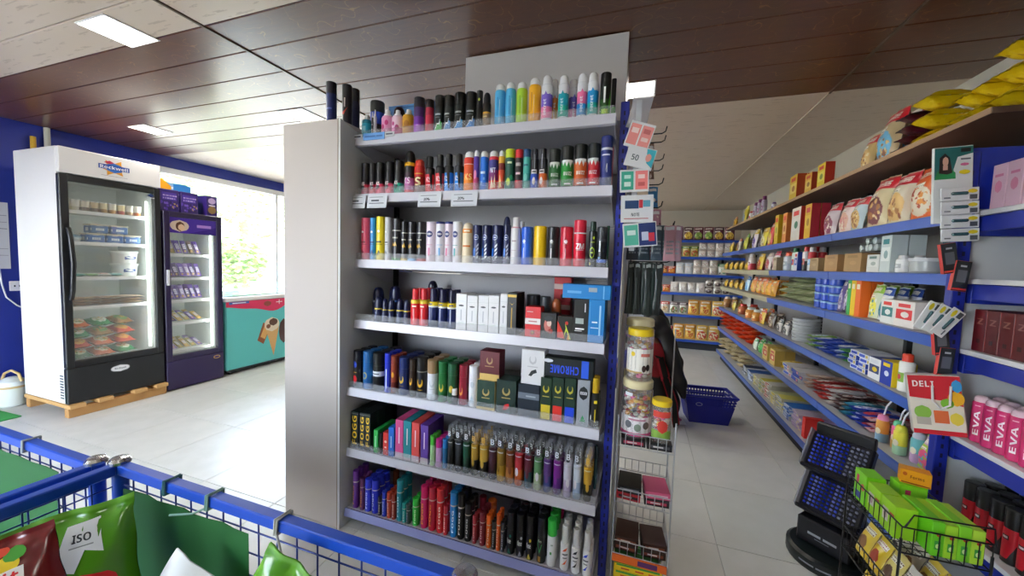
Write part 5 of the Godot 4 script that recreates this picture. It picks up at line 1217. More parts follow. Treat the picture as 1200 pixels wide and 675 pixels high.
			["b", -1.0768, 0.2032, 0.0448, 0, 3, "#1f8a94", 0.05, "#1f8a94", "#1f8a94", [["r", -1, 0, 1, 0.07, "#e8dce4"], ["r", -1, 0.07, 1, 0.16, "#a8d4d4"], ["r", -0.12, 0.39, 0.12, 0.81, "#f6e8f0"]], "tall teal carton with a pale foot"],
			["b", -1.0287, 0.2025, 0.044, 0, 3, "#e0504a", 0.05, "#e0504a", "#e0504a", O[12], "tall coral red carton with a pale foot"],
			["b", -0.9769, 0.2003, 0.0433, 0, 3, "#5f3a98", 0.05, "#5f3a98", "#5f3a98", O[12], "tall purple carton with a pale foot"],
			["c", -0.9356, 0.1506, 0.0261, 0, 3, [[1, "#a8d89a"]], 0.3, "#4ab83a", "flat", [], "slim spray can with a lime green cap"],
			["c", -0.9006, 0.1396, 0.0328, 0, 3, [[1, "#d8a8d8"]], 0.3, "#d02a8e", "flat", [], "slim spray can with a magenta cap"],
			["c", -0.8658, 0.1461, 0.0267, 0, 3, [[1, "#2a6a9a"]], 0.3, "#2a8ad8", "flat", [], "slim spray can with a blue cap"],
			["c", -0.836, 0.2203, 0.0317, 0, 3, [[0.5, "#17181a"], [1, "#202226"]], 0.3, "#2a2a2e", "mist", [["t", "B", 0, 0.83, 0.85, 0.12, "#e8eaee"], ["r", -0.9, 0.62, 0.9, 0.64, "#c8ccd4"], ["e", -0.2, 0.3, 0.4, 0.1, "#202226"]], "black body mist bottle with clear cap"],
			["c", -0.794, 0.2212, 0.0379, 0, 3, [[0.5, "#17181a"], [1, "#2a2c30"]], 0.3, "#2a2a2e", "mist", [["t", "B", 0, 0.83, 0.85, 0.12, "#e8eaee"], ["r", -0.9, 0.62, 0.9, 0.64, "#c8ccd4"], ["e", 0.1, 0.3, 0.4, 0.1, "#2a2c30"]], "black body mist bottle with clear cap"],
			["c", -0.7513, 0.2203, 0.0373, 0, 3, [[0.5, "#123022"], [1, "#1c4a34"]], 0.3, "#2a2a2e", "mist", [["t", "B", 0, 0.83, 0.85, 0.12, "#e8eaee"], ["r", -0.9, 0.62, 0.9, 0.64, "#c8ccd4"], ["e", -0.2, 0.3, 0.4, 0.1, "#1c4a34"]], "dark green body mist bottle with clear cap"],
			["c", -0.7087, 0.2173, 0.0367, 0, 3, [[0.5, "#17140e"], [1, "#a8842e"]], 0.3, "#c89a3a", "mist", [["t", "B", 0, 0.83, 0.85, 0.12, "#e0b040"], ["r", -0.9, 0.62, 0.9, 0.64, "#d0c8a8"], ["e", 0.1, 0.3, 0.4, 0.1, "#a8842e"]], "black and gold body mist bottle with clear cap"],
			["c", -0.662, 0.2194, 0.0421, 0, 3, [[0.5, "#1a140c"], [1, "#c09a3a"]], 0.3, "#c89a3a", "mist", [["t", "B", 0, 0.83, 0.85, 0.12, "#e0b040"], ["r", -0.9, 0.62, 0.9, 0.64, "#d0c8a8"], ["e", -0.2, 0.3, 0.4, 0.1, "#c09a3a"]], "black and amber body mist bottle with clear cap"],
			["c", -0.616, 0.2194, 0.0414, 0, 3, [[0.5, "#2a141c"], [1, "#4a2430"]], 0.3, "#2a2a2e", "mist", [["t", "B", 0, 0.83, 0.85, 0.12, "#e8eaee"], ["r", -0.9, 0.62, 0.9, 0.64, "#c8ccd4"], ["e", 0.1, 0.3, 0.4, 0.1, "#4a2430"]], "plum black body mist bottle with clear cap"],
			["c", -0.5738, 0.2208, 0.0408, 0, 3, [[0.5, "#b8922a"], [1, "#8a6a1e"]], 0.3, "#2a2a2e", "mist", [["t", "B", 0, 0.83, 0.85, 0.12, "#e8eaee"], ["r", -0.9, 0.62, 0.9, 0.64, "#c8ccd4"], ["e", -0.2, 0.3, 0.4, 0.1, "#8a6a1e"]], "amber yellow body mist bottle with clear cap"],
			["c", -0.5301, 0.2207, 0.0401, 0, 3, [[0.5, "#a8682a"], [1, "#7a3f1a"]], 0.3, "#2a2a2e", "mist", [["t", "B", 0, 0.83, 0.85, 0.12, "#e8eaee"], ["r", -0.9, 0.62, 0.9, 0.64, "#c8ccd4"], ["e", 0.1, 0.3, 0.4, 0.1, "#7a3f1a"]], "orange brown body mist bottle with clear cap"],
			["c", -0.4866, 0.2186, 0.0395, 0, 3, [[0.5, "#c8602a"], [1, "#b82e34"]], 0.3, "#2a2a2e", "mist", O[13], "red and orange body mist bottle with clear cap"],
			["c", -0.4413, 0.213, 0.0388, 0, 3, [[0.5, "#123c44"], [1, "#5a1a2a"]], 0.3, "#2a2a2e", "mist", [["t", "B", 0, 0.83, 0.85, 0.12, "#e8eaee"], ["r", -0.9, 0.62, 0.9, 0.64, "#c8ccd4"], ["e", 0.1, 0.3, 0.4, 0.1, "#5a1a2a"]], "dark teal body mist bottle with clear cap"],
			["c", -0.3957, 0.2136, 0.0382, 0, 3, [[0.5, "#b4c4a0"], [1, "#5a8a5c"]], 0.3, "#2a2a2e", "mist", O[13], "pale green body mist bottle with clear cap"],
			["c", -0.3513, 0.2161, 0.0375, 0, 3, [[0.5, "#35407a"], [1, "#5a3a7a"]], 0.3, "#2a2a2e", "mist", [["t", "B", 0, 0.83, 0.85, 0.12, "#e8eaee"], ["r", -0.9, 0.62, 0.9, 0.64, "#c8ccd4"], ["e", 0.1, 0.3, 0.4, 0.1, "#5a3a7a"]], "indigo body mist bottle with clear cap"],
			["c", -0.3061, 0.2189, 0.0369, 0, 3, [[0.5, "#5a2a7a"], [1, "#7a2a8a"]], 0.3, "#2a2a2e", "mist", [["t", "B", 0, 0.83, 0.85, 0.12, "#e8eaee"], ["r", -0.9, 0.62, 0.9, 0.64, "#c8ccd4"], ["e", -0.2, 0.3, 0.4, 0.1, "#7a2a8a"]], "violet body mist bottle with clear cap"],
			["c", -0.2613, 0.2198, 0.0362, 0, 3, [[0.5, "#b8a8c8"], [1, "#d8d4e0"]], 0.3, "#2a2a2e", "mist", [["t", "B", 0, 0.83, 0.85, 0.12, "#e8eaee"], ["r", -0.9, 0.62, 0.9, 0.64, "#c8ccd4"], ["e", 0.1, 0.3, 0.4, 0.1, "#e8e4ec"]], "lilac and white body mist bottle with clear cap"],
			["c", -0.218, 0.2205, 0.0356, 0, 3, [[0.5, "#a8bcd8"], [1, "#d4dce8"]], 0.3, "#2a2a2e", "mist", O[13], "pale blue and white body mist bottle with clear cap"],
			["c", -0.1735, 0.2178, 0.035, 0, 3, [[0.5, "#1a160c"], [1, "#c89a2e"]], 0.3, "#c89a3a", "mist", [["t", "B", 0, 0.83, 0.85, 0.12, "#e0b040"], ["r", -0.9, 0.62, 0.9, 0.64, "#d0c8a8"], ["e", 0.1, 0.3, 0.4, 0.1, "#c89a2e"]], "black and gold foil body mist bottle with clear cap"],
			["c", -0.1512, 0.2042, 0.0144, 0.03, 1, [[1, "#2a4a52"]], 0.3, "#1c3038", "flat", [], "slim dark teal bottle at the shelf end"],
		],
		[
			["c", -1.3941, 0.2047, 0.0347, 0, 3, [[0.97, "#5a2480"], [1, "#d0c8c0"]], 0.28, "#5a2480", "flat", [["t", "FOGG", -0.05, 0.36, 0.5, 0.5, "#e0a82e", 1], ["r", -0.9, 0.72, 0.9, 0.73, "#d8c8b0"]], "tall purple can with upright lettering"],
			["c", -1.3488, 0.1766, 0.0271, 0, 3, [[0.97, "#5a2a5a"], [1, "#d0c8c0"]], 0.28, "#5a2a5a", "flat", [["t", "FOGG", -0.05, 0.36, 0.5, 0.5, "#e08a3a", 1], ["r", -0.9, 0.72, 0.9, 0.73, "#d8c8b0"]], "tall plum can with upright lettering"],
			["c", -1.3124, 0.1752, 0.0402, 0, 3, [[0.97, "#2230b8"], [1, "#d0c8c0"]], 0.28, "#2230b8", "flat", O[14], "tall royal blue can with upright lettering"],
			["c", -1.2684, 0.1803, 0.0407, 0, 3, [[0.97, "#2230b8"], [1, "#d0c8c0"]], 0.28, "#2230b8", "flat", O[14], "tall royal blue can with upright lettering"],
			["c", -1.2335, 0.0995, 0.0209, 0, 3, [[0.97, "#1a1c1c"], [1, "#d0c8c0"]], 0.28, "#1a1c1c", "flat", [["t", "FOGG", -0.05, 0.36, 0.5, 0.5, "#c8c8c8", 1], ["r", -0.9, 0.72, 0.9, 0.73, "#d8c8b0"]], "short black can with upright lettering"],
			["c", -1.2068, 0.1338, 0.0259, 0, 3, [[0.97, "#2636b0"], [1, "#d0c8c0"]], 0.28, "#2636b0", "flat", O[14], "short blue can with upright lettering"],
			["c", -1.1763, 0.1363, 0.0272, 0, 3, [[0.97, "#a83a22"], [1, "#d0c8c0"]], 0.28, "#a83a22", "flat", O[15], "short rust red can with upright lettering"],
			["c", -1.1477, 0.1338, 0.0254, 0, 3, [[0.97, "#98301e"], [1, "#d0c8c0"]], 0.28, "#98301e", "flat", O[15], "short brick red can with upright lettering"],
			["c", -1.1139, 0.2149, 0.0351, 0, 3, [[0.97, "#157a86"], [1, "#d0c8c0"]], 0.28, "#157a86", "flat", O[16], "tall teal can with upright lettering"],
			["c", -1.0839, 0.1033, 0.0224, 0, 3, [[0.97, "#1f9a94"], [1, "#d0c8c0"]], 0.28, "#1f9a94", "flat", O[16], "short teal can with upright lettering"],
			["c", -1.0582, 0.1005, 0.0232, 0, 3, [[0.97, "#3a4a4a"], [1, "#d0c8c0"]], 0.28, "#3a4a4a", "flat", [["t", "FOGG", -0.05, 0.36, 0.5, 0.5, "#c8d0d0", 1], ["r", -0.9, 0.72, 0.9, 0.73, "#d8c8b0"]], "short silver black can with upright lettering"],
			["c", -1.0184, 0.1419, 0.0364, 0, 3, [[0.97, "#28b03a"], [1, "#d0c8c0"]], 0.28, "#28b03a", "flat", [["t", "FOGG", -0.05, 0.36, 0.5, 0.5, "#d8f4c8", 1], ["r", -0.9, 0.72, 0.9, 0.73, "#d8c8b0"]], "short grass green can with upright lettering"],
			["c", -0.9702, 0.2159, 0.0382, 0, 3, [[0.97, "#c81f62"], [1, "#d0c8c0"]], 0.28, "#c81f62", "flat", [["t", "FOGG", -0.05, 0.36, 0.5, 0.5, "#f0b02e", 1], ["r", -0.9, 0.72, 0.9, 0.73, "#d8c8b0"]], "tall magenta can with upright lettering"],
			["c", -0.9246, 0.2219, 0.0395, 0, 3, [[0.97, "#b81c3a"], [1, "#d0c8c0"]], 0.28, "#b81c3a", "flat", [["t", "FOGG", -0.05, 0.36, 0.5, 0.5, "#f0902e", 1], ["r", -0.9, 0.72, 0.9, 0.73, "#d8c8b0"]], "tall crimson can with upright lettering"],
			["c", -0.88, 0.2234, 0.0371, 0, 3, [[0.97, "#d02a2e"], [1, "#d0c8c0"]], 0.28, "#d02a2e", "flat", O[17], "tall red can with upright lettering"],
			["c", -0.8447, 0.1487, 0.0243, 0, 3, [[0.97, "#c82a34"], [1, "#d0c8c0"]], 0.28, "#c82a34", "flat", O[17], "short red can with upright lettering"],
			["c", -0.8056, 0.2233, 0.0388, 0, 3, [[0.97, "#1f80c8"], [1, "#d0c8c0"]], 0.28, "#1f80c8", "flat", [["t", "FOGG", -0.05, 0.36, 0.5, 0.5, "#e8f4fc", 1], ["r", -0.9, 0.72, 0.9, 0.73, "#d8c8b0"]], "tall sky blue can with upright lettering"],
			["c", -0.7647, 0.2243, 0.0347, 0, 3, [[0.97, "#17181a"], [1, "#d0c8c0"]], 0.28, "#17181a", "flat", [["t", "FOGG", -0.05, 0.36, 0.5, 0.5, "#f0f0ee", 1], ["r", -0.9, 0.72, 0.9, 0.73, "#d8c8b0"]], "tall black can with upright lettering"],
			["c", -0.7266, 0.1864, 0.0342, 0, 3, [[0.97, "#17181a"], [1, "#d0c8c0"]], 0.28, "#17181a", "flat", [["t", "FOGG", -0.05, 0.36, 0.5, 0.5, "#d8d8d6", 1], ["r", -0.9, 0.72, 0.9, 0.73, "#d8c8b0"]], "black can with upright lettering"],
			["c", -0.6892, 0.136, 0.0216, 0, 3, [[0.97, "#a83a40"], [1, "#d0c8c0"]], 0.28, "#a83a40", "flat", [["t", "FOGG", -0.05, 0.36, 0.5, 0.5, "#e8c8c8", 1], ["r", -0.9, 0.72, 0.9, 0.73, "#d8c8b0"]], "short dusty red can with upright lettering"],
			["c", -0.6499, 0.1629, 0.0299, 0, 3, [[0.97, "#7a1f2e"], [1, "#d0c8c0"]], 0.28, "#7a1f2e", "flat", [["t", "FOGG", -0.05, 0.36, 0.5, 0.5, "#e8d0d0", 1], ["r", -0.9, 0.72, 0.9, 0.73, "#d8c8b0"]], "maroon can with upright lettering"],
			["c", -0.6168, 0.1587, 0.0253, 0, 3, [[0.97, "#e0641a"], [1, "#d0c8c0"]], 0.28, "#e0641a", "flat", O[18], "orange can with upright lettering"],
			["c", -0.5903, 0.1362, 0.02, 0, 3, [[0.97, "#2a2c2e"], [1, "#d0c8c0"]], 0.28, "#2a2c2e", "flat", [["t", "FOGG", -0.05, 0.36, 0.5, 0.5, "#c8c8cc", 1], ["r", -0.9, 0.72, 0.9, 0.73, "#d8c8b0"]], "short black and silver can with upright lettering"],
			["c", -0.568, 0.1753, 0.0207, 0, 3, [[0.97, "#d85a1e"], [1, "#d0c8c0"]], 0.28, "#d85a1e", "flat", O[18], "short orange can with upright lettering"],
			["c", -0.5465, 0.1435, 0.0189, 0, 3, [[0.97, "#3a3c40"], [1, "#d0c8c0"]], 0.28, "#3a3c40", "flat", [["t", "FOGG", -0.05, 0.36, 0.5, 0.5, "#d0d0d2", 1], ["r", -0.9, 0.72, 0.9, 0.73, "#d8c8b0"]], "short silver black can with upright lettering"],
			["c", -0.5088, 0.1986, 0.0381, 0, 3, [[0.2, "#15191a"], [1, "#141517"]], 0.4, "#131416", "flat", [["t", "fine", -0.1, 0.34, 1.1, 0.12, "#eef2f0"], ["e", 0.3, 0.46, 0.25, 0.04, "#1f8a7a"], ["p", [[-0.5, 0.02], [0, 0.16], [0.5, 0.04]], "#2a7a6a"]], "black can with white lettering and a green tinge"],
			["c", -0.463, 0.202, 0.0382, 0, 3, [[0.2, "#15191a"], [1, "#141517"]], 0.4, "#131416", "flat", [["t", "fine", -0.1, 0.34, 1.1, 0.12, "#eef2f0"], ["e", 0.3, 0.46, 0.25, 0.04, "#c8cccc"], ["p", [[-0.5, 0.02], [0, 0.16], [0.5, 0.04]], "#8a8e90"]], "black can with white lettering and silver print"],
			["c", -0.416, 0.2059, 0.0376, 0, 3, [[0.2, "#15191a"], [1, "#141517"]], 0.4, "#131416", "flat", [["t", "fine", -0.1, 0.34, 1.1, 0.12, "#eef2f0"], ["e", 0.3, 0.46, 0.25, 0.04, "#d8c02a"], ["p", [[-0.5, 0.02], [0, 0.16], [0.5, 0.04]], "#a89a3a"]], "black can with white lettering and a yellow dot"],
			["c", -0.363, 0.2114, 0.0403, 0, 3, [[0.2, "#15191a"], [1, "#141517"]], 0.4, "#131416", "flat", [["p", [[-0.6, 0.44], [0, 0.22], [0.6, 0.44], [0.45, 0.44], [0, 0.28], [-0.45, 0.44]], "#2f9a5a"], ["r", -0.3, 0.04, 0.3, 0.16, "#a8782e"], ["t", "fin", 0, 0.5, 0.8, 0.06, "#b8c8b8"]], "black can with white lettering and a green triangle"],
			["c", -0.3156, 0.2117, 0.0414, 0, 3, [[1, "#eceeec"]], 0.34, "#2fae3e", "flat", [["r", -0.3, 0.27, 0.1, 0.33, "#58a85a"], ["r", -0.15, 0.465, 0.35, 0.495, "#a8b8a8"]], "white can with a green cap"],
			["c", -0.2562, 0.1997, 0.0405, 0, 3, [[1, "#ececec"]], 0.4, "#dcdcda", "slim", [["p", [[-0.6, 0.44], [-0.2, 0.5], [0.5, 0.54], [0.2, 0.46]], "#e8622a"], ["p", [[-0.6, 0.14], [-0.1, 0.2], [0.5, 0.28], [0.1, 0.16]], "#e8622a"], ["r", -0.6, 0.365, 0.6, 0.395, "#5a5a60"], ["r", -0.45, 0.288, 0.45, 0.312, "#7a7a80"]], "white can with orange slanted marks"],
			["c", -0.2073, 0.1971, 0.0397, 0, 3, [[1, "#ececec"]], 0.4, "#dcdcda", "slim", [["p", [[-0.6, 0.44], [-0.2, 0.5], [0.5, 0.54], [0.2, 0.46]], "#2a3034"], ["p", [[-0.6, 0.14], [-0.1, 0.2], [0.5, 0.28], [0.1, 0.16]], "#2a3034"], ["r", -0.6, 0.365, 0.6, 0.395, "#5a5a60"], ["r", -0.45, 0.288, 0.45, 0.312, "#7a7a80"]], "white can with black slanted marks"],
			["c", -0.1585, 0.1951, 0.0389, 0, 3, [[1, "#ececec"]], 0.4, "#dcdcda", "slim", [["p", [[-0.6, 0.44], [-0.2, 0.5], [0.5, 0.54], [0.2, 0.46]], "#2a4fd0"], ["p", [[-0.6, 0.14], [-0.1, 0.2], [0.5, 0.28], [0.1, 0.16]], "#2a4fd0"], ["r", -0.6, 0.365, 0.6, 0.395, "#5a5a60"], ["r", -0.45, 0.288, 0.45, 0.312, "#7a7a80"]], "white can with blue slanted marks"],
			["c", -1.2349, 0.1662, 0.0355, 0.12, 1, [[1, "#7a3a1e"]], 0.3, "#84421f", "flat", [], "tall brown can in the back row"],
			["c", -0.6975, 0.1624, 0.0365, 0.11, 1, [[1, "#8c2434"]], 0.3, "#8a2636", "flat", [], "tall maroon can in the back row"],
			["c", -0.6481, 0.1519, 0.0449, 0.11, 1, [[1, "#e8661a"]], 0.3, "#ec6e20", "flat", [], "tall orange can in the back row"],
			["c", -0.3077, 0.2035, 0.0363, 0.14, 1, [[1, "#e8e6e8"]], 0.34, "#d0286e", "flat", [], "white bottle with a magenta cap in the back row"],
		]
	]
	for k in 7:
		var y: float = LEVELS[k][0] + 0.0448
		var kept: Array[Rect2] = []
		for q in rows[k]:
			var p: Node3D
			var called := "aerosol_can"
			var cat := "can"
			var deep: float = q[3]
			if q[0] == "c":
				p = can(q[2], q[3], q[6], q[7], q[8], q[9], q[10])
				if q[9] in ["mist", "nozzle"]:
					called = "spray_bottle"
					cat = "bottle"
			else:
				p = carton(q[3], q[2], q[7], q[6], q[8], q[9], q[10])
				called = "perfume_box"
				cat = "box"
				deep = q[7]
			var zc: float = LEVELS[k][1] - 0.013 - deep * 0.5 - q[4]
			for r in int(q[5]):
				var foot := Rect2(q[1] - q[3] * 0.5, zc - deep * 0.5, q[3], deep)
				for tries in 30:
					var free := true
					for e in kept:
						if e.intersects(foot.grow(-0.001)):
							free = false
					if free:
						break
					foot.position.y -= 0.01
				if foot.position.y < -1.962 or (foot.position.x < -1.415 and foot.position.y < -1.94):
					break
				kept.append(foot)
				zc = foot.position.y + deep * 0.5
				var turn := 0.0 if q[0] == "b" else 0.22 * sin(q[1] * 91.0 + r * 3.0)
				put(p, called, "%s%s on the %s gondola shelf" % [["", "second-row ", "third-row "][r], q[11], LEVEL_NAMES[k]], cat, "%s on the %s gondola shelf" % ["boxes" if cat == "box" else "deodorants", LEVEL_NAMES[k]], Vector3(q[1], y, zc), Vector3(0, turn, 0))
				zc -= deep + 0.002
			p.free()
	# boxes that lie or stand on other boxes, and cans on the end cabinet
	var e0 := can(0.1982, 0.05, [[1, "#1a2a5a"]], 0.3, "#131316", "flat", [["r", -0.8, 0.3, 0.8, 0.34, "#5a6aa0"]])
	put(e0, "aerosol_can", "dark blue can with a black cap standing on the grey end cabinet", "can", "cans on the end cabinet", Vector3(-1.5436, 2.1310, -1.5600), Vector3.ZERO)
	e0.free()
	var e1 := can(0.2125, 0.05, [[1, "#1c1416"]], 0.3, "#131316", "flat", [["p", [[-0.8, 0.3], [0.2, 0.36], [0.8, 0.44], [0, 0.26]], "#d8402a"], ["r", 0.095, 0.44, 0.305, 0.66, "#e8e0dc"]])
	put(e1, "aerosol_can", "black can with a red flash standing on the grey end cabinet", "can", "cans on the end cabinet", Vector3(-1.5077, 2.1310, -1.6300), Vector3.ZERO)
	e1.free()
	var e2 := can(0.2334, 0.05, [[1, "#1a1a3a"]], 0.3, "#131316", "flat", [["r", -0.9, 0.1, -0.5, 0.7, "#2a4a9a"]])
	put(e2, "aerosol_can", "black can with a blue side standing on the grey end cabinet", "can", "cans on the end cabinet", Vector3(-1.5382, 2.1310, -1.7200), Vector3.ZERO)
	e2.free()
	var e3 := carton(0.3, 0.25, 0.05, "#5b93cf", "#5b93cf", "#5b93cf", [["e", -0.45, 0.6, 0.14, 0.2, "#e8c8b0"], ["e", -0.45, 0.84, 0.12, 0.1, "#2a2024"], ["e", 0.45, 0.62, 0.3, 0.22, "#e0568e"], ["e", 0.5, 0.84, 0.12, 0.1, "#2a2430"], ["e", 0.05, 0.45, 0.2, 0.25, "#7a2a4a"], ["r", -0.6, 0.922, 0.6, 0.958, "#3a70b0"]])
	put(e3, "perfume_box", "pale blue display carton with printed faces behind the spray bottles", "box", "cartons stacked on other gondola stock", Vector3(-1.2700, 2.0646, -1.8800), Vector3.ZERO)
	e3.free()
	var e4 := carton(0.098, 0.135, 0.075, "#5e1a22", "#5e1a22", "#5e1a22", [["r", -1, 0, 1, 0.22, "#d0b064"], ["e", 0, 0.68, 0.32, 0.14, "#a8845a"], ["e", 0, 0.725, 0.2112, 0.12, "#5e1a22"], ["r", -0.45, 0.465, 0.45, 0.495, "#a8845a"]])
	put(e4, "perfume_box", "maroon gift carton with a gold foot on top of the green carton", "box", "cartons stacked on other gondola stock", Vector3(-0.6424, 0.8966, -1.6270), Vector3.ZERO)
	e4.free()
	var e5 := carton(0.105, 0.155, 0.075, "#e2e2e4", "#e2e2e4", "#e2e2e4", [["e", 0, 0.72, 0.32, 0.14, "#c4c4c8"], ["e", 0, 0.765, 0.2112, 0.12, "#e2e2e4"], ["r", -0.45, 0.505, 0.45, 0.535, "#c4c4c8"], ["p", [[-0.35, 0.26], [-0.1, 0.4], [0.3, 0.46], [0.4, 0.36], [0.1, 0.32], [-0.1, 0.24]], "#2a2c30"]])
	put(e5, "perfume_box", "white gift carton with a black horse on top of the navy carton", "box", "cartons stacked on other gondola stock", Vector3(-0.4353, 0.9044, -1.6270), Vector3.ZERO)
	e5.free()
	var e6 := carton(0.225, 0.085, 0.06, "#15161c", "#15161c", "#15161c", [["t", "CHROME", -0.1, 0.42, 1.1, 0.42, "#2a50e0", 2], ["r", 0.55, 0.1, 0.82, 0.98, "#2a5ad8"], ["e", -0.75, 0.82, 0.2, 0.1, "#dfe2ea"]])
	put(e6, "perfume_box", "black carton with upside down blue letters lying on the narrow cartons", "box", "cartons stacked on other gondola stock", Vector3(-0.2820, 0.9529, -1.6210), Vector3.ZERO)
	e6.free()
	var e7 := carton(0.205, 0.062, 0.07, "#1f84cc", "#1f84cc", "#1f84cc", [["r", 0.1, 0.5, 0.45, 0.8, "#a8b4bc"], ["r", -0.8, 0.36, -0.2, 0.54, "#6ab4e6"], ["r", 0.7, 0.05, 0.75, 0.95, "#7ac0ea"]])
	put(e7, "perfume_box", "sky blue carton lying across the upright black and blue cartons", "box", "cartons stacked on other gondola stock", Vector3(-0.2205, 1.2983, -1.6670), Vector3.ZERO)
	e7.free()
	var e8 := carton(0.085, 0.15, 0.06, "#b81f2c", "#b81f2c", "#b81f2c", [["r", -1, 0.72, 1, 0.88, "#c8aca4"], ["e", 0.1, 0.3, 0.3, 0.12, "#5a1418"]])
	put(e8, "perfume_box", "red carton standing in the back behind the portrait carton", "box", "cartons stacked on other gondola stock", Vector3(-0.3697, 1.1096, -1.8900), Vector3.ZERO)
	e8.free()
	var e9 := carton(0.085, 0.12, 0.06, "#c0222e", "#c0222e", "#c0222e", [["r", -1, 0.5, 1, 0.72, "#d8bcb4"], ["e", 0.1, 0.2, 0.3, 0.12, "#5a1418"]])
	put(e9, "perfume_box", "red carton on top of another red carton at the back", "box", "cartons stacked on other gondola stock", Vector3(-0.3697, 1.2602, -1.8900), Vector3.ZERO)
	e9.free()
	var e10 := can(0.075, 0.026, [[0.6, "#2a2a2e"], [1, "#3a3a3e"]], 0.4, "#e8e8e6", "flat", [])
	put(e10, "tester_bottle", "tiny white capped tester bottle before the green cans", "bottle", "testers", Vector3(-0.8192, 0.7566, -1.5910), Vector3.ZERO)
	e10.free()


# ---------------------------------------------------------------- end cap of the gondola
func wire_tray(w: float, d: float, h: float, r := 0.0016, step := 0.03) -> MB:
	var b := MB.new()
	for y in [0.0, h]:
		b.tube([Vector3(-w / 2, y, d / 2), Vector3(w / 2, y, d / 2)], r * 1.5, 5)
		b.tube([Vector3(-w / 2, y, -d / 2), Vector3(w / 2, y, -d / 2)], r * 1.5, 5)
		for s in [-1, 1]:
			b.tube([Vector3(s * w / 2, y, -d / 2), Vector3(s * w / 2, y, d / 2)], r * 1.5, 5)
	var n := int(w / step)
	for i in n + 1:
		var x := -w / 2 + w * i / n
		b.tube([Vector3(x, h, d / 2), Vector3(x, 0, d / 2), Vector3(x, 0, -d / 2), Vector3(x, h, -d / 2)], r, 4)
	n = int(d / step)
	for i in n + 1:
		var z := -d / 2 + d * i / n
		b.tube([Vector3(-w / 2, h, z), Vector3(-w / 2, 0, z), Vector3(w / 2, 0, z), Vector3(w / 2, h, z)], r, 4)
	return b


func jar(r: float, h: float, lid, label: Array) -> Node3D:
	var o := Node3D.new()
	var sweets := MB.new()
	for i in int(r * 1900):
		var a := rng.randf() * TAU
		var s := rng.randf_range(0.009, 0.013)
		var d := (r - 0.016) * sqrt(rng.randf_range(0.35, 1.0))
		sweets.ink(["#e8a03a", "#e66a9a", "#f4e8d8", "#d8483a", "#f0c84a", "#f6f0ea"][i % 6])
		sweets.lathe([[0, -s * 0.8], [s * 0.8, -s * 0.5], [s, 0], [s * 0.8, s * 0.5], [0, s * 0.8]], [], 7, Vector3(sin(a) * d, rng.randf_range(0.012, h * 0.68), cos(a) * d))
	obj("sweets", sweets, ink_mat(0.35), o).set_meta("kind", "stuff")
	obj("clear_wall", MB.new().lathe([[0, 0], [r * 0.96, 0], [r, h * 0.04], [r, h * 0.8], [r * 0.9, h * 0.86]], [], 20), clear_mat("#eef2f2", 0.14, 0.06), o)
	obj("lid", MB.new().ink(lid).lathe([[r * 0.94, h * 0.86], [r * 0.97, h * 0.87], [r * 0.97, h * 0.98], [r * 0.9, h], [0, h]], [], 20), ink_mat(0.35), o)
	obj("label_print", print_on(label, func(x, y, l): return Vector3(sin(x) * (r + l), y * h, cos(x) * (r + l)), 0.0006, 6), ink_mat(0.4), o)
	return o


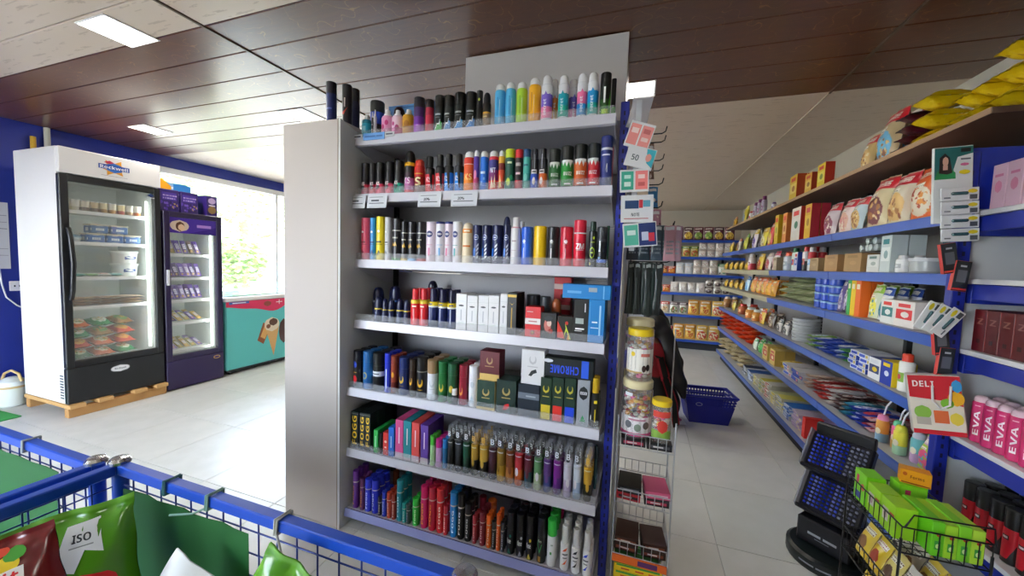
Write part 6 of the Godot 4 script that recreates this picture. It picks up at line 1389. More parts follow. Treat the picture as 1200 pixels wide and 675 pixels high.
func build_end_cap() -> void:
	# peg hooks on the end panel
	var hooks := [[2.05, -1.86], [2.03, -1.92], [1.965, -1.99], [1.93, -2.05], [1.83, -1.9], [1.72, -1.88], [1.625, -1.85], [1.625, -1.91], [1.47, -1.9]]
	for q in hooks:
		var n := 0.115 if q[0] > 1.7 else 0.17
		var hk := MB.new().tube([Vector3(-0.062, q[0], q[1]), Vector3(-0.06 + n, q[0], q[1]), Vector3(-0.045 + n, q[0] + 0.008, q[1]), Vector3(-0.04 + n, q[0] + 0.03, q[1])], 0.003, 6)
		tag(obj("peg_hook", hk, mat("#2a2c30", 0.35, 0.6)), "bent dark peg hook sticking out of the gondola end", "hook", "peg hooks on the gondola end")
	# cards clipped down the corner strip
	var cards := [
		[-0.052, 1.985, 0.1, 0.105, -0.3, "pair of pink printed sachet cards on the corner strip", [["r", -0.9, 0.1, -0.08, 0.9, "#e08a84"], ["r", 0.05, 0.1, 0.92, 0.9, "#e8948e"], ["r", -0.75, 0.55, -0.2, 0.75, "#f4d8d4"], ["r", 0.2, 0.3, 0.75, 0.45, "#f4d8d4"], ["r", 0.2, 0.6, 0.75, 0.78, "#c86a68"]]],
		[-0.04, 1.895, 0.115, 0.085, -0.25, "white card with a number and a turquoise picture", [["t", "50", -0.35, 0.45, 0.5, 0.28, "#5a6a70"], ["p", [[0.3, 0.95], [0.95, 0.95], [0.95, 0.1], [0.5, 0.3]], "#3aa8b8"], ["e", 0.55, 0.55, 0.2, 0.2, "#d8948a"]]],
		[-0.046, 1.8, 0.116, 0.092, 0.04, "card with one green and one pink sachet", [["r", -0.9, 0.1, -0.06, 0.92, "#3aa88e"], ["r", 0.06, 0.1, 0.9, 0.92, "#ec8480"], ["r", -0.7, 0.6, -0.25, 0.76, "#bfe6da"], ["r", 0.25, 0.58, 0.7, 0.76, "#f8dcd8"], ["r", -0.7, 0.25, -0.25, 0.45, "#d8f0e8"], ["r", 0.25, 0.25, 0.7, 0.42, "#c85a5a"]]],
		[-0.03, 1.685, 0.129, 0.112, 0.03, "white card with a dark blue gadget picture", [["r", -0.75, 0.5, 0.1, 0.8, "#24406a"], ["r", 0.12, 0.52, 0.35, 0.82, "#c83a44"], ["r", 0.37, 0.56, 0.8, 0.8, "#5a9ab0"], ["t", "NOTE", -0.1, 0.28, 0.5, 0.12, "#3a4450"], ["r", -0.8, 0.12, 0.7, 0.15, "#c86a74"]]],
		[-0.01, 1.578, 0.134, 0.1, 0.1, "card with a teal sachet and a navy red sachet", [["r", -0.92, 0.08, -0.1, 0.92, "#58b49c"], ["r", -0.06, 0.04, 0.94, 0.96, "#2a3a70"], ["r", 0.1, 0.25, 0.5, 0.6, "#c8d0e4"], ["r", 0.5, 0.2, 0.85, 0.55, "#c03040"], ["r", -0.75, 0.5, -0.25, 0.7, "#d8efe6"]]]]
	for q in cards:
		var c := carton(q[2], q[3], 0.008, "#e4e6e8", "#e4e6e8", "#e4e6e8", q[6])
		put(c, "strip_card", q[5], "card", "cards on the gondola corner strip", Vector3(q[0], q[1] - q[3] * 0.5, -1.66), Vector3(0.0, 0.12, q[4]))
		c.free()
	tag(obj("clip_strip", MB.new().box(Vector3(-0.045, 1.82, -1.672), Vector3(0.022, 0.62, 0.003)), clear_mat("#dfe6ee", 0.5, 0.1)), "clear plastic clip strip holding the sachet cards", "strip")
	var cp := packet(0.085, 0.16, 0.02, 2, clear_mat("#e6eaf4", 0.4, 0.1))
	put(cp, "clear_packet", "crumpled clear packet above the pink sachet cards", "packet", "", Vector3(-0.055, 2.02, -1.69), Vector3(0, 0.3, -0.2))
	cp.free()
	# hanging packs
	var hang := [[-0.005, 1.86, -1.92, 0.03, 0.19, "#c86a4a", "thin orange pencil pack on an upper peg"], [0.02, 1.87, -1.96, 0.03, 0.17, "#8a6a5a", "thin brown pencil pack on an upper peg"], [0.035, 1.72, -1.9, 0.05, 0.1, "#3a86c0", "small blue pack on an upper peg"], [0.05, 1.6, -1.86, 0.06, 0.11, "#c890a4", "pink pack in clear film on a peg"], [0.07, 1.52, -1.87, 0.05, 0.12, "#b8bcc4", "silvery film pack on a peg"]]
	for q in hang:
		var p := packet(q[3], q[4], 0.012, 1, film("hang " + q[5], 16, 32, [["r", 0, 0, 1, 1, q[5]], ["r", 0.15, 0.75, 0.85, 0.9, "#e6e6e6"], ["s", 0.1, 0.1, 0.9, 0.7, 8, 0.14, ["#e8d8cc", "#5a4a44", q[5]]]]))
		put(p, "hanging_pack", q[6], "packet", "packs on the gondola pegs", Vector3(q[0], q[1], q[2]), Vector3(0, 0.5, 0.06))
		p.free()
	var tones := ["#2c3440", "#38424e", "#2a3a44", "#5a2e34", "#3a4a58", "#4a6a74", "#b88a94", "#9a7a88"]
	for i in 8:
		var p := packet(0.05, 0.155, 0.012, i % 3, film("pouch %d" % i, 16, 48, [["r", 0, 0, 1, 1, tones[i]], ["r", 0.1, 0.84, 0.9, 0.95, "#c8ccd0"], ["l", 0.2, 0.2, 0.8, 0.6, 4, "#7a848c"]]))
		put(p, "comb_pouch", "%s slim comb pouch hanging below the sachet cards" % ["charcoal", "slate", "blue black", "dark maroon", "steel blue", "grey teal", "pale pink", "mauve"][i], "packet", "pouches on the gondola pegs", Vector3(-0.045 + 0.026 * i, 1.475, -1.8 - 0.01 * (i % 2)), Vector3(0, 0.15, 0))
		p.free()
	for i in 7:
		var p := packet(0.034, 0.24, 0.012, i % 3, film("comb %d" % (i % 4), 12, 48, [["r", 0, 0, 1, 1, ["#25302f", "#3a4d4c", "#1f2628", "#4c5a58"][i % 4]], ["r", 0.2, 0.86, 0.8, 0.94, "#a8b0ae"], ["r", 0.3, 0.1, 0.45, 0.7, "#5c6f6c"]]))
		put(p, "umbrella_pouch", "long %s pouch hanging under the comb pouches" % ["green black", "grey green", "black", "grey"][i % 4], "packet", "long pouches on the gondola pegs", Vector3(-0.05 + 0.02 * i, 1.225, -1.82 - 0.012 * (i % 2)), Vector3(0, 0.2, 0.03 * (i % 3 - 1)))
		p.free()
	# wire rack
	var t := thing("wire_rack", "narrow white wire rack of candy jars at the gondola end", "rack", Vector3(0.055, 0, -1.81))
	for x in [-0.115, 0.115]:
		for z in [-0.145, 0.145]:
			obj("leg", MB.new().tube([Vector3(x, 0.0, z), Vector3(x, 0.8 if z > 0 else 1.15, z)], 0.0035, 6), mat("#b9bcc0", 0.4, 0.3), t)
	for y in [0.665, 0.41, 0.175]:
		var w := obj("wire_tray", wire_tray(0.23, 0.29, 0.06), mat("#c6c9cc", 0.4, 0.3), t)
		w.position.y = y
		w.set_meta("kind", "stuff")
	obj("base_plate", MB.new().box(Vector3(0, 0.02, 0), Vector3(0.225, 0.012, 0.285), 0.002), mat("#b0b3b6", 0.4), t)
	var strip := obj("price_strip", MB.new().ink("#e0661e").box(Vector3(0, 0.158, 0.15), Vector3(0.225, 0.034, 0.004)).ink("#5a2a6a").box(Vector3(0.035, 0.158, 0.1525), Vector3(0.08, 0.022, 0.002)), ink_mat(0.4), t)
	strip.set_meta("label", "orange printed price strip")
	var j1 := jar(0.066, 0.25, "#e8dcae", [["r", -1.25, 0.08, 1.25, 0.38, "#f4eef0"], ["r", -1.25, 0.04, 1.25, 0.1, "#e05a94"], ["e", -0.5, 0.24, 0.22, 0.07, "#6a6a70"], ["e", 0.1, 0.2, 0.22, 0.07, "#8a9a8a"], ["e", 0.65, 0.24, 0.22, 0.07, "#6a5a5a"], ["r", -0.5, 0.32, 0.6, 0.35, "#c88aa0"], ["r", -0.8, 0.74, -0.3, 0.8, "#e8eef2"]])
	put(j1, "candy_jar", "large clear candy jar with a cream lid and pink label", "jar", "candy jars on the wire rack", Vector3(0.012, 0.7, -1.742))
	var j2 := jar(0.056, 0.225, "#e8c81e", [["r", -1.2, 0.16, 1.2, 0.62, "#f0ece2"], ["e", -0.5, 0.52, 0.16, 0.05, "#e8c82a"], ["r", 0.1, 0.48, 0.8, 0.54, "#c86a5a"], ["e", 0.35, 0.25, 0.16, 0.07, "#3a2420"], ["e", 0.65, 0.27, 0.16, 0.07, "#2a1c1c"], ["r", -1.2, 0.16, 0.2, 0.19, "#c8a86a"]])
	put(j2, "candy_jar", "clear jar with a yellow lid on top of the large candy jar", "jar", "candy jars on the wire rack", Vector3(0.012, 0.951, -1.742))
	put(j1, "candy_jar", "clear jar with a cream lid behind the yellow lidded jar", "jar", "candy jars on the wire rack", Vector3(0.008, 0.951, -1.882), Vector3(0, 0.5, 0))
	put(j1, "candy_jar", "large clear candy jar standing at the back of the wire rack", "jar", "candy jars on the wire rack", Vector3(0.008, 0.7, -1.882), Vector3(0, 0.5, 0))
	var j3 := jar(0.042, 0.18, "#e6c61e", [["r", -1.1, 0.1, 1.1, 0.3, "#8ab44a"], ["e", 0.1, 0.4, 0.5, 0.16, "#c83a30"], ["r", -0.9, 0.62, 0.9, 0.76, "#d8483c"]])
	put(j3, "candy_jar", "small red jar with a yellow lid on the wire rack", "jar", "candy jars on the wire rack", Vector3(0.114, 0.7, -1.715))
	for p in [j1, j2, j3]:
		p.free()
	var cl := packet(0.07, 0.1, 0.03, 1, clear_mat("#dadbd4", 0.55, 0.15))
	put(cl, "clear_packet", "clear film packet lying at the rack edge by the small jar", "packet", "", Vector3(0.122, 0.705, -1.83), Vector3(-0.4, 0.2, 0))
	cl.free()
	var sets := [[0.672, [["#1d1a1e", "#c23a5a", "black and red hair clip pack"], ["#26262a", "#5a5a60", "plain black hair clip pack"]]], [0.417, [["#b81f2c", "#2a1416", "red and black clip pack"], ["#17181c", "#8a8c94", "black hair band pack"], ["#1d1a1e", "#c23a5a", "black and crimson hair pin pack"], ["#d85a84", "#f0c0d0", "pink rosette hair tie pack"]]], [0.182, [["#2e1812", "#7a3a24", "dark brown incense carton"], ["#3a1c14", "#8a4a2c", "reddish brown incense carton"]]]]
	for s in sets:
		for i in 4:
			var q: Array = s[1][i % s[1].size()]
			var p := carton(0.1, 0.03, 0.13, q[0], q[0], q[0], [["r", -0.8, 0.3, 0.8, 0.7, q[1]], ["r", -0.5, 0.4, 0.3, 0.6, "#d8d4d0"]])
			var yy: float = s[0] if s[0] < 0.6 else 0.6685
			if s[0] < 0.6:
				put(p, "small_carton", "%s %s a wire rack tray" % [q[2], ["in the front of", "stacked in the front of", "at the right of", "stacked at the right of"][i]], "pack", "packs in the wire rack", Vector3(0.0 + 0.11 * (i / 2), yy + 0.032 * (i % 2), -1.745), Vector3(0, 0.06 * (i - 1), 0))
			elif i < 2:
				put(p, "small_carton", "%s lying in the upper wire tray" % q[2], "pack", "packs in the wire rack", Vector3(0.002 + 0.106 * i, yy, -1.737), Vector3(0, 0.05, 0))
			p.free()
	var yb := carton(0.2, 0.033, 0.14, "#e8c81e", "#e8c81e", "#3a9a3c", [["r", -0.9, 0.72, 0.9, 0.98, "#3a9a3c"], ["r", -0.7, 0.3, -0.35, 0.5, "#c8442a"], ["r", -0.1, 0.3, 0.25, 0.5, "#c8442a"], ["r", 0.45, 0.3, 0.8, 0.5, "#c8442a"]])
	for i in 3:
		put(yb, "incense_box", "yellow and green incense box on the rack base, %s" % ["lowest of three", "middle of three", "topmost of three"][i], "box", "incense boxes on the rack base", Vector3(0.05, 0.0275 + 0.0345 * i, -1.74), Vector3(0, 0.02 * i, 0))
	yb.free()


# ---------------------------------------------------------------- packets on blue shelving
# base colour, header colour, window colour, speck colours
func snack(key: String, base, head, win, specks: Array) -> StandardMaterial3D:
	return film(key, 48, 64, [["r", 0, 0, 1, 1, base], ["r", 0, 0.72, 1, 0.94, head], ["e", 0.5, 0.34, 0.4, 0.26, win], ["s", 0.2, 0.14, 0.8, 0.52, 26, 0.07, specks], ["r", 0.16, 0.77, 0.84, 0.88, "#f2ece2"], ["l", 0.2, 0.78, 0.8, 0.87, 2, head], ["r", 0.1, 0.58, 0.6, 0.66, "#f4efe4"], ["l", 0.12, 0.59, 0.58, 0.65, 1, "#4a3a34"]])


func build_back_unit() -> void:
	var t := thing("packet_shelves", "blue edged shelves of flour and snack packets against the back wall", "shelf", Vector3(0.72, 0, -7.4))
	obj("back_panel", MB.new().box(Vector3(0, 1.0, -0.53), Vector3(1.9, 2.0, 0.02)), mat("#a8a6a4", 0.6), t)
	for x in [-0.94, -0.12, 0.7]:
		obj("upright", MB.new().box(Vector3(x, 1.0, -0.505), Vector3(0.035, 2.0, 0.03)), mat("#15161c", 0.5), t)
	var lv := [1.925, 1.625, 1.315, 0.975, 0.58, 0.13]
	for y in lv:
		var s := obj("shelf", MB.new().box(Vector3(0, y + 0.035, -0.26), Vector3(1.9, 0.016, 0.48), 0.002), mat("#c8c8cc", 0.4), t)
		obj("price_rail", MB.new().box(Vector3(0, y + 0.02, -0.008), Vector3(1.9, 0.045, 0.012), 0.002), mat("#274fae", 0.35), s)
	obj("plinth", MB.new().box(Vector3(0, 0.055, -0.27), Vector3(1.88, 0.11, 0.46)), mat("#1c1e26", 0.6), t)
	var kinds := {
		"maroon chips": [snack("maroon chips", "#5a1a30", "#3a1020", "#d8b44a", ["#e8c868", "#c89a3a", "#8a5a1e"]), 0.16, 0.23],
		"green chips": [snack("green chips", "#5e1c30", "#6a2a3a", "#8aa84a", ["#b4c868", "#d8c87a", "#5a8a3a"]), 0.16, 0.23],
		"green pasta": [snack("green pasta", "#c8b45a", "#5a8a34", "#a84a2e", ["#e8d89a", "#c86a3a", "#6a9a3a"]), 0.13, 0.19],
		"white sugar": [snack("white sugar", "#ded6cc", "#d8c8c0", "#ece8e2", ["#e4dcd4", "#c8a8a0"]), 0.13, 0.13],
		"orange snack": [snack("orange snack", "#c8562a", "#b83a24", "#e0903a", ["#e8b45a", "#a84a20", "#f0c87a"]), 0.13, 0.13],
		"pale blue flour": [snack("pale blue flour", "#e2e6e6", "#c8dae2", "#f0f0ee", ["#d8e4ea", "#f4f4f2"]), 0.14, 0.2],
		"green tea": [snack("green tea", "#e6e8e2", "#2f9a5a", "#eef0ea", ["#3aa866", "#30343a"]), 0.14, 0.2],
		"white salt": [snack("white salt", "#e4e0da", "#d4cfc8", "#ecebe6", ["#dcd6ce", "#b8b0a8"]), 0.14, 0.19],
		"dark seed": [snack("dark seed", "#e0dcd6", "#4a3a34", "#5a4a44", ["#2c2422", "#6a5a50", "#c8c0b8"]), 0.13, 0.125],
		"green mix": [snack("green mix", "#3f8a3c", "#d8782a", "#e6c24a", ["#f0d468", "#c83a2a", "#eee6d8"]), 0.13, 0.13],
		"red label": [snack("red label", "#c8c0b4", "#c8382a", "#e6d4b0", ["#d8b070", "#a8683a", "#e8e0d0"]), 0.15, 0.22],
		"dark leaf": [snack("dark leaf", "#d8d0c4", "#4a2a30", "#7a9a5a", ["#4a7a3c", "#b83a3a", "#e8e0d4"]), 0.15, 0.22],
		"golden flour": [snack("golden flour", "#d8a03a", "#c8862a", "#e8c060", ["#c83a24", "#f0d890", "#b8702a"]), 0.19, 0.27],
		"gold rice": [snack("gold rice", "#d8b45a", "#d8a83a", "#c8402e", ["#e8d8a8", "#c03a2a", "#efe4c4"]), 0.19, 0.27]}
	var fill := [
		["maroon chips", "maroon chips", "maroon chips", "green chips", "green chips", "maroon chips"],
		["green pasta", "green pasta", "green pasta", "green pasta", "white sugar"],
		["orange snack", "orange snack", "orange snack", "orange snack", "pale blue flour", "pale blue flour", "white sugar", "white sugar", "white sugar", "green tea"],
		["green mix", "green mix", "orange snack", "white salt", "white salt", "white salt", "white salt", "dark seed"],
		["red label", "red label", "dark leaf", "dark leaf", "golden flour", "golden flour", "gold rice"],
		["red label", "red label", "golden flour", "golden flour", "gold rice"]]
	for k in 6:
		var x := [0.36, 0.42, 0.06, 0.12, 0.22, 0.3][k] as float
		var i := 0
		while x < 1.36:
			var name: String = fill[k][mini(i, fill[k].size() - 1)]
			var d: Array = kinds[name]
			var p := packet(d[1], d[2], 0.06, i % 3, d[0])
			var two: bool = name in ["white sugar", "dark seed"]
			for r in (2 if two else 1):
				put(p, "packet", "%s packet %son the %s shelf against the back wall" % [name, "in an upper layer " if r == 1 else "", LEVEL_NAMES[k]], "packet", "packets on the back wall shelves", Vector3(x + d[1] * 0.5, lv[k] + 0.047 + r * (d[2] + 0.002), -7.46 - 0.012 * (i % 2)), Vector3(-0.05 if r == 0 else 0.0, 0, 0))
			p.free()
			x += d[1] * 1.02
			i += 1


# ---------------------------------------------------------------- long snack run
const RUN := [2.086, 1.72, 1.46, 1.186, 0.862, 0.536, 0.163]
const NTH := ["first", "second", "third", "fourth", "fifth", "sixth", "seventh", "eighth"]
const RUN_NAMES := ["wooden top board", "first snack-run shelf", "second snack-run shelf", "third snack-run shelf", "fourth snack-run shelf", "fifth snack-run shelf", "lowest snack-run shelf"]


func build_run() -> void:
	var t := thing("snack_shelf_run", "long run of blue edged shelves along the aisle", "shelf")
	var cuts := [-2.075, -3.17, -4.46, -5.75, -6.86]
	for k in 4:
		var z0: float = cuts[k]
		var z1: float = cuts[k + 1]
		var zm := (z0 + z1) / 2
		var ln := z0 - z1
		obj("back_panel", MB.new().box(Vector3(1.71, 1.02, zm), Vector3(0.02, 1.92, ln - 0.004)), mat("#8f8c8c", 0.6), t)
		obj("upright", MB.new().box(Vector3(1.685, 1.02, z1), Vector3(0.03, 1.92, 0.035)), mat("#16181f", 0.5), t)
		for l in range(1, 7):
			var y: float = RUN[l]
			var s := obj("shelf", MB.new().box(Vector3(1.46, y - 0.009, zm), Vector3(0.46, 0.016, ln - 0.006), 0.002), mat("#c2c3c8", 0.4), t)
			var pale: bool = k >= 2 and l in [2, 3]
			var r := obj("price_rail", MB.new().prism(v2([[0.0, -0.052], [-0.006, -0.004], [0.004, 0.0], [0.012, -0.05]]), -ln / 2 + 0.003, ln / 2 - 0.003), mat("#b8b08e" if pale else "#4363b6", 0.3), s)
			r.position = Vector3(1.226, y, zm)
		obj("kick_board", MB.new().box(Vector3(1.3, 0.055, zm), Vector3(0.02, 0.108, ln)), mat("#14151a", 0.6), t)
	tag(obj("top_board", MB.new().box(Vector3(1.455, 2.072, -4.24), Vector3(0.5, 0.024, 4.6), 0.002), mat("#4a3222", 0.55)), "long brown wooden board resting above the snack run", "board")
	obj("edge_band", MB.new().box(Vector3(1.2035, 2.072, -4.24), Vector3(0.003, 0.023, 4.598)), mat("#a17f5e", 0.5), get_node("top_board"))
	for z in [-2.3, -3.6, -5.0, -6.2]:
		obj("board_post", MB.new().box(Vector3(1.6, 2.02, z), Vector3(0.03, 0.078, 0.03)), mat("#1c1e24", 0.5), t)


func stock_run() -> void:
	var rows := [
		[0, "P", -6.525, 0.12, 0.17, 0.05, "#d8a82a", "#c8762a", ["#8a5a2a", "#e8c84a", "#5a3a24"], 1, "small yellow and brown packet"],
		[0, "P", -5.982, 0.16, 0.25, 0.06, "#c8b43a", "#d8c43a", ["#8a9aa0", "#6a7a84", "#c8c8a8"], 1, "yellow packet with a grey picture"],
		[0, "C", -5.567, 0.06, 0.12, 0.05, "#e4dcd8", "#b83a3a", ["#e8e4e0", "#d86a6a", "#c83a3a"], 1, "white bottle with a red cap"],
		[0, "C", -5.382, 0.06, 0.2, 0.05, "#dcd8e0", "#7a2a6a", ["#c8b8d0", "#8a3a7a", "#e8e0ea"], 1, "white bottle with a purple cap"],
		[0, "C", -5.21, 0.06, 0.21, 0.05, "#dcd8e0", "#7a2a6a", ["#c8b8d0", "#8a3a7a", "#e8e0ea"], 1, "white bottle with a purple cap"],
		[0, "C", -5.05, 0.06, 0.22, 0.05, "#dcd8e0", "#7a2a6a", ["#c8b8d0", "#8a3a7a", "#e8e0ea"], 1, "white bottle with a purple cap"],
		[0, "C", -4.68, 0.05, 0.09, 0.05, "#e6e4e6", "#8a6aa0", ["#e0dce4", "#6a4a80", "#c8c0d0"], 1, "short white jar"],
		[0, "X", -4.077, 0.17, 0.23, 0.07, "#d8b42a", "#c8502a", ["#e8d070", "#c8302a", "#a86a2a"], 2, "yellow cereal carton with a red top"],
		[0, "X", -3.747, 0.13, 0.17, 0.06, "#d0a02a", "#b8402a", ["#e0c060", "#c02a2a", "#8a5a2a"], 1, "smaller ochre cereal carton"],
		[0, "X", -3.513, 0.13, 0.19, 0.06, "#e0c41e", "#c8382a", ["#ead860", "#c82a2a", "#7a8a3a"], 1, "bright yellow cereal carton"],
		[0, "P", -2.987, 0.133, 0.22, 0.06, "#c8a870", "#c03038", ["#d8b070", "#a8703a", "#e8d4a8", "#8a4a2a"], 1, "small muesli bag with a red header"],
		[0, "P", -2.823, 0.191, 0.31, 0.09, "#c8b088", "#c8202c", ["#6ab0d8", "#d8b070", "#a8703a", "#e8d4a8", "#8a4a2a"], 2, "large muesli bag with a red header"],
		[0, "L", -2.491, 0.132, 0.2, 0.08, "#e0bc0e", "#d8b20a", ["#e8c81e", "#d8ac0a", "#efd23a"], 3, "glossy yellow lentil bag"],
		[0, "L", -2.247, 0.096, 0.2, 0.08, "#e0bc0e", "#d8b20a", ["#e8c81e", "#d8ac0a", "#efd23a"], 2, "glossy yellow lentil bag"],
		[0, "L", -2.14, 0.086, 0.22, 0.085, "#dcb80e", "#d4ae0a", ["#e8c81e", "#c89a0a", "#efd23a"], 2, "glossy golden lentil bag"],
		[0, "L", -2.021, 0.12, 0.22, 0.085, "#dcb80e", "#d4ae0a", ["#e8c81e", "#c89a0a", "#efd23a"], 3, "glossy golden lentil bag"],
		[0, "L", -2.631, 0.106, 0.2, 0.05, "#4a1420", "#3a0e1a", ["#5a1c2c", "#8a5a6a", "#3a1018"], 4, "dark maroon bag"],
		[1, "P", -6.636, 0.13, 0.16, 0.05, "#d0b02a", "#c8a01e", ["#e0c84a", "#b8942a", "#8a6a1e"], 2, "plain yellow packet"],
		[1, "P", -6.158, 0.13, 0.19, 0.05, "#d8cfc0", "#a83a2e", ["#8a4a3a", "#e0d8c8", "#c8b098"], 2, "white and brown packet"],
		[1, "P", -5.792, 0.14, 0.22, 0.05, "#b8b42e", "#6a9a3a", ["#e8d84a", "#3a8ab0", "#8ab04a"], 2, "yellow green packet"],
		[1, "P", -5.395, 0.16, 0.24, 0.06, "#d8c8d0", "#d8b82a", ["#5a3a8a", "#8ab0d8", "#e8e0e8"], 2, "white purple and yellow packet"],
		[1, "P", -5.022, 0.18, 0.22, 0.06, "#d8c42e", "#c89a1e", ["#e8e0c0", "#a8742a", "#e8d45a"], 2, "yellow and cream packet"],
		[1, "P", -4.784, 0.14, 0.25, 0.06, "#d0342e", "#c02a2a", ["#e0c04a", "#d8a07a", "#e8d8b0"], 1, "red packet with a yellow patch"],
		[1, "X", -4.447, 0.1, 0.29, 0.06, "#d8b82a", "#d8b82a", ["#e4cc5a", "#d83a30", "#8a8a3a"], 2, "tall yellow carton"],
		[1, "X", -4.221, 0.1, 0.28, 0.06, "#e0904a", "#e0904a", ["#ecc07a", "#d83a30", "#b85a2a"], 2, "tall orange carton"],
		[1, "X", -3.945, 0.2, 0.29, 0.07, "#e4dcd2", "#cc3a34", ["#e8e4dc", "#d83a34", "#3a7a5a"], 2, "white and red oats carton"],
		[1, "X", -3.692, 0.12, 0.28, 0.06, "#d8a82e", "#b82e3e", ["#e0bc4a", "#c8304a", "#a8742a"], 2, "amber carton with a crimson top"],
		[1, "P", -3.432, 0.17, 0.24, 0.08, "#d8c8d0", "#c82e3a", ["#8a3a5a", "#c89a6a", "#e8d8d0"], 2, "muesli bag with a purple patch"],
		[1, "P", -3.2, 0.157, 0.23, 0.07, "#e8d0cc", "#c82a38", ["#e0b09a", "#d88a8a", "#f0e0d0"], 2, "pink muesli bag"],
		[1, "P", -3.051, 0.137, 0.22, 0.07, "#c8dce6", "#c82a34", ["#d8b070", "#a8703a", "#e8d4a8", "#8a4a2a"], 2, "pale blue muesli bag"],
		[1, "P", -2.856, 0.2, 0.3, 0.09, "#d8c8a0", "#c81e2c", ["#6a2a34", "#d8b070", "#a8703a", "#e8d4a8", "#8a4a2a"], 2, "tall muesli bag with a big red header"],
		[1, "P", -2.652, 0.18, 0.28, 0.09, "#d8cdb8", "#c01c2c", ["#d8b070", "#a8703a", "#e8d4a8", "#8a4a2a"], 2, "muesli bag with shiny red shoulders"],
		[1, "P", -2.456, 0.2, 0.27, 0.09, "#d8622a", "#cc4a22", ["#e8dcc8", "#d88a3a", "#a83a1e"], 2, "large orange snack bag"],
		[2, "P", -6.918, 0.12, 0.11, 0.05, "#dcb01e", "#d09a1a", ["#e8c83a", "#c88a1e", "#b8741a"], 3, "small yellow noodle packet"],
		[2, "P", -6.556, 0.12, 0.11, 0.05, "#dcb01e", "#d09a1a", ["#e8c83a", "#c88a1e", "#b8741a"], 3, "small yellow noodle packet"],
		[2, "P", -6.232, 0.12, 0.11, 0.05, "#dcb01e", "#d09a1a", ["#e8c83a", "#c88a1e", "#b8741a"], 3, "small yellow noodle packet"],
		[2, "P", -5.941, 0.12, 0.11, 0.05, "#dcb01e", "#d09a1a", ["#e8c83a", "#c88a1e", "#b8741a"], 3, "small yellow noodle packet"],
		[2, "P", -5.636, 0.12, 0.11, 0.05, "#dcb01e", "#d09a1a", ["#e8c83a", "#c88a1e", "#b8741a"], 3, "small yellow noodle packet"],
		[2, "C", -5.439, 0.09, 0.2, 0.05, "#c8384a", "#e8e4e4", ["#e8dcd8", "#8a2a3a", "#f0e8e4"], 2, "red and white bottle"],
		[2, "P", -5.085, 0.16, 0.19, 0.06, "#e0bc2e", "#d8a82a", ["#c83a2a", "#f0e0a0", "#d8902a"], 2, "yellow packet with a red patch"],
		[2, "P", -4.779, 0.15, 0.19, 0.06, "#e4dcdc", "#c8b0b0", ["#b83a4a", "#e8d0a0", "#d8c8c8"], 2, "white packet with a pink patch"],
		[2, "P", -4.562, 0.14, 0.2, 0.06, "#e8d8dc", "#d83a5a", ["#c84a6a", "#f0e4e4", "#8a3a4a"], 2, "rose and white packet"],
		[2, "X", -4.412, 0.1, 0.13, 0.06, "#b8a888", "#b8a888", ["#c8b898", "#8a7a5a", "#d8c8a8"], 2, "beige carton"],
		[2, "C", -4.186, 0.11, 0.17, 0.05, "#b8c4d4", "#d8502a", ["#d0d8e4", "#8a9ab0", "#e8ecf0"], 2, "wide pale blue bottle"],
		[2, "C", -3.985, 0.06, 0.2, 0.05, "#dfe8e6", "#3a8a5a", ["#e8efec", "#c83a3a", "#3a5ab0"], 2, "white bottle with a green cap"],
		[2, "X", -3.874, 0.07, 0.16, 0.05, "#e4e4ea", "#2a4ab0", ["#3a5ac8", "#c83a3a", "#e8e8f0"], 2, "white and blue carton"],
		[2, "C", -3.753, 0.06, 0.2, 0.05, "#1d1c22", "#c82a30", ["#d8d4d8", "#a82a30", "#2a2a30"], 2, "black bottle with a red cap"],
		[2, "C", -3.641, 0.06, 0.19, 0.05, "#d8e0ea", "#d8d8dc", ["#c82a34", "#8ab0d8", "#e8eef4"], 2, "white bottle with a red label"],
		[2, "X", -3.507, 0.15, 0.1, 0.1, "#a88c64", "#a88c64", ["#a88c64", "#8a7048", "#b89c74"], 1, "low brown carton"],
		[2, "X", -3.235, 0.19, 0.115, 0.12, "#b0895a", "#b0895a", ["#b0895a", "#98744a", "#ba9464"], 1, "plain brown carton"],
		[2, "X", -2.949, 0.2, 0.115, 0.12, "#a88458", "#a88458", ["#a88458", "#907044", "#b48e60"], 1, "plain kraft carton"],
		[2, "X", -2.724, 0.12, 0.1, 0.08, "#d8dad8", "#d8dad8", ["#e4e6e4", "#5a7a78", "#a8b4b0"], 2, "white plastic box"],
		[2, "X", -2.612, 0.09, 0.2, 0.07, "#c8d4d6", "#c8d4d6", ["#e4ecec", "#2a7a84", "#8aa8ac"], 2, "tall clear box with a teal stripe"],
		[2, "C", -2.523, 0.06, 0.09, 0.05, "#e0e2e4", "#d8dade", ["#e8eaec", "#b0b4b8", "#d0d4d8"], 2, "short white jar"],
		[2, "T", -2.412, 0.13, 0.075, 0.1, "#a8acb0", "#c8ccd0", ["#fff"], 1, "round metal tin"],
		[3, "P", -6.829, 0.12, 0.11, 0.05, "#d8a81e", "#c8961a", ["#e4bc2e", "#c88a1e", "#e8d04a"], 3, "small golden packet"],
		[3, "P", -6.47, 0.12, 0.11, 0.05, "#d8a81e", "#c8961a", ["#e4bc2e", "#c88a1e", "#e8d04a"], 3, "small golden packet"],
		[3, "P", -6.15, 0.12, 0.11, 0.05, "#d8a81e", "#c8961a", ["#e4bc2e", "#c88a1e", "#e8d04a"], 3, "small golden packet"],
		[3, "P", -5.862, 0.12, 0.11, 0.05, "#d8a81e", "#c8961a", ["#e4bc2e", "#c88a1e", "#e8d04a"], 3, "small golden packet"],
		[3, "P", -5.561, 0.15, 0.19, 0.05, "#c8dcea", "#3a7ac0", ["#5a9ad0", "#e8eef4", "#8ab4dc"], 2, "white and blue packet"],
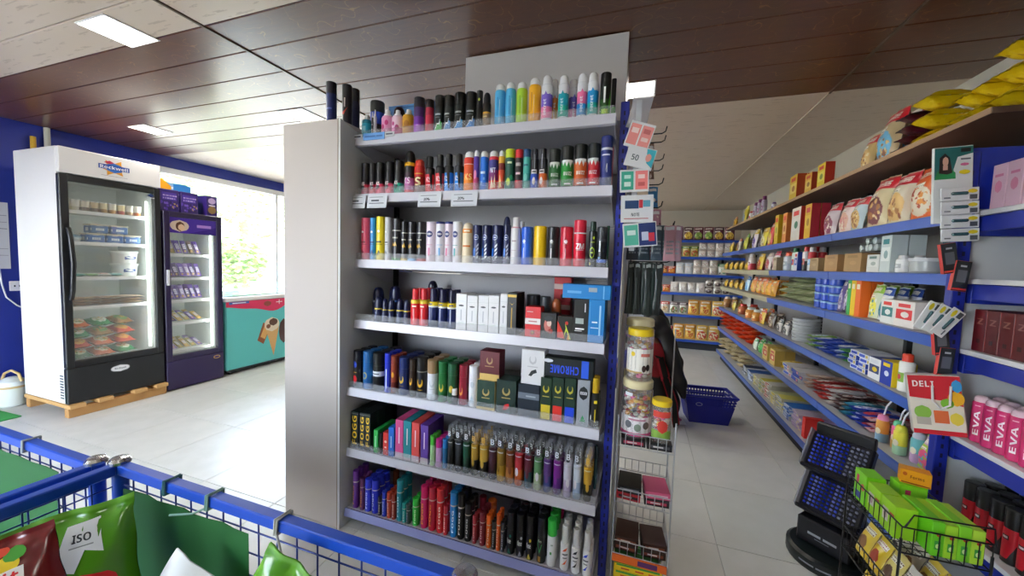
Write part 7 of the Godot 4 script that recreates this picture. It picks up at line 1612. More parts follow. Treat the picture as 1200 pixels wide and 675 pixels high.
		[3, "P", -5.292, 0.15, 0.19, 0.06, "#d8882a", "#c8562a", ["#e8c04a", "#c83a2a", "#e8d8a0"], 2, "orange packet with a yellow patch"],
		[3, "P", -5.082, 0.15, 0.19, 0.06, "#d8882a", "#c8562a", ["#e8c04a", "#c83a2a", "#e8d8a0"], 2, "orange packet with a yellow patch"],
		[3, "P", -4.89, 0.15, 0.19, 0.06, "#d8882a", "#c8562a", ["#e8c04a", "#c83a2a", "#e8d8a0"], 2, "orange packet with a yellow patch"],
		[3, "P", -4.713, 0.15, 0.17, 0.06, "#e09a1e", "#d8801a", ["#e8b03a", "#c87a1a", "#f0cc5a"], 2, "plain orange packet"],
		[3, "P", -4.55, 0.15, 0.17, 0.06, "#e09a1e", "#d8801a", ["#e8b03a", "#c87a1a", "#f0cc5a"], 2, "plain orange packet"],
		[3, "L", -4.236, 0.158, 0.24, 0.05, "#c2cba4", "#5aa868", ["#d0d4b4", "#a8b88a", "#e2e4cc"], 3, "pale green noodle bag"],
		[3, "L", -4.025, 0.158, 0.24, 0.05, "#c2cba4", "#5aa868", ["#d0d4b4", "#a8b88a", "#e2e4cc"], 4, "pale green noodle bag"],
		[3, "L", -3.818, 0.132, 0.24, 0.05, "#c2cba4", "#5aa868", ["#d0d4b4", "#a8b88a", "#e2e4cc"], 4, "pale green noodle bag"],
		[3, "L", -3.666, 0.132, 0.24, 0.05, "#c2cba4", "#5aa868", ["#d0d4b4", "#a8b88a", "#e2e4cc"], 3, "pale green noodle bag"],
		[3, "T", -3.455, 0.099, 0.058, 0.1, "#1f4ac0", "#8ab0d8", ["#fff"], 4, "royal blue tin"],
		[3, "T", -3.346, 0.097, 0.058, 0.1, "#1f4ac0", "#8ab0d8", ["#fff"], 4, "royal blue tin"],
		[3, "T", -3.233, 0.108, 0.058, 0.1, "#1f4ac0", "#8ab0d8", ["#fff"], 4, "royal blue tin"],
		[3, "P", -3.128, 0.063, 0.22, 0.03, "#5a4a8a", "#5a4a8a", ["#c8c0d8", "#5a4a8a", "#3a3450"], 3, "purple brush pack"],
		[3, "P", -3.063, 0.058, 0.22, 0.03, "#2e2a44", "#2e2a44", ["#c8c0d8", "#2e2a44", "#3a3450"], 3, "dark violet brush pack"],
		[3, "P", -3, 0.049, 0.22, 0.03, "#8a6aa8", "#8a6aa8", ["#c8c0d8", "#8a6aa8", "#3a3450"], 3, "lilac brush pack"],
		[3, "X", -2.951, 0.039, 0.22, 0.05, "#3aa85a", "#3aa85a", ["#3aa85a", "#f0e8d0", "#3aa85a"], 2, "bright green brush carton"],
		[3, "X", -2.903, 0.05, 0.22, 0.05, "#e8c81e", "#e8c81e", ["#e8c81e", "#f0e8d0", "#e8c81e"], 2, "bright yellow brush carton"],
		[3, "X", -2.848, 0.056, 0.22, 0.05, "#e86a1e", "#e86a1e", ["#e86a1e", "#f0e8d0", "#e86a1e"], 2, "bright orange brush carton"],
		[3, "P", -2.753, 0.094, 0.2, 0.04, "#d4dcc0", "#8ab43a", ["#e8e04a", "#3a8ab0", "#e8eee0"], 3, "white packet with lime print"],
		[3, "P", -2.657, 0.085, 0.19, 0.04, "#dfe2e6", "#2a4a9a", ["#3a8a9a", "#c8d4dc", "#2a3a6a"], 3, "white packet with navy print"],
		[3, "X", -2.549, 0.115, 0.13, 0.08, "#e6e8e6", "#e6e8e6", ["#2a7a7a", "#d83a34", "#e8ecea"], 2, "white carton with teal letters"],
		[3, "X", -2.413, 0.153, 0.13, 0.09, "#e8e2de", "#e8e2de", ["#d8343a", "#d83a40", "#e8e2de"], 2, "white carton with red letters"],
		[4, "C", -6.723, 0.1, 0.17, 0.05, "#8a5a34", "#d8ccb8", ["#a8703e", "#d8b080", "#5a3a24"], 2, "brown jar"],
		[4, "P", -6.207, 0.13, 0.15, 0.05, "#c8b43a", "#8a6a2a", ["#e8d04a", "#8a5a2a", "#d8c880"], 2, "mustard packet"],
		[4, "C", -5.77, 0.12, 0.14, 0.05, "#9a4a2e", "#c83a2a", ["#b8603a", "#e8c080", "#7a2a1e"], 2, "rust brown jar"],
		[4, "C", -5.393, 0.13, 0.13, 0.05, "#c8782a", "#e8e6e0", ["#d8903a", "#f0d8a0", "#b85a1e"], 2, "amber jar with a white lid"],
		[4, "C", -5.101, 0.13, 0.13, 0.05, "#c8782a", "#e8e6e0", ["#d8903a", "#f0d8a0", "#b85a1e"], 2, "amber jar with a white lid"],
		[4, "P", -4.84, 0.15, 0.17, 0.05, "#e0b41e", "#c84a2a", ["#c83a2a", "#e8d06a", "#d8902a"], 2, "yellow packet with a red mark"],
		[4, "P", -4.527, 0.16, 0.16, 0.05, "#5a4038", "#3a2c2a", ["#d8c8b8", "#8a5a44", "#2a2424"], 2, "dark brown packet"],
		[4, "P", -4.278, 0.1, 0.12, 0.05, "#e0dcd8", "#2a2c34", ["#3a3c44", "#e8e4e0", "#5a5c64"], 2, "white and black packet"],
		[4, "P", -4.099, 0.1, 0.12, 0.05, "#e0dcd8", "#2a2c34", ["#3a3c44", "#e8e4e0", "#5a5c64"], 2, "white and black packet"],
		[4, "T", -3.842, 0.19, 0.027, 0.1, "#b8bcc0", "#d0d4d8", ["#fff"], 7, "steel plate"],
		[4, "L", -3.555, 0.106, 0.22, 0.03, "#8ab84a", "#c8d8e4", ["#c8d8e4", "#8ab84a", "#e4e6ea"], 3, "green and white cleaning pack"],
		[4, "L", -3.408, 0.106, 0.22, 0.03, "#2a4ab8", "#d8dce8", ["#d8dce8", "#2a4ab8", "#e4e6ea"], 3, "blue and white cleaning pack"],
		[4, "L", -3.261, 0.106, 0.22, 0.03, "#2444b0", "#3a5ac8", ["#3a5ac8", "#2444b0", "#e4e6ea"], 3, "deep blue cleaning pack"],
		[4, "L", -3.116, 0.106, 0.22, 0.03, "#3a5ab0", "#cfd4dc", ["#cfd4dc", "#3a5ab0", "#e4e6ea"], 3, "blue and grey cleaning pack"],
		[4, "L", -2.986, 0.106, 0.22, 0.03, "#48a04a", "#2a6a3a", ["#2a6a3a", "#48a04a", "#e4e6ea"], 3, "green cleaning pack"],
		[4, "S", -2.867, 0.1, 0.028, 0.16, "#e4e8f0", "#2a4ab0", ["#d8dcec", "#2a48b8", "#c8b060"], 4, "white and blue bulb carton"],
		[4, "S", -2.759, 0.1, 0.028, 0.16, "#e4e8f0", "#2a4ab0", ["#d8dcec", "#2a48b8", "#c8b060"], 4, "white and blue bulb carton"],
		[4, "X", -2.614, 0.115, 0.12, 0.1, "#e4e6ec", "#2a3a80", ["#2a3a70", "#d8dce8", "#e8c82a"], 1, "white carton with a dark window"],
		[4, "X", -2.506, 0.097, 0.13, 0.1, "#1f3aa0", "#e0c41e", ["#1f3aa0", "#e8c81e", "#e0e4f0"], 1, "blue and yellow carton"],
		[4, "C", -2.414, 0.06, 0.19, 0.05, "#eceae6", "#d8402a", ["#f0eeea", "#8ab84a", "#c84a4a"], 1, "white bottle with a red cap"],
		[5, "L", -6.942, 0.15, 0.2, 0.05, "#d8401e", "#c8341a", ["#e8622e", "#c83018", "#e87a3a"], 4, "glossy orange red snack bag"],
		[5, "L", -6.497, 0.15, 0.2, 0.05, "#d8401e", "#c8341a", ["#e8622e", "#c83018", "#e87a3a"], 4, "glossy orange red snack bag"],
		[5, "L", -6.057, 0.15, 0.2, 0.05, "#d8401e", "#c8341a", ["#e8622e", "#c83018", "#e87a3a"], 5, "glossy orange red snack bag"],
		[5, "L", -5.676, 0.15, 0.2, 0.05, "#d8401e", "#c8341a", ["#e8622e", "#c83018", "#e87a3a"], 4, "glossy orange red snack bag"],
		[5, "L", -5.344, 0.15, 0.2, 0.05, "#d8401e", "#c8341a", ["#e8622e", "#c83018", "#e87a3a"], 3, "glossy orange red snack bag"],
		[5, "P", -5.016, 0.12, 0.13, 0.05, "#d8dccc", "#3a9a4a", ["#d8dccc", "#e8ece4", "#5ab05a"], 2, "white tea packet"],
		[5, "P", -4.821, 0.12, 0.13, 0.05, "#4aa84a", "#3a9a4a", ["#4aa84a", "#e8ece4", "#5ab05a"], 2, "green tea packet"],
		[5, "P", -4.67, 0.12, 0.13, 0.05, "#c8d4c8", "#3a9a4a", ["#c8d4c8", "#e8ece4", "#5ab05a"], 2, "pale grey tea packet"],
		[5, "X", -4.503, 0.15, 0.15, 0.08, "#d8bc6a", "#d8bc6a", ["#c83a3a", "#b83a2a", "#e8d8a8"], 2, "yellow carton with a red patch"],
		[5, "X", -4.275, 0.15, 0.15, 0.08, "#d8bc6a", "#d8bc6a", ["#c83a3a", "#b83a2a", "#e8d8a8"], 2, "yellow carton with a red patch"],
		[5, "L", -4.092, 0.088, 0.2, 0.04, "#e0c02e", "#c8a01e", ["#e8d04a", "#c89a1e", "#f0e080"], 2, "yellow packet"],
		[5, "S", -3.926, 0.17, 0.03, 0.22, "#e4e2e4", "#e4e2e4", ["#e6e4e8", "#2a4ab8", "#d88a8a"], 3, "white and pink foil carton"],
		[5, "S", -3.72, 0.17, 0.03, 0.22, "#2a4ab0", "#d8dae0", ["#e6e4e8", "#2a4ab8", "#d88a8a"], 3, "blue and white foil carton"],
		[5, "L", -3.522, 0.079, 0.26, 0.025, "#c8a890", "#d8b8a0", ["#d8d0cc", "#c8a890", "#d8b8a0"], 4, "beige kitchen tool pack"],
		[5, "L", -3.374, 0.079, 0.26, 0.025, "#a82a24", "#7a1c1c", ["#d8d0cc", "#a82a24", "#7a1c1c"], 4, "dark red kitchen tool pack"],
		[5, "L", -3.252, 0.079, 0.26, 0.025, "#c8342c", "#a82820", ["#d8d0cc", "#c8342c", "#a82820"], 4, "red kitchen tool pack"],
		[5, "L", -3.14, 0.079, 0.26, 0.025, "#c8c8cc", "#8a3a34", ["#d8d0cc", "#c8c8cc", "#8a3a34"], 4, "silver and red kitchen tool pack"],
		[5, "L", -3.025, 0.073, 0.26, 0.025, "#3a1c1c", "#8a2a28", ["#d8d0cc", "#3a1c1c", "#8a2a28"], 4, "black and red kitchen tool pack"],
		[5, "L", -2.94, 0.073, 0.24, 0.028, "#2a7a9a", "#5ab0c8", ["#5ab0c8", "#2a7a9a", "#e4e4ec"], 3, "teal kitchen tool pack"],
		[5, "L", -2.85, 0.079, 0.24, 0.028, "#1f3ab8", "#d8dcf0", ["#d8dcf0", "#1f3ab8", "#e4e4ec"], 3, "cobalt blue kitchen tool pack"],
		[5, "L", -2.758, 0.079, 0.24, 0.028, "#2440b0", "#c83a44", ["#c83a44", "#2440b0", "#e4e4ec"], 3, "blue and red kitchen tool pack"],
		[5, "L", -2.664, 0.079, 0.24, 0.028, "#d8b0b8", "#c84a54", ["#c84a54", "#d8b0b8", "#e4e4ec"], 3, "pink and red kitchen tool pack"],
		[5, "P", -2.233, 0.1, 0.16, 0.05, "#a8c83a", "#c8a8c8", ["#e85a8a", "#5ab0d8", "#a8c83a"], 2, "lime toy bag"],
		[6, "L", -6.952, 0.158, 0.22, 0.05, "#cbb890", "#b8a070", ["#d8c8a0", "#b09060", "#e4d8b8"], 3, "beige pasta bag"],
		[6, "L", -6.496, 0.158, 0.22, 0.05, "#cbb890", "#b8a070", ["#d8c8a0", "#b09060", "#e4d8b8"], 4, "beige pasta bag"],
		[6, "L", -6.047, 0.158, 0.22, 0.05, "#cbb890", "#b8a070", ["#d8c8a0", "#b09060", "#e4d8b8"], 4, "beige pasta bag"],
		[6, "L", -5.658, 0.158, 0.22, 0.05, "#cbb890", "#b8a070", ["#d8c8a0", "#b09060", "#e4d8b8"], 3, "beige pasta bag"],
		[6, "S", -5.281, 0.16, 0.02, 0.22, "#1f2c54", "#d8d8d8", ["#1f2c54", "#c8ccd8", "#e0e0e4"], 5, "navy notebook"],
		[6, "S", -5.057, 0.16, 0.02, 0.22, "#2a5aa8", "#d8d8d8", ["#2a5aa8", "#c8ccd8", "#e0e0e4"], 5, "mid blue notebook"],
		[6, "S", -4.821, 0.15, 0.018, 0.23, "#e2dfd2", "#e2dfd2", ["#e8e6dc", "#c8b83a", "#a8a498"], 6, "white covered magazine"],
		[6, "S", -4.608, 0.15, 0.018, 0.23, "#e2dfd2", "#e2dfd2", ["#d8cc4a", "#5a8a5a", "#a8a498"], 7, "yellow covered magazine"],
		[6, "S", -4.414, 0.15, 0.018, 0.23, "#e2dfd2", "#e2dfd2", ["#e4e2d8", "#b84a4a", "#a8a498"], 8, "cream covered magazine"],
		[6, "S", -4.213, 0.15, 0.018, 0.23, "#e2dfd2", "#e2dfd2", ["#c8cc9a", "#d8c83a", "#a8a498"], 6, "pale green covered magazine"],
		[6, "S", -4.031, 0.15, 0.018, 0.23, "#e2dfd2", "#e2dfd2", ["#e0d86a", "#8a9ab0", "#a8a498"], 7, "lemon covered magazine"],
		[6, "S", -3.846, 0.16, 0.02, 0.24, "#2a6ac8", "#d8dce4", ["#2f78d4", "#e0e6f0", "#1f4a9a"], 6, "bright blue magazine"],
		[6, "S", -3.644, 0.16, 0.02, 0.24, "#c8b8d8", "#c8b8d8", ["#d4c8e0", "#b8a0c8", "#e8d8a0"], 6, "lilac magazine"],
		[6, "X", -3.448, 0.05, 0.16, 0.12, "#d8302a", "#d8302a", ["#e04a40", "#c82a24", "#d8302a"], 1, "red plastic box"]
	]
	for q in rows:
		var l: int = q[0]
		var y: float = RUN[l] + 0.001
		var look := "%s on the %s" % [q[10], RUN_NAMES[l]]
		var grp := "stock on the %s" % RUN_NAMES[l]
		var p: Node3D
		var w: float = q[3]
		var h: float = q[4]
		var d: float = q[5]
		var n: int = q[9]
		match q[1]:
			"P":
				p = packet(w, h, d, int(absf(q[2]) * 10) % 3, snack("run " + q[6] + q[7], q[6], q[7], q[8][0], q[8]))
				for i in n:
					put(p, "snack_packet", ["", "second-row ", "third-row "][i] + look, "packet", grp, Vector3(1.27 + d * 0.5 + i * (d + 0.02), y + 0.005, q[2]), Vector3(-0.16, -PI / 2, 0.02 * sin(q[2] * 40.0 + i)))
			"L":
				p = packet(w, h, d, int(absf(q[2]) * 10) % 3, snack("run " + q[6] + q[7], q[6], q[7], q[8][0], q[8]))
				for i in n:
					var a := sin(q[2] * 31.0 + i * 2.3)
					put(p, "snack_packet", look + ("" if i == 0 else ", layer %d" % (i + 1)), "packet", grp, Vector3(1.262 + 0.02 * absf(a), y + d * 0.62 + i * d * 1.12, q[2] + 0.015 * a), Vector3(PI / 2, PI / 2 + 0.1 * a, 0))
			"M":
				p = packet(w, h, d, int(absf(q[2]) * 10) % 3, snack("run " + q[6] + q[7], q[6], q[7], q[8][0], q[8]))
				for i in n:
					var a := sin(q[2] * 31.0 + i * 2.3)
					put(p, "snack_packet", look + ("" if i == 0 else ", layer %d" % (i + 1)), "packet", grp, Vector3(1.35 + 0.03 * a, y + d * 0.62 + i * d * 1.02, q[2] + h * 0.5 + 0.03 * a), Vector3(-PI / 2 + 0.04 * a, 0.35 * a, 0))
			"X":
				p = carton(w, h, d, q[6], q[7], q[7], [["r", -0.8, 0.3, 0.8, 0.68, q[8][0]], ["r", -0.6, 0.76, 0.6, 0.9, q[8][1]], ["e", 0.1, 0.48, 0.4, 0.12, q[8][2]]])
				for i in n:
					put(p, "carton", ["", "second-row ", "third-row "][i] + look, "box", grp, Vector3(1.255 + d * 0.5 + i * (d + 0.005), y, q[2]), Vector3(0, -PI / 2, 0))
			"S":
				p = carton(w, h, d, q[6], q[7], q[8][0], [["r", -0.85, 0.2, 0.3, 0.8, q[8][1]], ["r", 0.4, 0.2, 0.85, 0.8, q[8][2]]])
				for i in n:
					var a := sin(q[2] * 17.0 + i * 1.9)
					put(p, "flat_pack", look + ("" if i == 0 else ", layer %d" % (i + 1)), "pack", grp, Vector3(1.262 + d * 0.5 + 0.012 * absf(a), y + i * (h + 0.001), q[2] + 0.012 * a), Vector3(0, -PI / 2 + 0.1 * a, 0))
			"T":
				p = Node3D.new()
				obj("tin", MB.new().lathe([[0, 0], [w * 0.46, 0], [w * 0.5, h * 0.1], [w * 0.5, h * 0.75], [w * 0.53, h * 0.76], [w * 0.53, h * 0.97], [0, h]], [lin(q[6]), lin(q[6]), lin(q[6]), lin(q[7]), lin(q[7]), lin(q[7])], 16), ink_mat(0.3), p)
				for i in n:
					put(p, "tin", look + ("" if i == 0 else ", layer %d" % (i + 1)), "tin", grp, Vector3(1.255 + w * 0.55, y + i * h, q[2]), Vector3.ZERO)
			"C":
				p = can(h, w, [[0.5, q[6]], [1.0, q[8][0]]], 0.2, q[7], "slim", [["r", -0.8, 0.25, 0.8, 0.5, q[8][1]], ["e", 0, 0.38, 0.4, 0.08, q[8][2]]])
				for i in n:
					put(p, "bottle", ["", "second-row ", "third-row "][i] + look, "bottle", grp, Vector3(1.26 + w * 0.5 + i * (w + 0.004), y, q[2]), Vector3(0, -PI / 2, 0))
		p.free()
	# silvery tubes heaped on the brown cartons, brushes in the tin, long straws
	var tb := Node3D.new()
	obj("tube", MB.new().ink("#4f7a80").lathe([[0, 0], [0.016, 0], [0.018, 0.01], [0.018, 0.15], [0.02, 0.19], [0, 0.195]], [lin("#dfe6e8"), lin("#dfe6e8"), lin("#47737a"), lin("#c9d4d6"), lin("#b4c0c2")], 12), ink_mat(0.25, 0.3), tb)
	for i in 6:
		put(tb, "cosmetic_tube", "silver teal cosmetic tube heaped on the brown cartons", "tube", "tubes on the brown cartons", Vector3(1.46 - 0.01 * (i % 2), 1.604 + 0.039 * (i / 4), -2.74 - 0.045 * (i % 4) - 0.0225 * (i / 4)), Vector3(0, 0.03 * sin(i * 2.0), PI / 2))
	tb.free()
	for i in 9:
		var br := Node3D.new()
		var hue: String = ["#2f5a6e", "#3f6f80", "#1f3a4c"][i % 3]
		obj("handle", MB.new().ink(hue).box(Vector3(0, 0.06, 0), Vector3(0.012, 0.12, 0.006), 0.002), ink_mat(0.35), br)
		obj("head", MB.new().ink(hue).prism(v2([[-0.012, 0.12], [0.012, 0.12], [0.018, 0.16], [0.0, 0.18], [-0.018, 0.16]]), -0.004, 0.004), ink_mat(0.35), br)
		put(br, "comb", "%s comb standing in the round metal tin" % ["teal", "grey teal", "navy"][i % 3], "comb", "combs in the tin", Vector3(1.315 + 0.035 * cos(i * 0.7), 1.475, -2.21 + 0.05 * sin(i * 0.7)), Vector3(0.0, -PI / 2 + i * 0.7, 0.0))
		br.free()
	for i in 4:
		var bt := can(0.15, 0.055, [[0.4, ["#8fb8d8", "#d8a85a", "#a8d0b0", "#c8a0c8"][i]], [1.0, ["#e6a04a", "#e86a9a", "#f0e04a", "#78c0c8"][i]]], 0.2, ["#e88ab4", "#5ab48a", "#e8e04a", "#c8c8d8"][i], "dome", [["e", 0, 0.4, 0.5, 0.12, "#f4e8d0"]])
		obj("straw", MB.new().tube([Vector3(0, 0.14, 0), Vector3(0.012, 0.2, 0), Vector3(0.035, 0.24, 0)], 0.004, 6), mat("#e6e6ee", 0.4), bt)
		put(bt, "sipper_bottle", "%s sipper bottle with a pale straw on the fifth blue shelf" % ["blue and orange", "amber and pink", "mint and yellow", "lilac and aqua"][i], "bottle", "sipper bottles on the run", Vector3(1.29 + 0.03 * (i % 2), RUN[5] + 0.001, -2.56 + 0.075 * i), Vector3(0, -1.2, 0))
		bt.free()


func build_near_bay() -> void:
	var t := thing("lotion_bay", "near shelf bay with white decks on blue brackets for body care", "shelf")
	obj("divider", MB.new().box(Vector3(1.475, 0.95, -2.058), Vector3(0.47, 1.9, 0.014)), mat("#c6c9cc", 0.45), t)
	obj("top_beam", MB.new().box(Vector3(1.47, 1.84, -2.046), Vector3(0.5, 0.24, 0.01)), mat("#172a96", 0.35), t)
	var up := obj("upright", MB.new().box(Vector3(1.223, 0.972, -2.05), Vector3(0.045, 1.944, 0.04), 0.003), mat("#16278e", 0.35), t)
	var sl := MB.new()
	for k in 46:
		sl.box(Vector3(1.223, 0.06 + 0.04 * k, -2.0296), Vector3(0.008, 0.018, 0.002))
	obj("slots", sl, mat("#0a0e30", 0.6), up).set_meta("kind", "stuff")
	obj("back_panel", MB.new().box(Vector3(1.71, 0.95, -1.4), Vector3(0.02, 1.9, 1.3)), mat("#b9bcc0", 0.5), t)
	for y in [1.70, 1.43, 1.145, 0.785, 0.42, 0.1]:
		var s := obj("shelf", MB.new().box(Vector3(1.475, y, -1.4), Vector3(0.45, 0.02, 1.28), 0.002), mat("#dfe0e2", 0.35), t)
		obj("bracket", MB.new().box(Vector3(1.475, y - 0.05, -2.035), Vector3(0.44, 0.078, 0.03), 0.002), mat("#172a96", 0.35), s)
		obj("price_rail", MB.new().box(Vector3(1.262, y - 0.042, -1.4), Vector3(0.012, 0.06, 1.28), 0.002), mat("#172a96", 0.35), s)
	var a := carton(0.06, 0.17, 0.05, "#ecc4d2", "#ecc4d2", "#ecc4d2", [["e", 0, 0.5, 0.5, 0.14, "#e08aa8"], ["r", -0.6, 0.72, 0.6, 0.78, "#d87a9c"]])
	for i in 4:
		for r in 3:
			put(a, "lotion_box", "%spale pink lotion box on the top near deck, %s from the divider" % [["", "second-row ", "third-row "][r], NTH[i]], "box", "lotion boxes on the near bay", Vector3(1.3 + 0.057 * r, 1.711, -1.985 + 0.066 * i), Vector3(0, -PI / 2, 0))
	a.free()
	var b := can(0.145, 0.045, [[0.62, "#d8b488"], [1.0, "#8a4a2c"]], 0.3, "#5a2c1c", "flat", [])
	for i in 3:
		put(b, "bronze_bottle", "beige bottle with a bronze cap on the second near deck", "bottle", "bronze bottles on the near bay", Vector3(1.335 + 0.052 * (i % 2), 1.441, -1.865 + 0.05 * i))
	b.free()
	var c := carton(0.055, 0.165, 0.055, "#5a0f16", "#5a0f16", "#5a0f16", [["t", "Z", 0, 0.72, 1.0, 0.14, "#8a5a50"], ["r", -0.96, 0.02, -0.9, 0.98, "#a83a30"], ["r", -0.3, 0.2, 0.3, 0.3, "#2a0a0c"]])
	for i in 8:
		for r in 2:
			put(c, "perfume_box", "%sdark red lettered carton on the third near deck, %s from the divider" % [["", "second-row "][r], NTH[i]], "box", "dark red cartons on the near bay", Vector3(1.298 + 0.058 * r, 1.156, -1.99 + 0.0575 * i), Vector3(0, -PI / 2, 0))
	c.free()
	var e := can(0.185, 0.05, [[1.0, "#d0306e"]], 0.13, "#e8c8d4", "dome", [["t", "EVA", 0, 0.42, 0.62, 0.52, "#fbeef4", 1], ["r", -0.3, 0.78, 0.3, 0.8, "#f0b0c8"]])
	for i in 8:
		for r in 2:
			put(e, "aerosol_can", "%shot pink can on the fourth near deck, %s from the divider" % [["", "second-row "][r], NTH[i]], "can", "hot pink cans on the near bay", Vector3(1.3 + 0.053 * r, 0.796, -1.985 + 0.053 * i), Vector3(0, -PI / 2 + 0.6, 0))
	e.free()
	var f := can(0.2, 0.056, [[0.15, "#17181a"], [1.0, "#c01f2e"]], 0.36, "#17181a", "flat", [["p", [[-0.2, 0.02], [1.2, 0.02], [1.2, 0.6], [0.5, 0.3]], "#17181a"], ["r", -0.7, 0.44, 0.0, 0.52, "#1a1a1c"], ["r", -0.6, 0.46, -0.1, 0.5, "#d8d0d0"]])
	for i in 7:
		for r in 3:
			put(f, "aerosol_can", "%sblack and red can on the fifth near deck, %s from the divider" % [["", "second-row ", "third-row "][r], NTH[i]], "can", "black and red cans on the near bay", Vector3(1.305 + 0.059 * r, 0.431, -1.98 + 0.06 * i), Vector3(0, -PI / 2 + 0.5, 0))
	f.free()
	# hanging on the blue upright
	var card := carton(0.125, 0.3, 0.012, "#e9ecea", "#e9ecea", "#e9ecea", [["p", [[-0.98, 0.58], [-0.98, 0.99], [0.98, 0.99], [0.98, 0.9], [0.2, 0.86], [0.0, 0.7], [0.1, 0.58]], "#1f6a68"], ["p", [[-0.95, 0.58], [-0.85, 0.68], [-0.6, 0.72], [-0.2, 0.72], [0.1, 0.66], [0.12, 0.58]], "#1f8a4a"], ["p", [[-0.75, 0.66], [-0.72, 0.86], [-0.45, 0.92], [-0.2, 0.86], [-0.05, 0.66], [-0.3, 0.64]], "#2c1c1a"], ["e", -0.42, 0.81, 0.15, 0.065, "#d8a890"], ["r", -0.55, 0.7, -0.3, 0.76, "#d8a890"], ["r", 0.35, 0.92, 0.85, 0.97, "#17181c"], ["r", 0.35, 0.82, 0.85, 0.84, "#5a6066"], ["e", 0.55, 0.76, 0.22, 0.02, "#d86a94"], ["e", 0.55, 0.66, 0.28, 0.03, "#e0c81e"]])
	put(card, "mascara_card", "white and green backing card with a smiling face print on the upright", "card", "", Vector3(1.16, 1.66, -2.005), Vector3(0, 0.1, 0.07))
	card.free()
	var bl := carton(0.12, 0.05, 0.006, "#eceeed", "#eceeed", "#eceeed", [["r", -0.85, 0.2, -0.5, 0.3, "#6a7074"], ["r", 0.5, 0.1, 0.9, 0.45, "#4a5056"], ["e", 0.65, 0.72, 0.25, 0.16, "#e0cc1e"]])
	obj("blister", MB.new().ink("#2f5a60").box(Vector3(-0.005, 0.028, 0.009), Vector3(0.055, 0.012, 0.01), 0.004), ink_mat(0.2), bl)
	for i in 4:
		put(bl, "mascara_blister", "white blister card with a dark teal pencil, %s in the hanging column" % ["first", "second", "third", "last"][i], "card", "blister cards on the upright", Vector3(1.166 + 0.004 * i, 1.745 - 0.053 * i, -1.985 + 0.001 * i), Vector3(0, 0.1, 0.06))
	for i in 3:
		put(bl, "mascara_blister", "white blister card hanging in the lower fan below a shelf edge", "card", "blister cards lower on the upright", Vector3(1.135 + 0.022 * i, 1.275 - 0.012 * i, -1.995 + 0.014 * i), Vector3(0.1, 0.15, 1.2 - 0.1 * i))
	bl.free()
	var bkp := carton(0.055, 0.12, 0.014, "#2a2c30", "#c8302a", "#2a2c30", [["r", -0.6, 0.3, 0.6, 0.7, "#6a6e74"], ["r", -0.9, 0.04, 0.9, 0.1, "#d8403a"], ["r", -0.4, 0.8, 0.4, 0.86, "#c8ccd0"]])
	var spots := [[1.165, 1.46, 0.2, "black and red pack hanging below the blister column"], [1.19, 1.39, -0.1, "dark pack hanging against the blue upright"], [1.165, 1.13, 0.15, "black and red pack hanging below the blister fan"], [1.175, 1.04, -0.05, "lowest black pack hanging above the gift bag"]]
	for s in spots:
		put(bkp, "hanging_pack", s[3], "pack", "black packs on the blue upright", Vector3(s[0], s[1], -1.99), Vector3(0, 0.2, s[2]))
	bkp.free()
	# printed gift bag
	var g := thing("gift_bag", "red paper gift bag with white rope handles hanging off the shelf", "bag", Vector3(1.175, 0.81, -1.975), 0.0)
	g.rotation = Vector3(0, -0.35, 0.16)
	obj("bag_body", MB.new().ink("#d8d2c8").box(Vector3(0, 0.12, 0), Vector3(0.15, 0.24, 0.05), 0.004), ink_mat(0.3), g)
	obj("lettering", print_on([["r", -0.072, 0.002, 0.072, 0.238, "#c8202c"], ["p", [[-0.072, 0.02], [0.072, 0.02], [0.072, 0.12], [0.02, 0.14], [-0.072, 0.15]], "#e4dccb"], ["r", -0.072, 0.002, 0.072, 0.02, "#c8202c"], ["t", "DELI", -0.03, 0.205, 0.06, 0.024, "#fbf4f0"], ["e", 0.055, 0.15, 0.022, 0.03, "#f0b42a"], ["e", 0.03, 0.13, 0.018, 0.02, "#7ab83a"], ["e", -0.04, 0.09, 0.024, 0.028, "#8ab84a"], ["r", -0.01, 0.05, 0.03, 0.1, "#d86a3a"], ["r", -0.06, 0.04, -0.02, 0.07, "#b8b0a0"], ["e", 0.05, 0.07, 0.018, 0.026, "#e8d24a"], ["e", 0.06, 0.2, 0.014, 0.026, "#3a9ad0"]], on_front(0.0255), 0.0005, 1), ink_mat(0.3), g)
	obj("rope_handle", MB.new().tube([Vector3(-0.005, 0.2, 0.03), Vector3(-0.01, 0.14, 0.036), Vector3(0.01, 0.11, 0.038), Vector3(0.035, 0.125, 0.036), Vector3(0.045, 0.2, 0.03)], 0.004, 6), mat("#f0eee8", 0.7), g)


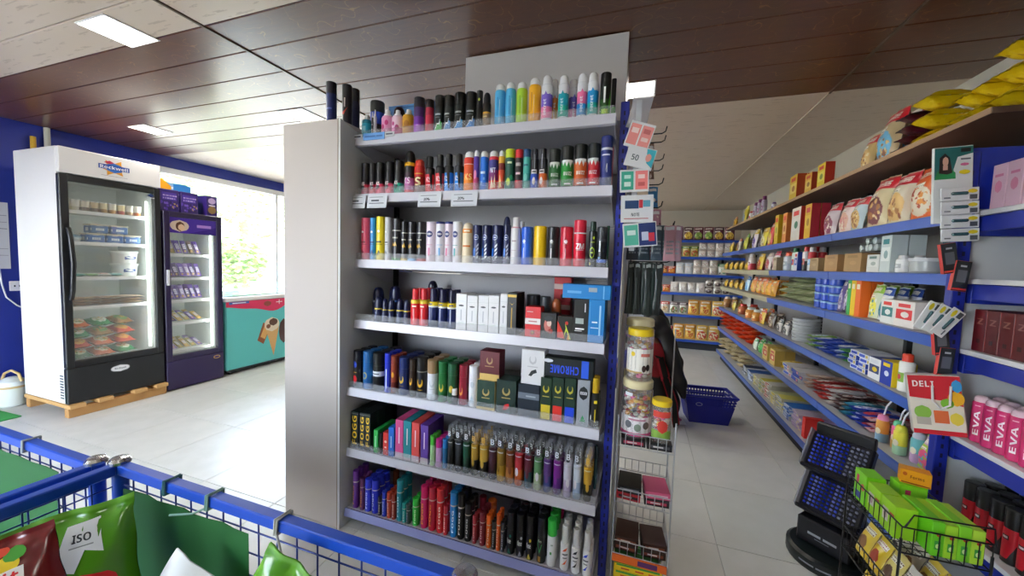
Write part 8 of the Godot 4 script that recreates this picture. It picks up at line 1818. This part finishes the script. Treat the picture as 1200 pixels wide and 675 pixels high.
func build_display_stand() -> void:
	var t := thing("lipstick_stand", "black countertop lipstick display with tilted dotted trays", "stand", Vector3(0.955, 0.0005, -2.24), -0.75)
	obj("round_base", MB.new().ink("#15161a").lathe([[0, 0], [0.16, 0], [0.165, 0.01], [0.165, 0.055], [0.15, 0.066], [0, 0.068]], [], 28), ink_mat(0.3), t)
	obj("base_print", print_on([["r", -0.3, 0.35, 0.1, 0.5, "#8a8c94"], ["r", 0.15, 0.35, 0.5, 0.5, "#8a8c94"]], func(x, y, l): return Vector3(sin(x) * (0.165 + l), 0.01 + y * 0.05, cos(x) * (0.165 + l))), ink_mat(0.4), t)
	var bx := obj("front_box", MB.new().ink("#1a1b1f").box(Vector3(0, 0.13, -0.02), Vector3(0.22, 0.125, 0.16), 0.006), ink_mat(0.35), t)
	obj("lettering", print_on([["r", -0.06, 0.12, -0.005, 0.132, "#a8aab2"], ["r", 0.005, 0.12, 0.06, 0.132, "#a8aab2"], ["r", -0.03, 0.106, 0.03, 0.11, "#7a7c84"]], on_front(0.0602), 0.0005, 1), ink_mat(0.4), bx)
	var tip := Transform3D(Basis(Vector3.RIGHT, -0.55), Vector3.ZERO)
	for k in 2:
		var o := Vector3(0, 0.3 + 0.215 * k, -0.035 - 0.02 * k)
		var tr := obj("tray", MB.new().ink("#131418").box(Vector3.ZERO, Vector3(0.25, 0.19, 0.05), 0.008).box(Vector3(0, -0.1, 0.01), Vector3(0.26, 0.02, 0.08), 0.006), ink_mat(0.3), t)
		tr.transform = Transform3D(tip.basis, o)
		var dm := MB.new()
		for i in 12:
			for j in 8:
				dm.ink(["#2f3fb0", "#4a5ac8", "#243098", "#6f78c0", "#3444b4"][(i * 3 + j * 5 + k) % 5] if i < 8 else ["#8a8ca0", "#5a5c70"][(i + j) % 2])
				dm.at(Transform3D(Basis(Vector3.RIGHT, PI / 2), Vector3(-0.1 + 0.0182 * i, -0.07 + 0.02 * j, 0.025)))
				dm.lathe([[0.0065, 0], [0.0065, 0.008], [0.004, 0.012], [0, 0.012]], [], 8)
		var caps := obj("lipstick_caps", dm, ink_mat(0.2), tr)
		caps.set_meta("kind", "stuff")
		obj("side_wing", MB.new().box(Vector3(-0.135, 0, -0.005), Vector3(0.008, 0.2, 0.09), 0.003), clear_mat("#b8bcc4", 0.5, 0.1), tr)
	obj("crown", MB.new().ink("#17181c").box(Vector3(0, 0.625, -0.1), Vector3(0.24, 0.06, 0.03), 0.006), ink_mat(0.35), t)
	obj("back_post", MB.new().box(Vector3(0, 0.34, -0.13), Vector3(0.2, 0.56, 0.02), 0.004), mat("#131418", 0.4), t)


func build_green_rack() -> void:
	var t := thing("wire_basket_stand", "black wire basket stand of soap and incense boxes before the bay", "rack", Vector3(1.0, 0, -1.775))
	for x in [-0.115, 0.115]:
		for z in [-0.175, 0.175]:
			obj("leg", MB.new().tube([Vector3(x, 0, z), Vector3(x, 0.55, z)], 0.004, 6), mat("#1a1b1e", 0.35, 0.4), t)
	for k in 3:
		var w := obj("wire_basket", wire_tray(0.23, 0.35, 0.09, 0.002, 0.03), mat("#202124", 0.35, 0.4), t)
		w.position.y = [0.5, 0.27, 0.05][k]
		w.set_meta("kind", "stuff")
	obj("wire_frame", MB.new().tube([Vector3(-0.11, 0.59, 0.178), Vector3(-0.09, 0.64, 0.18), Vector3(0.11, 0.645, 0.18), Vector3(0.118, 0.59, 0.178)], 0.0028, 6), mat("#1a1b1e", 0.35, 0.4), t)
	var a := carton(0.085, 0.125, 0.062, "#7ed321", "#7ed321", "#7ed321", [["r", -0.9, 0.05, 0.9, 0.95, "#86dc2e"], ["r", -0.7, 0.1, 0.3, 0.32, "#3a4a9a"], ["r", -0.6, 0.55, -0.2, 0.85, "#c83a6a"], ["e", 0.5, 0.55, 0.3, 0.12, "#e05a5a"]])
	var b := carton(0.085, 0.115, 0.062, "#9ad41e", "#9ad41e", "#9ad41e", [["r", -0.7, 0.3, 0.1, 0.72, "#d8d4d0"], ["e", -0.3, 0.5, 0.25, 0.14, "#b89aa4"], ["r", 0.3, 0.6, 0.9, 0.7, "#c8382e"]])
	put(a, "soap_box", "tall bright green soap box with a pink mark at the far basket end", "box", "green soap boxes", Vector3(0.932, 0.506, -1.895), Vector3(0, -PI / 2, 0))
	for i in 2:
		put(b, "soap_box", "lime green soap box with a clear window in the basket%s" % ["", ", nearer the basket corner"][i], "box", "green soap boxes", Vector3(0.932, 0.506, -1.8 + 0.09 * i), Vector3(0, -PI / 2, 0))
	for i in 4:
		var hue: String = ["#6ac81e", "#9ed42e", "#82d02a", "#b2dc3a"][i]
		var q := carton(0.032, 0.115 if i % 2 else 0.12, 0.16, hue, hue, hue, [["e", 0.1, 0.62, 0.4, 0.05, "#c8382e"], ["r", -0.5, 0.2, 0.5, 0.45, "#3a9a3a"], ["e", 0, 0.3, 0.3, 0.07, "#d8e8a0"]])
		put(q, "soap_box", "%s soap box standing edge on in the green row" % ["leaf green", "yellow green", "mid green", "pale lime"][i], "box", "green soap boxes", Vector3(0.985 + 0.0335 * i, 0.506, -1.69))
		q.free()
	for i in 1:
		put(a, "soap_box", "bright green soap box in the inner row behind the edge-on boxes", "box", "green soap boxes inner row", Vector3(1.04 + 0.066 * i, 0.506, -1.87))
	a.free()
	b.free()
	var y := carton(0.085, 0.055, 0.05, "#e89a14", "#e89a14", "#e89a14", [["t", "Forms", 0.1, 0.55, 0.9, 0.22, "#8a3a10"], ["r", -0.9, 0.06, 0.9, 0.14, "#7a3a10"], ["e", -0.7, 0.7, 0.15, 0.14, "#c85a14"]])
	put(y, "show_carton", "small orange open carton standing on the green soap boxes", "box", "", Vector3(1.055, 0.6325, -1.87), Vector3(0, -0.35, 0))
	y.free()
	var hues := [["#e0c03a", "#8a5a2a", "yellow and brown"], ["#dcd8d0", "#3a2c34", "white and black"], ["#d8b82a", "#a83a2a", "yellow and red"], ["#c8c0b0", "#7a5a3a", "cream"], ["#d8c870", "#5a3a24", "straw coloured"]]
	for k in 2:
		for i in 8:
			var h: Array = hues[(i + k * 2) % 5]
			var p := packet(0.08, 0.14, 0.03, i % 3, film("rack " + h[2], 32, 40, [["r", 0, 0, 1, 1, h[0]], ["e", 0.5, 0.4, 0.3, 0.2, h[1]], ["r", 0.1, 0.7, 0.9, 0.85, "#f0ece2"], ["l", 0.15, 0.72, 0.85, 0.83, 2, h[1]], ["s", 0.1, 0.1, 0.9, 0.3, 8, 0.07, [h[1], "#e8e0d0"]]]))
			put(p, "incense_packet", "%s packet leaning in the %s wire basket" % [h[2], ["middle", "bottom"][k]], "packet", "packets in the wire baskets", Vector3(0.925 + 0.1 * (i % 2), [0.28, 0.06][k], -1.9 + 0.084 * (i / 2)), Vector3(-0.35, -PI / 2, 0))
			p.free()


# ---------------------------------------------------------------- basket, floor packet
func build_basket() -> void:
	var t := thing("shopping_basket", "royal blue plastic shopping basket on the aisle floor", "basket", Vector3(0.655, 0.0005, -3.98), 0.12)
	var blue := mat("#161f9a", 0.35)
	var h := 0.27
	var lo := Vector2(0.17, 0.115)
	var hi := Vector2(0.225, 0.155)
	obj("bottom", MB.new().box(Vector3(0, 0.006, 0), Vector3(lo.x * 2, 0.012, lo.y * 2), 0.003), blue, t)
	for k in 4:
		var b := MB.new()
		var long := k < 2
		var s := 1.0 if k % 2 == 0 else -1.0
		var put_at := func(u: float, v: float) -> Vector3:
			var e := lo.lerp(hi, v)
			return Vector3(u * e.x, v * h, s * e.y) if long else Vector3(s * e.x, v * h, u * e.y)
		var nn := Vector3(0, -0.15, s) if long else Vector3(s, -0.15, 0)
		# rows of openings near the rim, closed panel below
		var vs := [[0.0, 0.62, false], [0.62, 0.66, false], [0.66, 0.72, true], [0.72, 0.76, false], [0.76, 0.82, true], [0.82, 0.86, false], [0.86, 0.92, true], [0.92, 1.0, false]]
		for q in vs:
			if not q[2]:
				var p := [put_at.call(-1.0, q[0]), put_at.call(1.0, q[0]), put_at.call(1.0, q[1]), put_at.call(-1.0, q[1])]
				var th := nn.normalized() * -0.003
				b.quad(p[0], p[1], p[2], p[3], nn.normalized())
				b.quad(p[0] + th, p[1] + th, p[2] + th, p[3] + th, -nn.normalized())
			else:
				var n := 16 if long else 11
				for i in n:
					var u0 := -1.0 + 2.0 * i / n
					var u1 := u0 + 2.0 / n * 0.45
					b.quad(put_at.call(u0, q[0]), put_at.call(u1, q[0]), put_at.call(u1, q[1]), put_at.call(u0, q[1]), nn.normalized())
		obj("side_panel", b, blue, t)
	var rim := []
	for q in [[1, 1], [-1, 1], [-1, -1], [1, -1], [1, 1]]:
		rim.append(Vector3(hi.x * q[0], h, hi.y * q[1]))
	obj("rim", MB.new().tube(rim, 0.011, 8), blue, t)
	obj("handle", MB.new().tube([Vector3(-0.2, h + 0.004, 0.02), Vector3(-0.17, h + 0.018, 0.1), Vector3(0.17, h + 0.018, 0.1), Vector3(0.2, h + 0.004, 0.02)], 0.007, 8), mat("#1d28a8", 0.35), t)
	obj("handle", MB.new().tube([Vector3(-0.2, h + 0.004, -0.02), Vector3(-0.17, h + 0.018, -0.1), Vector3(0.17, h + 0.018, -0.1), Vector3(0.2, h + 0.004, -0.02)], 0.007, 8), mat("#1d28a8", 0.35), t)
	obj("emblem", print_on([["e", 0, 0, 0.03, 0.018, "#8a90c8"], ["e", 0, 0, 0.022, 0.011, "#161f9a"]], func(x, y, l): return Vector3(-0.1 + x, 0.19 + y, 0.1465 + l), 0.0012, 1), ink_mat(0.4), t)
	var p := packet(0.1, 0.12, 0.03, 1, film("floor packet", 32, 32, [["r", 0, 0, 1, 1, "#e4e4e8"], ["e", 0.5, 0.5, 0.25, 0.2, "#b04a7a"], ["l", 0.15, 0.12, 0.85, 0.35, 2, "#6a6a78"]]))
	put(p, "packet", "white packet with a purple mark lying on the floor by the basket", "packet", "", Vector3(0.42, 0.016, -3.7), Vector3(-1.35, 0.3, 0))
	p.free()


# ---------------------------------------------------------------- people
# skin over tapered limbs: bones [from, to, radius, radius, hex]; surface nets on a grid of the given cell
func flesh(b: MB, bones: Array, cell: float, blend := 0.03) -> void:
	var lo := Vector3(1e9, 1e9, 1e9)
	var hi := -lo
	for q in bones:
		var r: float = maxf(q[2], q[3]) + cell * 2.0
		lo = lo.min(q[0] - Vector3.ONE * r).min(q[1] - Vector3.ONE * r)
		hi = hi.max(q[0] + Vector3.ONE * r).max(q[1] + Vector3.ONE * r)
	var nx := int((hi.x - lo.x) / cell) + 2
	var ny := int((hi.y - lo.y) / cell) + 2
	var nz := int((hi.z - lo.z) / cell) + 2
	var f := PackedFloat32Array()
	f.resize(nx * ny * nz)
	f.fill(1.0)
	var own := PackedInt32Array()
	own.resize(nx * ny * nz)
	var near := PackedFloat32Array()
	near.resize(nx * ny * nz)
	near.fill(1.0)
	for k in bones.size():
		var q: Array = bones[k]
		var a: Vector3 = q[0]
		var ab: Vector3 = q[1] - a
		var len2 := maxf(ab.length_squared(), 1e-9)
		var pad: float = maxf(q[2], q[3]) + blend + cell * 1.5
		var l: Vector3 = ((a.min(q[1]) - Vector3.ONE * pad - lo) / cell).floor().max(Vector3.ZERO)
		var h: Vector3 = ((a.max(q[1]) + Vector3.ONE * pad - lo) / cell).ceil().min(Vector3(nx - 1, ny - 1, nz - 1))
		for z in range(int(l.z), int(h.z) + 1):
			for y in range(int(l.y), int(h.y) + 1):
				for x in range(int(l.x), int(h.x) + 1):
					var p := lo + Vector3(x, y, z) * cell - a
					var t := clampf(p.dot(ab) / len2, 0.0, 1.0)
					var d := (p - ab * t).length() - lerpf(q[2], q[3], t)
					var i := x + nx * (y + ny * z)
					if d < near[i]:
						near[i] = d
						own[i] = k
					var e := f[i]
					var m := maxf(blend - absf(e - d), 0.0) / blend
					f[i] = minf(e, d) - m * m * blend * 0.25
	var vid := {}
	var P := PackedVector3Array()
	var N := PackedVector3Array()
	var C := PackedColorArray()
	var tone := []
	for q in bones:
		tone.append(lin(q[4]))
	var step := [1, nx, nx * ny]
	for z in range(0, nz - 1):
		for y in range(0, ny - 1):
			for x in range(0, nx - 1):
				var i := x + nx * (y + ny * z)
				var inside := 0
				for c in 8:
					if f[i + (c & 1) + nx * ((c >> 1) & 1) + nx * ny * ((c >> 2) & 1)] < 0:
						inside += 1
				if inside == 0 or inside == 8:
					continue
				var s := Vector3.ZERO
				var n := 0
				for e in [[0, 1], [2, 3], [4, 5], [6, 7], [0, 2], [1, 3], [4, 6], [5, 7], [0, 4], [1, 5], [2, 6], [3, 7]]:
					var ca: int = e[0]
					var cb: int = e[1]
					var va := f[i + (ca & 1) + nx * ((ca >> 1) & 1) + nx * ny * ((ca >> 2) & 1)]
					var vb := f[i + (cb & 1) + nx * ((cb >> 1) & 1) + nx * ny * ((cb >> 2) & 1)]
					if (va < 0) != (vb < 0):
						s += Vector3(ca & 1, (ca >> 1) & 1, (ca >> 2) & 1).lerp(Vector3(cb & 1, (cb >> 1) & 1, (cb >> 2) & 1), va / (va - vb))
						n += 1
				vid[i] = P.size()
				P.append(lo + (Vector3(x, y, z) + s / n) * cell)
				N.append(Vector3(f[i + 1] - f[i], f[i + nx] - f[i], f[i + nx * ny] - f[i]).normalized())
				C.append(tone[own[i]])
	for i in vid.keys():
		for ax in 3:
			var o: int = i + step[ax]
			if (f[i] < 0) == (f[o] < 0):
				continue
			var s1: int = step[(ax + 1) % 3]
			var s2: int = step[(ax + 2) % 3]
			if vid.has(i - s1) and vid.has(i - s2) and vid.has(i - s1 - s2):
				var q := [vid[i], vid[i - s1], vid[i - s1 - s2], vid[i - s2]]
				b.tri(P[q[0]], P[q[1]], P[q[2]], N[q[0]], N[q[1]], N[q[2]], Vector2.ZERO, Vector2.ZERO, Vector2.ZERO, C[q[0]], C[q[1]], C[q[2]])
				b.tri(P[q[0]], P[q[2]], P[q[3]], N[q[0]], N[q[2]], N[q[3]], Vector2.ZERO, Vector2.ZERO, Vector2.ZERO, C[q[0]], C[q[2]], C[q[3]])


func hand_bones(w: Vector3, dir: Vector3, down: Vector3, side: float, skin) -> Array:
	var across := dir.cross(down).normalized() * side
	var out := [[w, w + dir * 0.05, 0.022, 0.02, skin]]
	for i in 4:
		var o := across * (-0.026 + 0.0175 * i)
		var L: float = [0.062, 0.072, 0.068, 0.052][i]
		var k := w + dir * 0.075 + o
		out.append([w + dir * 0.02 + o * 0.7, k, 0.014, 0.0105, skin])
		var m: Vector3 = k + (dir * 0.85 + down * 0.5).normalized() * L * 0.5
		out.append([k, m, 0.0095, 0.0085, skin])
		out.append([m, m + (dir * 0.4 + down).normalized() * L * 0.5, 0.0085, 0.007, skin])
	var th := w + dir * 0.02 - across * 0.03
	out.append([w + dir * 0.015 - across * 0.012, th + dir * 0.025 - across * 0.016, 0.014, 0.011, skin])
	out.append([th + dir * 0.025 - across * 0.016, th + dir * 0.06 - across * 0.012 + down * 0.012, 0.0105, 0.008, skin])
	return out


# a squatting figure that faces local +z
func person(label: String, where: Vector3, turn: float, skin, cloth, blouse, border, hair) -> void:
	var t := thing("person", label, "person", where, turn, "people squatting in the aisle")
	t.scale = Vector3.ONE * 1.02
	var b := MB.new()
	var sh := 0.15
	var rw := Vector3(-0.1, 0.33, 0.36)
	var lw := Vector3(0.13, 0.3, 0.36)
	var bones := [
		[Vector3(0, 0.2, -0.06), Vector3(0, 0.4, 0.0), 0.155, 0.125, cloth],
		[Vector3(0, 0.4, 0.0), Vector3(0, 0.59, 0.03), 0.12, 0.125, blouse],
		[Vector3(-0.09, 0.62, 0.025), Vector3(0.09, 0.62, 0.025), 0.075, 0.075, blouse],
		[Vector3(0, 0.64, 0.03), Vector3(0, 0.76, 0.055), 0.05, 0.046, skin],
		[Vector3(-0.09, 0.2, 0.0), Vector3(-0.14, 0.37, 0.3), 0.105, 0.075, cloth],
		[Vector3(0.09, 0.2, 0.0), Vector3(0.14, 0.37, 0.3), 0.105, 0.075, cloth],
		[Vector3(-0.14, 0.37, 0.3), Vector3(-0.12, 0.08, 0.17), 0.072, 0.06, cloth],
		[Vector3(0.14, 0.37, 0.3), Vector3(0.12, 0.08, 0.17), 0.072, 0.06, cloth],
		[Vector3(0, 0.12, -0.06), Vector3(0, 0.13, 0.16), 0.125, 0.11, cloth],
		[Vector3(-0.12, 0.035, 0.13), Vector3(-0.13, 0.032, 0.29), 0.034, 0.028, skin],
		[Vector3(0.12, 0.035, 0.13), Vector3(0.13, 0.032, 0.29), 0.034, 0.028, skin],
		[Vector3(-sh, 0.63, 0.02), Vector3(-0.18, 0.53, 0.05), 0.062, 0.052, blouse],
		[Vector3(-0.18, 0.53, 0.05), Vector3(-0.205, 0.43, 0.1), 0.048, 0.042, skin],
		[Vector3(-0.205, 0.43, 0.1), rw, 0.042, 0.027, skin],
		[Vector3(sh, 0.63, 0.02), Vector3(0.185, 0.53, 0.05), 0.062, 0.052, blouse],
		[Vector3(0.185, 0.53, 0.05), Vector3(0.215, 0.42, 0.1), 0.048, 0.042, skin],
		[Vector3(0.215, 0.42, 0.1), lw, 0.042, 0.027, skin]]
	flesh(b, bones, 0.018, 0.05)
	flesh(b, [
		[Vector3(0, 0.855, 0.06), Vector3(0, 0.87, 0.055), 0.086, 0.088, skin],
		[Vector3(0, 0.81, 0.09), Vector3(0, 0.79, 0.105), 0.066, 0.05, skin],
		[Vector3(0, 0.765, 0.115), Vector3(0, 0.765, 0.12), 0.03, 0.028, skin],
		[Vector3(0, 0.84, 0.148), Vector3(0, 0.812, 0.166), 0.01, 0.016, skin],
		[Vector3(-0.016, 0.784, 0.142), Vector3(0.016, 0.784, 0.142), 0.0095, 0.0095, "#7a3a34"],
		[Vector3(-0.034, 0.856, 0.134), Vector3(-0.026, 0.856, 0.137), 0.0105, 0.0105, "#efe9e2"],
		[Vector3(0.034, 0.856, 0.134), Vector3(0.026, 0.856, 0.137), 0.0105, 0.0105, "#efe9e2"],
		[Vector3(-0.031, 0.856, 0.143), Vector3(-0.03, 0.856, 0.1435), 0.0055, 0.0055, "#1a1210"],
		[Vector3(0.031, 0.856, 0.143), Vector3(0.03, 0.856, 0.1435), 0.0055, 0.0055, "#1a1210"],
		[Vector3(-0.048, 0.876, 0.133), Vector3(-0.016, 0.88, 0.145), 0.0055, 0.0065, "#1a1210"],
		[Vector3(0.048, 0.876, 0.133), Vector3(0.016, 0.88, 0.145), 0.0055, 0.0065, "#1a1210"],
		[Vector3(-0.088, 0.855, 0.05), Vector3(-0.09, 0.82, 0.055), 0.017, 0.012, skin],
		[Vector3(0.088, 0.855, 0.05), Vector3(0.09, 0.82, 0.055), 0.017, 0.012, skin]], 0.0065, 0.012)
	flesh(b, hand_bones(rw, Vector3(0.3, -0.3, 0.85).normalized(), Vector3(0.1, -0.9, -0.3).normalized(), 1.0, skin), 0.0055, 0.008)
	flesh(b, hand_bones(lw, Vector3(-0.25, -0.35, 0.85).normalized(), Vector3(-0.1, -0.9, -0.3).normalized(), -1.0, skin), 0.0055, 0.008)
	obj("body", b, ink_mat(0.75), t)
	var h := MB.new()
	flesh(h, [
		[Vector3(0, 0.875, 0.035), Vector3(0, 0.89, 0.03), 0.1, 0.098, hair],
		[Vector3(-0.05, 0.89, 0.085), Vector3(0.05, 0.89, 0.085), 0.058, 0.058, hair],
		[Vector3(0, 0.83, -0.05), Vector3(0, 0.78, -0.075), 0.07, 0.055, hair],
		[Vector3(0, 0.78, -0.075), Vector3(0.03, 0.6, -0.15), 0.055, 0.06, hair],
		[Vector3(0.03, 0.6, -0.15), Vector3(0.05, 0.42, -0.23), 0.06, 0.055, hair],
		[Vector3(0.05, 0.42, -0.23), Vector3(0.06, 0.32, -0.27), 0.055, 0.025, hair]], 0.014, 0.03)
	obj("hair", h, ink_mat(0.6), t)
	# end of the drape over the left shoulder, with its border
	var d := MB.new()
	var path := [Vector3(0.02, 0.4, 0.17), Vector3(0.06, 0.52, 0.175), Vector3(0.1, 0.62, 0.13), Vector3(0.115, 0.705, 0.03), Vector3(0.11, 0.62, -0.075), Vector3(0.115, 0.45, -0.135), Vector3(0.12, 0.25, -0.22), Vector3(0.12, 0.06, -0.25)]
	for i in path.size() - 1:
		for s in [[-0.075, -0.05, border], [-0.05, 0.05, cloth], [0.05, 0.075, border]]:
			var wv := 0.01 * sin(i * 2.0)
			var p0: Vector3 = path[i] + Vector3(s[0], wv, 0)
			var p1: Vector3 = path[i] + Vector3(s[1], -wv, 0)
			var p2: Vector3 = path[i + 1] + Vector3(s[1], -wv, 0)
			var p3: Vector3 = path[i + 1] + Vector3(s[0], wv, 0)
			var nn: Vector3 = (p1 - p0).cross(p3 - p0).normalized()
			d.ink(s[2]).quad(p0, p1, p2, p3, nn)
			d.quad(p0 - nn * 0.004, p1 - nn * 0.004, p2 - nn * 0.004, p3 - nn * 0.004, -nn)
	obj("drape", d, ink_mat(0.8), t)


func build_people() -> void:
	person("person in a black sari with red border squatting beside the blue basket", Vector3(0.19, 0.0005, -3.74), deg_to_rad(-118), "#8a5a40", "#1c1618", "#a02430", "#b02a34", "#100d0e")
	person("person in blue clothes squatting behind the one in the black sari", Vector3(0.2, 0.0005, -4.5), deg_to_rad(-100), "#8a5a40", "#22309a", "#24349c", "#2a3aa8", "#120f10")


# ---------------------------------------------------------------- wire bins in the foreground
func bin(label: String, x0: float, x1: float, z0: float, z1: float, lined: Array) -> void:
	var t := thing("wire_bin", label, "bin")
	var blue := mat("#1447b4", 0.35)
	var y := 0.8
	for z in [z0, z1]:
		obj("rail", MB.new().box(Vector3((x0 + x1) / 2, y, z), Vector3(x1 - x0 - 0.03, 0.03, 0.03), 0.003), blue, t)
	for x in [x0, x1]:
		obj("rail", MB.new().box(Vector3(x, y, (z0 + z1) / 2), Vector3(0.03, 0.03, z0 - z1 - 0.03), 0.003), blue, t)
		for z in [z0, z1]:
			var p := obj("post", MB.new().tube([Vector3(x, 0.0, z), Vector3(x, y + 0.012, z)], 0.019, 12), blue, t)
			obj("cap", MB.new().lathe([[0.019, y + 0.012], [0.026, y + 0.014], [0.026, y + 0.022], [0.02, y + 0.03], [0, y + 0.032]], [], 16, Vector3(x, 0, z)), mat("#b8babc", 0.2, 0.9), p)
	var sides := [[Vector3(x0, 0, z1), Vector3(x1, 0, z1)], [Vector3(x0, 0, z0), Vector3(x1, 0, z0)], [Vector3(x0, 0, z0), Vector3(x0, 0, z1)], [Vector3(x1, 0, z0), Vector3(x1, 0, z1)]]
	for s in sides:
		var w := MB.new()
		var a: Vector3 = s[0]
		var d: Vector3 = s[1] - s[0]
		var n := int(d.length() / 0.062)
		for i in range(1, n):
			var p := a + d * i / n
			w.tube([p + Vector3(0, 0.25, 0), p + Vector3(0, y - 0.01, 0)], 0.0022, 5)
		for i in 9:
			var h := Vector3(0, 0.27 + 0.06 * i, 0)
			w.tube([a + h, a + d + h], 0.0022, 5)
		obj("wire_mesh", w, mat("#14348c", 0.35), t).set_meta("kind", "stuff")
	obj("floor_panel", MB.new().box(Vector3((x0 + x1) / 2, 0.27, (z0 + z1) / 2), Vector3(x1 - x0 - 0.02, 0.008, z0 - z1 - 0.02)), mat("#1d3f94", 0.5), t)
	for q in lined:
		var c := MB.new()
		for i in 10:
			var xa: float = lerpf(q[0], q[1], i / 10.0)
			var xb: float = lerpf(q[0], q[1], (i + 1) / 10.0)
			var za := z1 + 0.014 + 0.004 * sin(xa * 40.0)
			var zb := z1 + 0.014 + 0.004 * sin(xb * 40.0)
			c.quad(Vector3(xa, 0.28, za), Vector3(xb, 0.28, zb), Vector3(xb, 0.755, zb), Vector3(xa, 0.755, za), Vector3.BACK)
			c.quad(Vector3(xa, 0.28, za - 0.002), Vector3(xb, 0.28, zb - 0.002), Vector3(xb, 0.755, zb - 0.002), Vector3(xa, 0.755, za - 0.002), Vector3.FORWARD)
		obj("green_netting", c, mat("#0f5f20", 0.7), t)


func build_bins() -> void:
	bin("blue wire bin with a shiny capped post holding green fruit bags", -1.43, -0.3, -0.02, -0.645, [[-1.38, -0.88]])
	bin("neighbouring blue wire bin with green netting and a capped post", -2.5, -1.49, -0.02, -0.62, [[-2.45, -1.66]])
	for q in [[-0.79, "knotted white twist tie on the bin rail beside the grey cabinet", "#b8b8ae"], [-1.03, "green twist tie with a loose end on the bin rail", "#7fa89a"], [-1.2, "thin green tie on the bin rail", "#2f6a70"], [-1.86, "thin pale tie on the rail of the neighbouring bin", "#b0b8b4"]]:
		var z := -0.645 if q[0] > -1.45 else -0.62
		var b := MB.new()
		for k in 2:
			var x: float = q[0] + 0.007 * k
			b.tube([Vector3(x, 0.78, z + 0.019), Vector3(x + 0.004, 0.819, z + 0.019), Vector3(x + 0.006, 0.819, z - 0.019), Vector3(x + 0.002, 0.781, z - 0.019), Vector3(x, 0.781, z + 0.019)], 0.003, 6)
		if q[0] > -1.1:
			b.tube([Vector3(q[0], 0.785, z + 0.02), Vector3(q[0] - 0.03, 0.77, z + 0.03), Vector3(q[0] - 0.085, 0.765, z + 0.05)] if q[0] < -1.0 else [Vector3(q[0] + 0.01, 0.785, z + 0.02), Vector3(q[0] + 0.04, 0.74, z + 0.03), Vector3(q[0] + 0.075, 0.69, z + 0.035)], 0.0028, 6)
		tag(obj("twist_tie", b, mat(q[2], 0.6)), q[1], "tie", "ties on the bin rails")
	var green := film("fruit bag", 64, 64, [["r", 0, 0, 1, 1, "#4f8f1e"], ["s", 0, 0, 1, 1, 30, 0.05, ["#5a9a26", "#46841a", "#66a632"]], ["r", 0, 0.94, 1, 1, "#6aa63a"]], 0.2)
	var ops := [["p", [[0.0, 0.66], [0.1, 0.9], [0.55, 0.92], [0.63, 0.7], [0.37, 0.74], [0.25, 0.62]], "#e9ebe6"], ["t", "ISO", 0.33, 0.82, 0.26, 0.05, "#2a3030"], ["r", 0.17, 0.765, 0.49, 0.772, "#8a9088"], ["e", 0.35, 0.5, 0.45, 0.1, "#d8261e"], ["r", 0.0, 0.52, 0.6, 0.535, "#f0c41e"], ["r", 0.05, 0.49, 0.65, 0.505, "#f0c41e"], ["r", 0.1, 0.46, 0.55, 0.475, "#f0c41e"], ["e", 0.2, 0.57, 0.03, 0.012, "#f0c41e"], ["e", 0.34, 0.572, 0.03, 0.012, "#f0c41e"], ["e", 0.6, 0.2, 0.35, 0.09, "#d8261e"], ["r", 0.4, 0.22, 0.8, 0.235, "#f0c41e"]]
	var g := packet(0.27, 0.36, 0.1, 2, green, ops)
	put(g, "fruit_bag", "glossy green fruit bag with a white flag label in the bin corner", "bag", "green fruit bags", Vector3(-1.205, 0.445, -0.46), Vector3(-0.3, 0.75, 0.2))
	put(g, "fruit_bag", "glossy green fruit bag lying lower by the open mesh", "bag", "green fruit bags", Vector3(-0.77, 0.45, -0.52), Vector3(-0.1, 0.15, -0.5))
	g.free()
	var m := packet(0.17, 0.21, 0.06, 1, film("maroon bag", 64, 64, [["r", 0, 0, 1, 1, "#6a1418"], ["s", 0, 0, 1, 1, 20, 0.05, ["#741a1c", "#5c1014"]], ["r", 0, 0.0, 1, 0.22, "#d8d6d2"]], 0.2), [["e", -0.15, 0.78, 0.22, 0.08, "#e8782a"], ["e", 0.2, 0.74, 0.24, 0.09, "#e8c82a"], ["e", 0.35, 0.82, 0.2, 0.07, "#4a9a34"], ["e", 0.05, 0.87, 0.2, 0.05, "#d8482e"], ["r", -0.45, 0.54, 0.5, 0.69, "#f0ece4"], ["t", "Fruit", 0.02, 0.615, 0.8, 0.12, "#c8242a"]])
	put(m, "fruit_bag", "maroon bag with a fruit emblem leaning before the green bag", "bag", "", Vector3(-1.15, 0.635, -0.36), Vector3(-0.4, 0.75, 0.35))
	m.free()
	var w := packet(0.2, 0.24, 0.05, 0, film("pale bag", 64, 64, [["r", 0, 0, 1, 1, "#dcdedc"], ["e", 0.4, 0.6, 0.3, 0.1, "#c85a5a"], ["l", 0.2, 0.2, 0.8, 0.4, 3, "#a0a4a8"]], 0.25))
	put(w, "white_packet", "white packet lying on the bags in the wire bin", "packet", "", Vector3(-1.0, 0.49, -0.46), Vector3(-0.4, 0.25, -0.4))
	w.free()
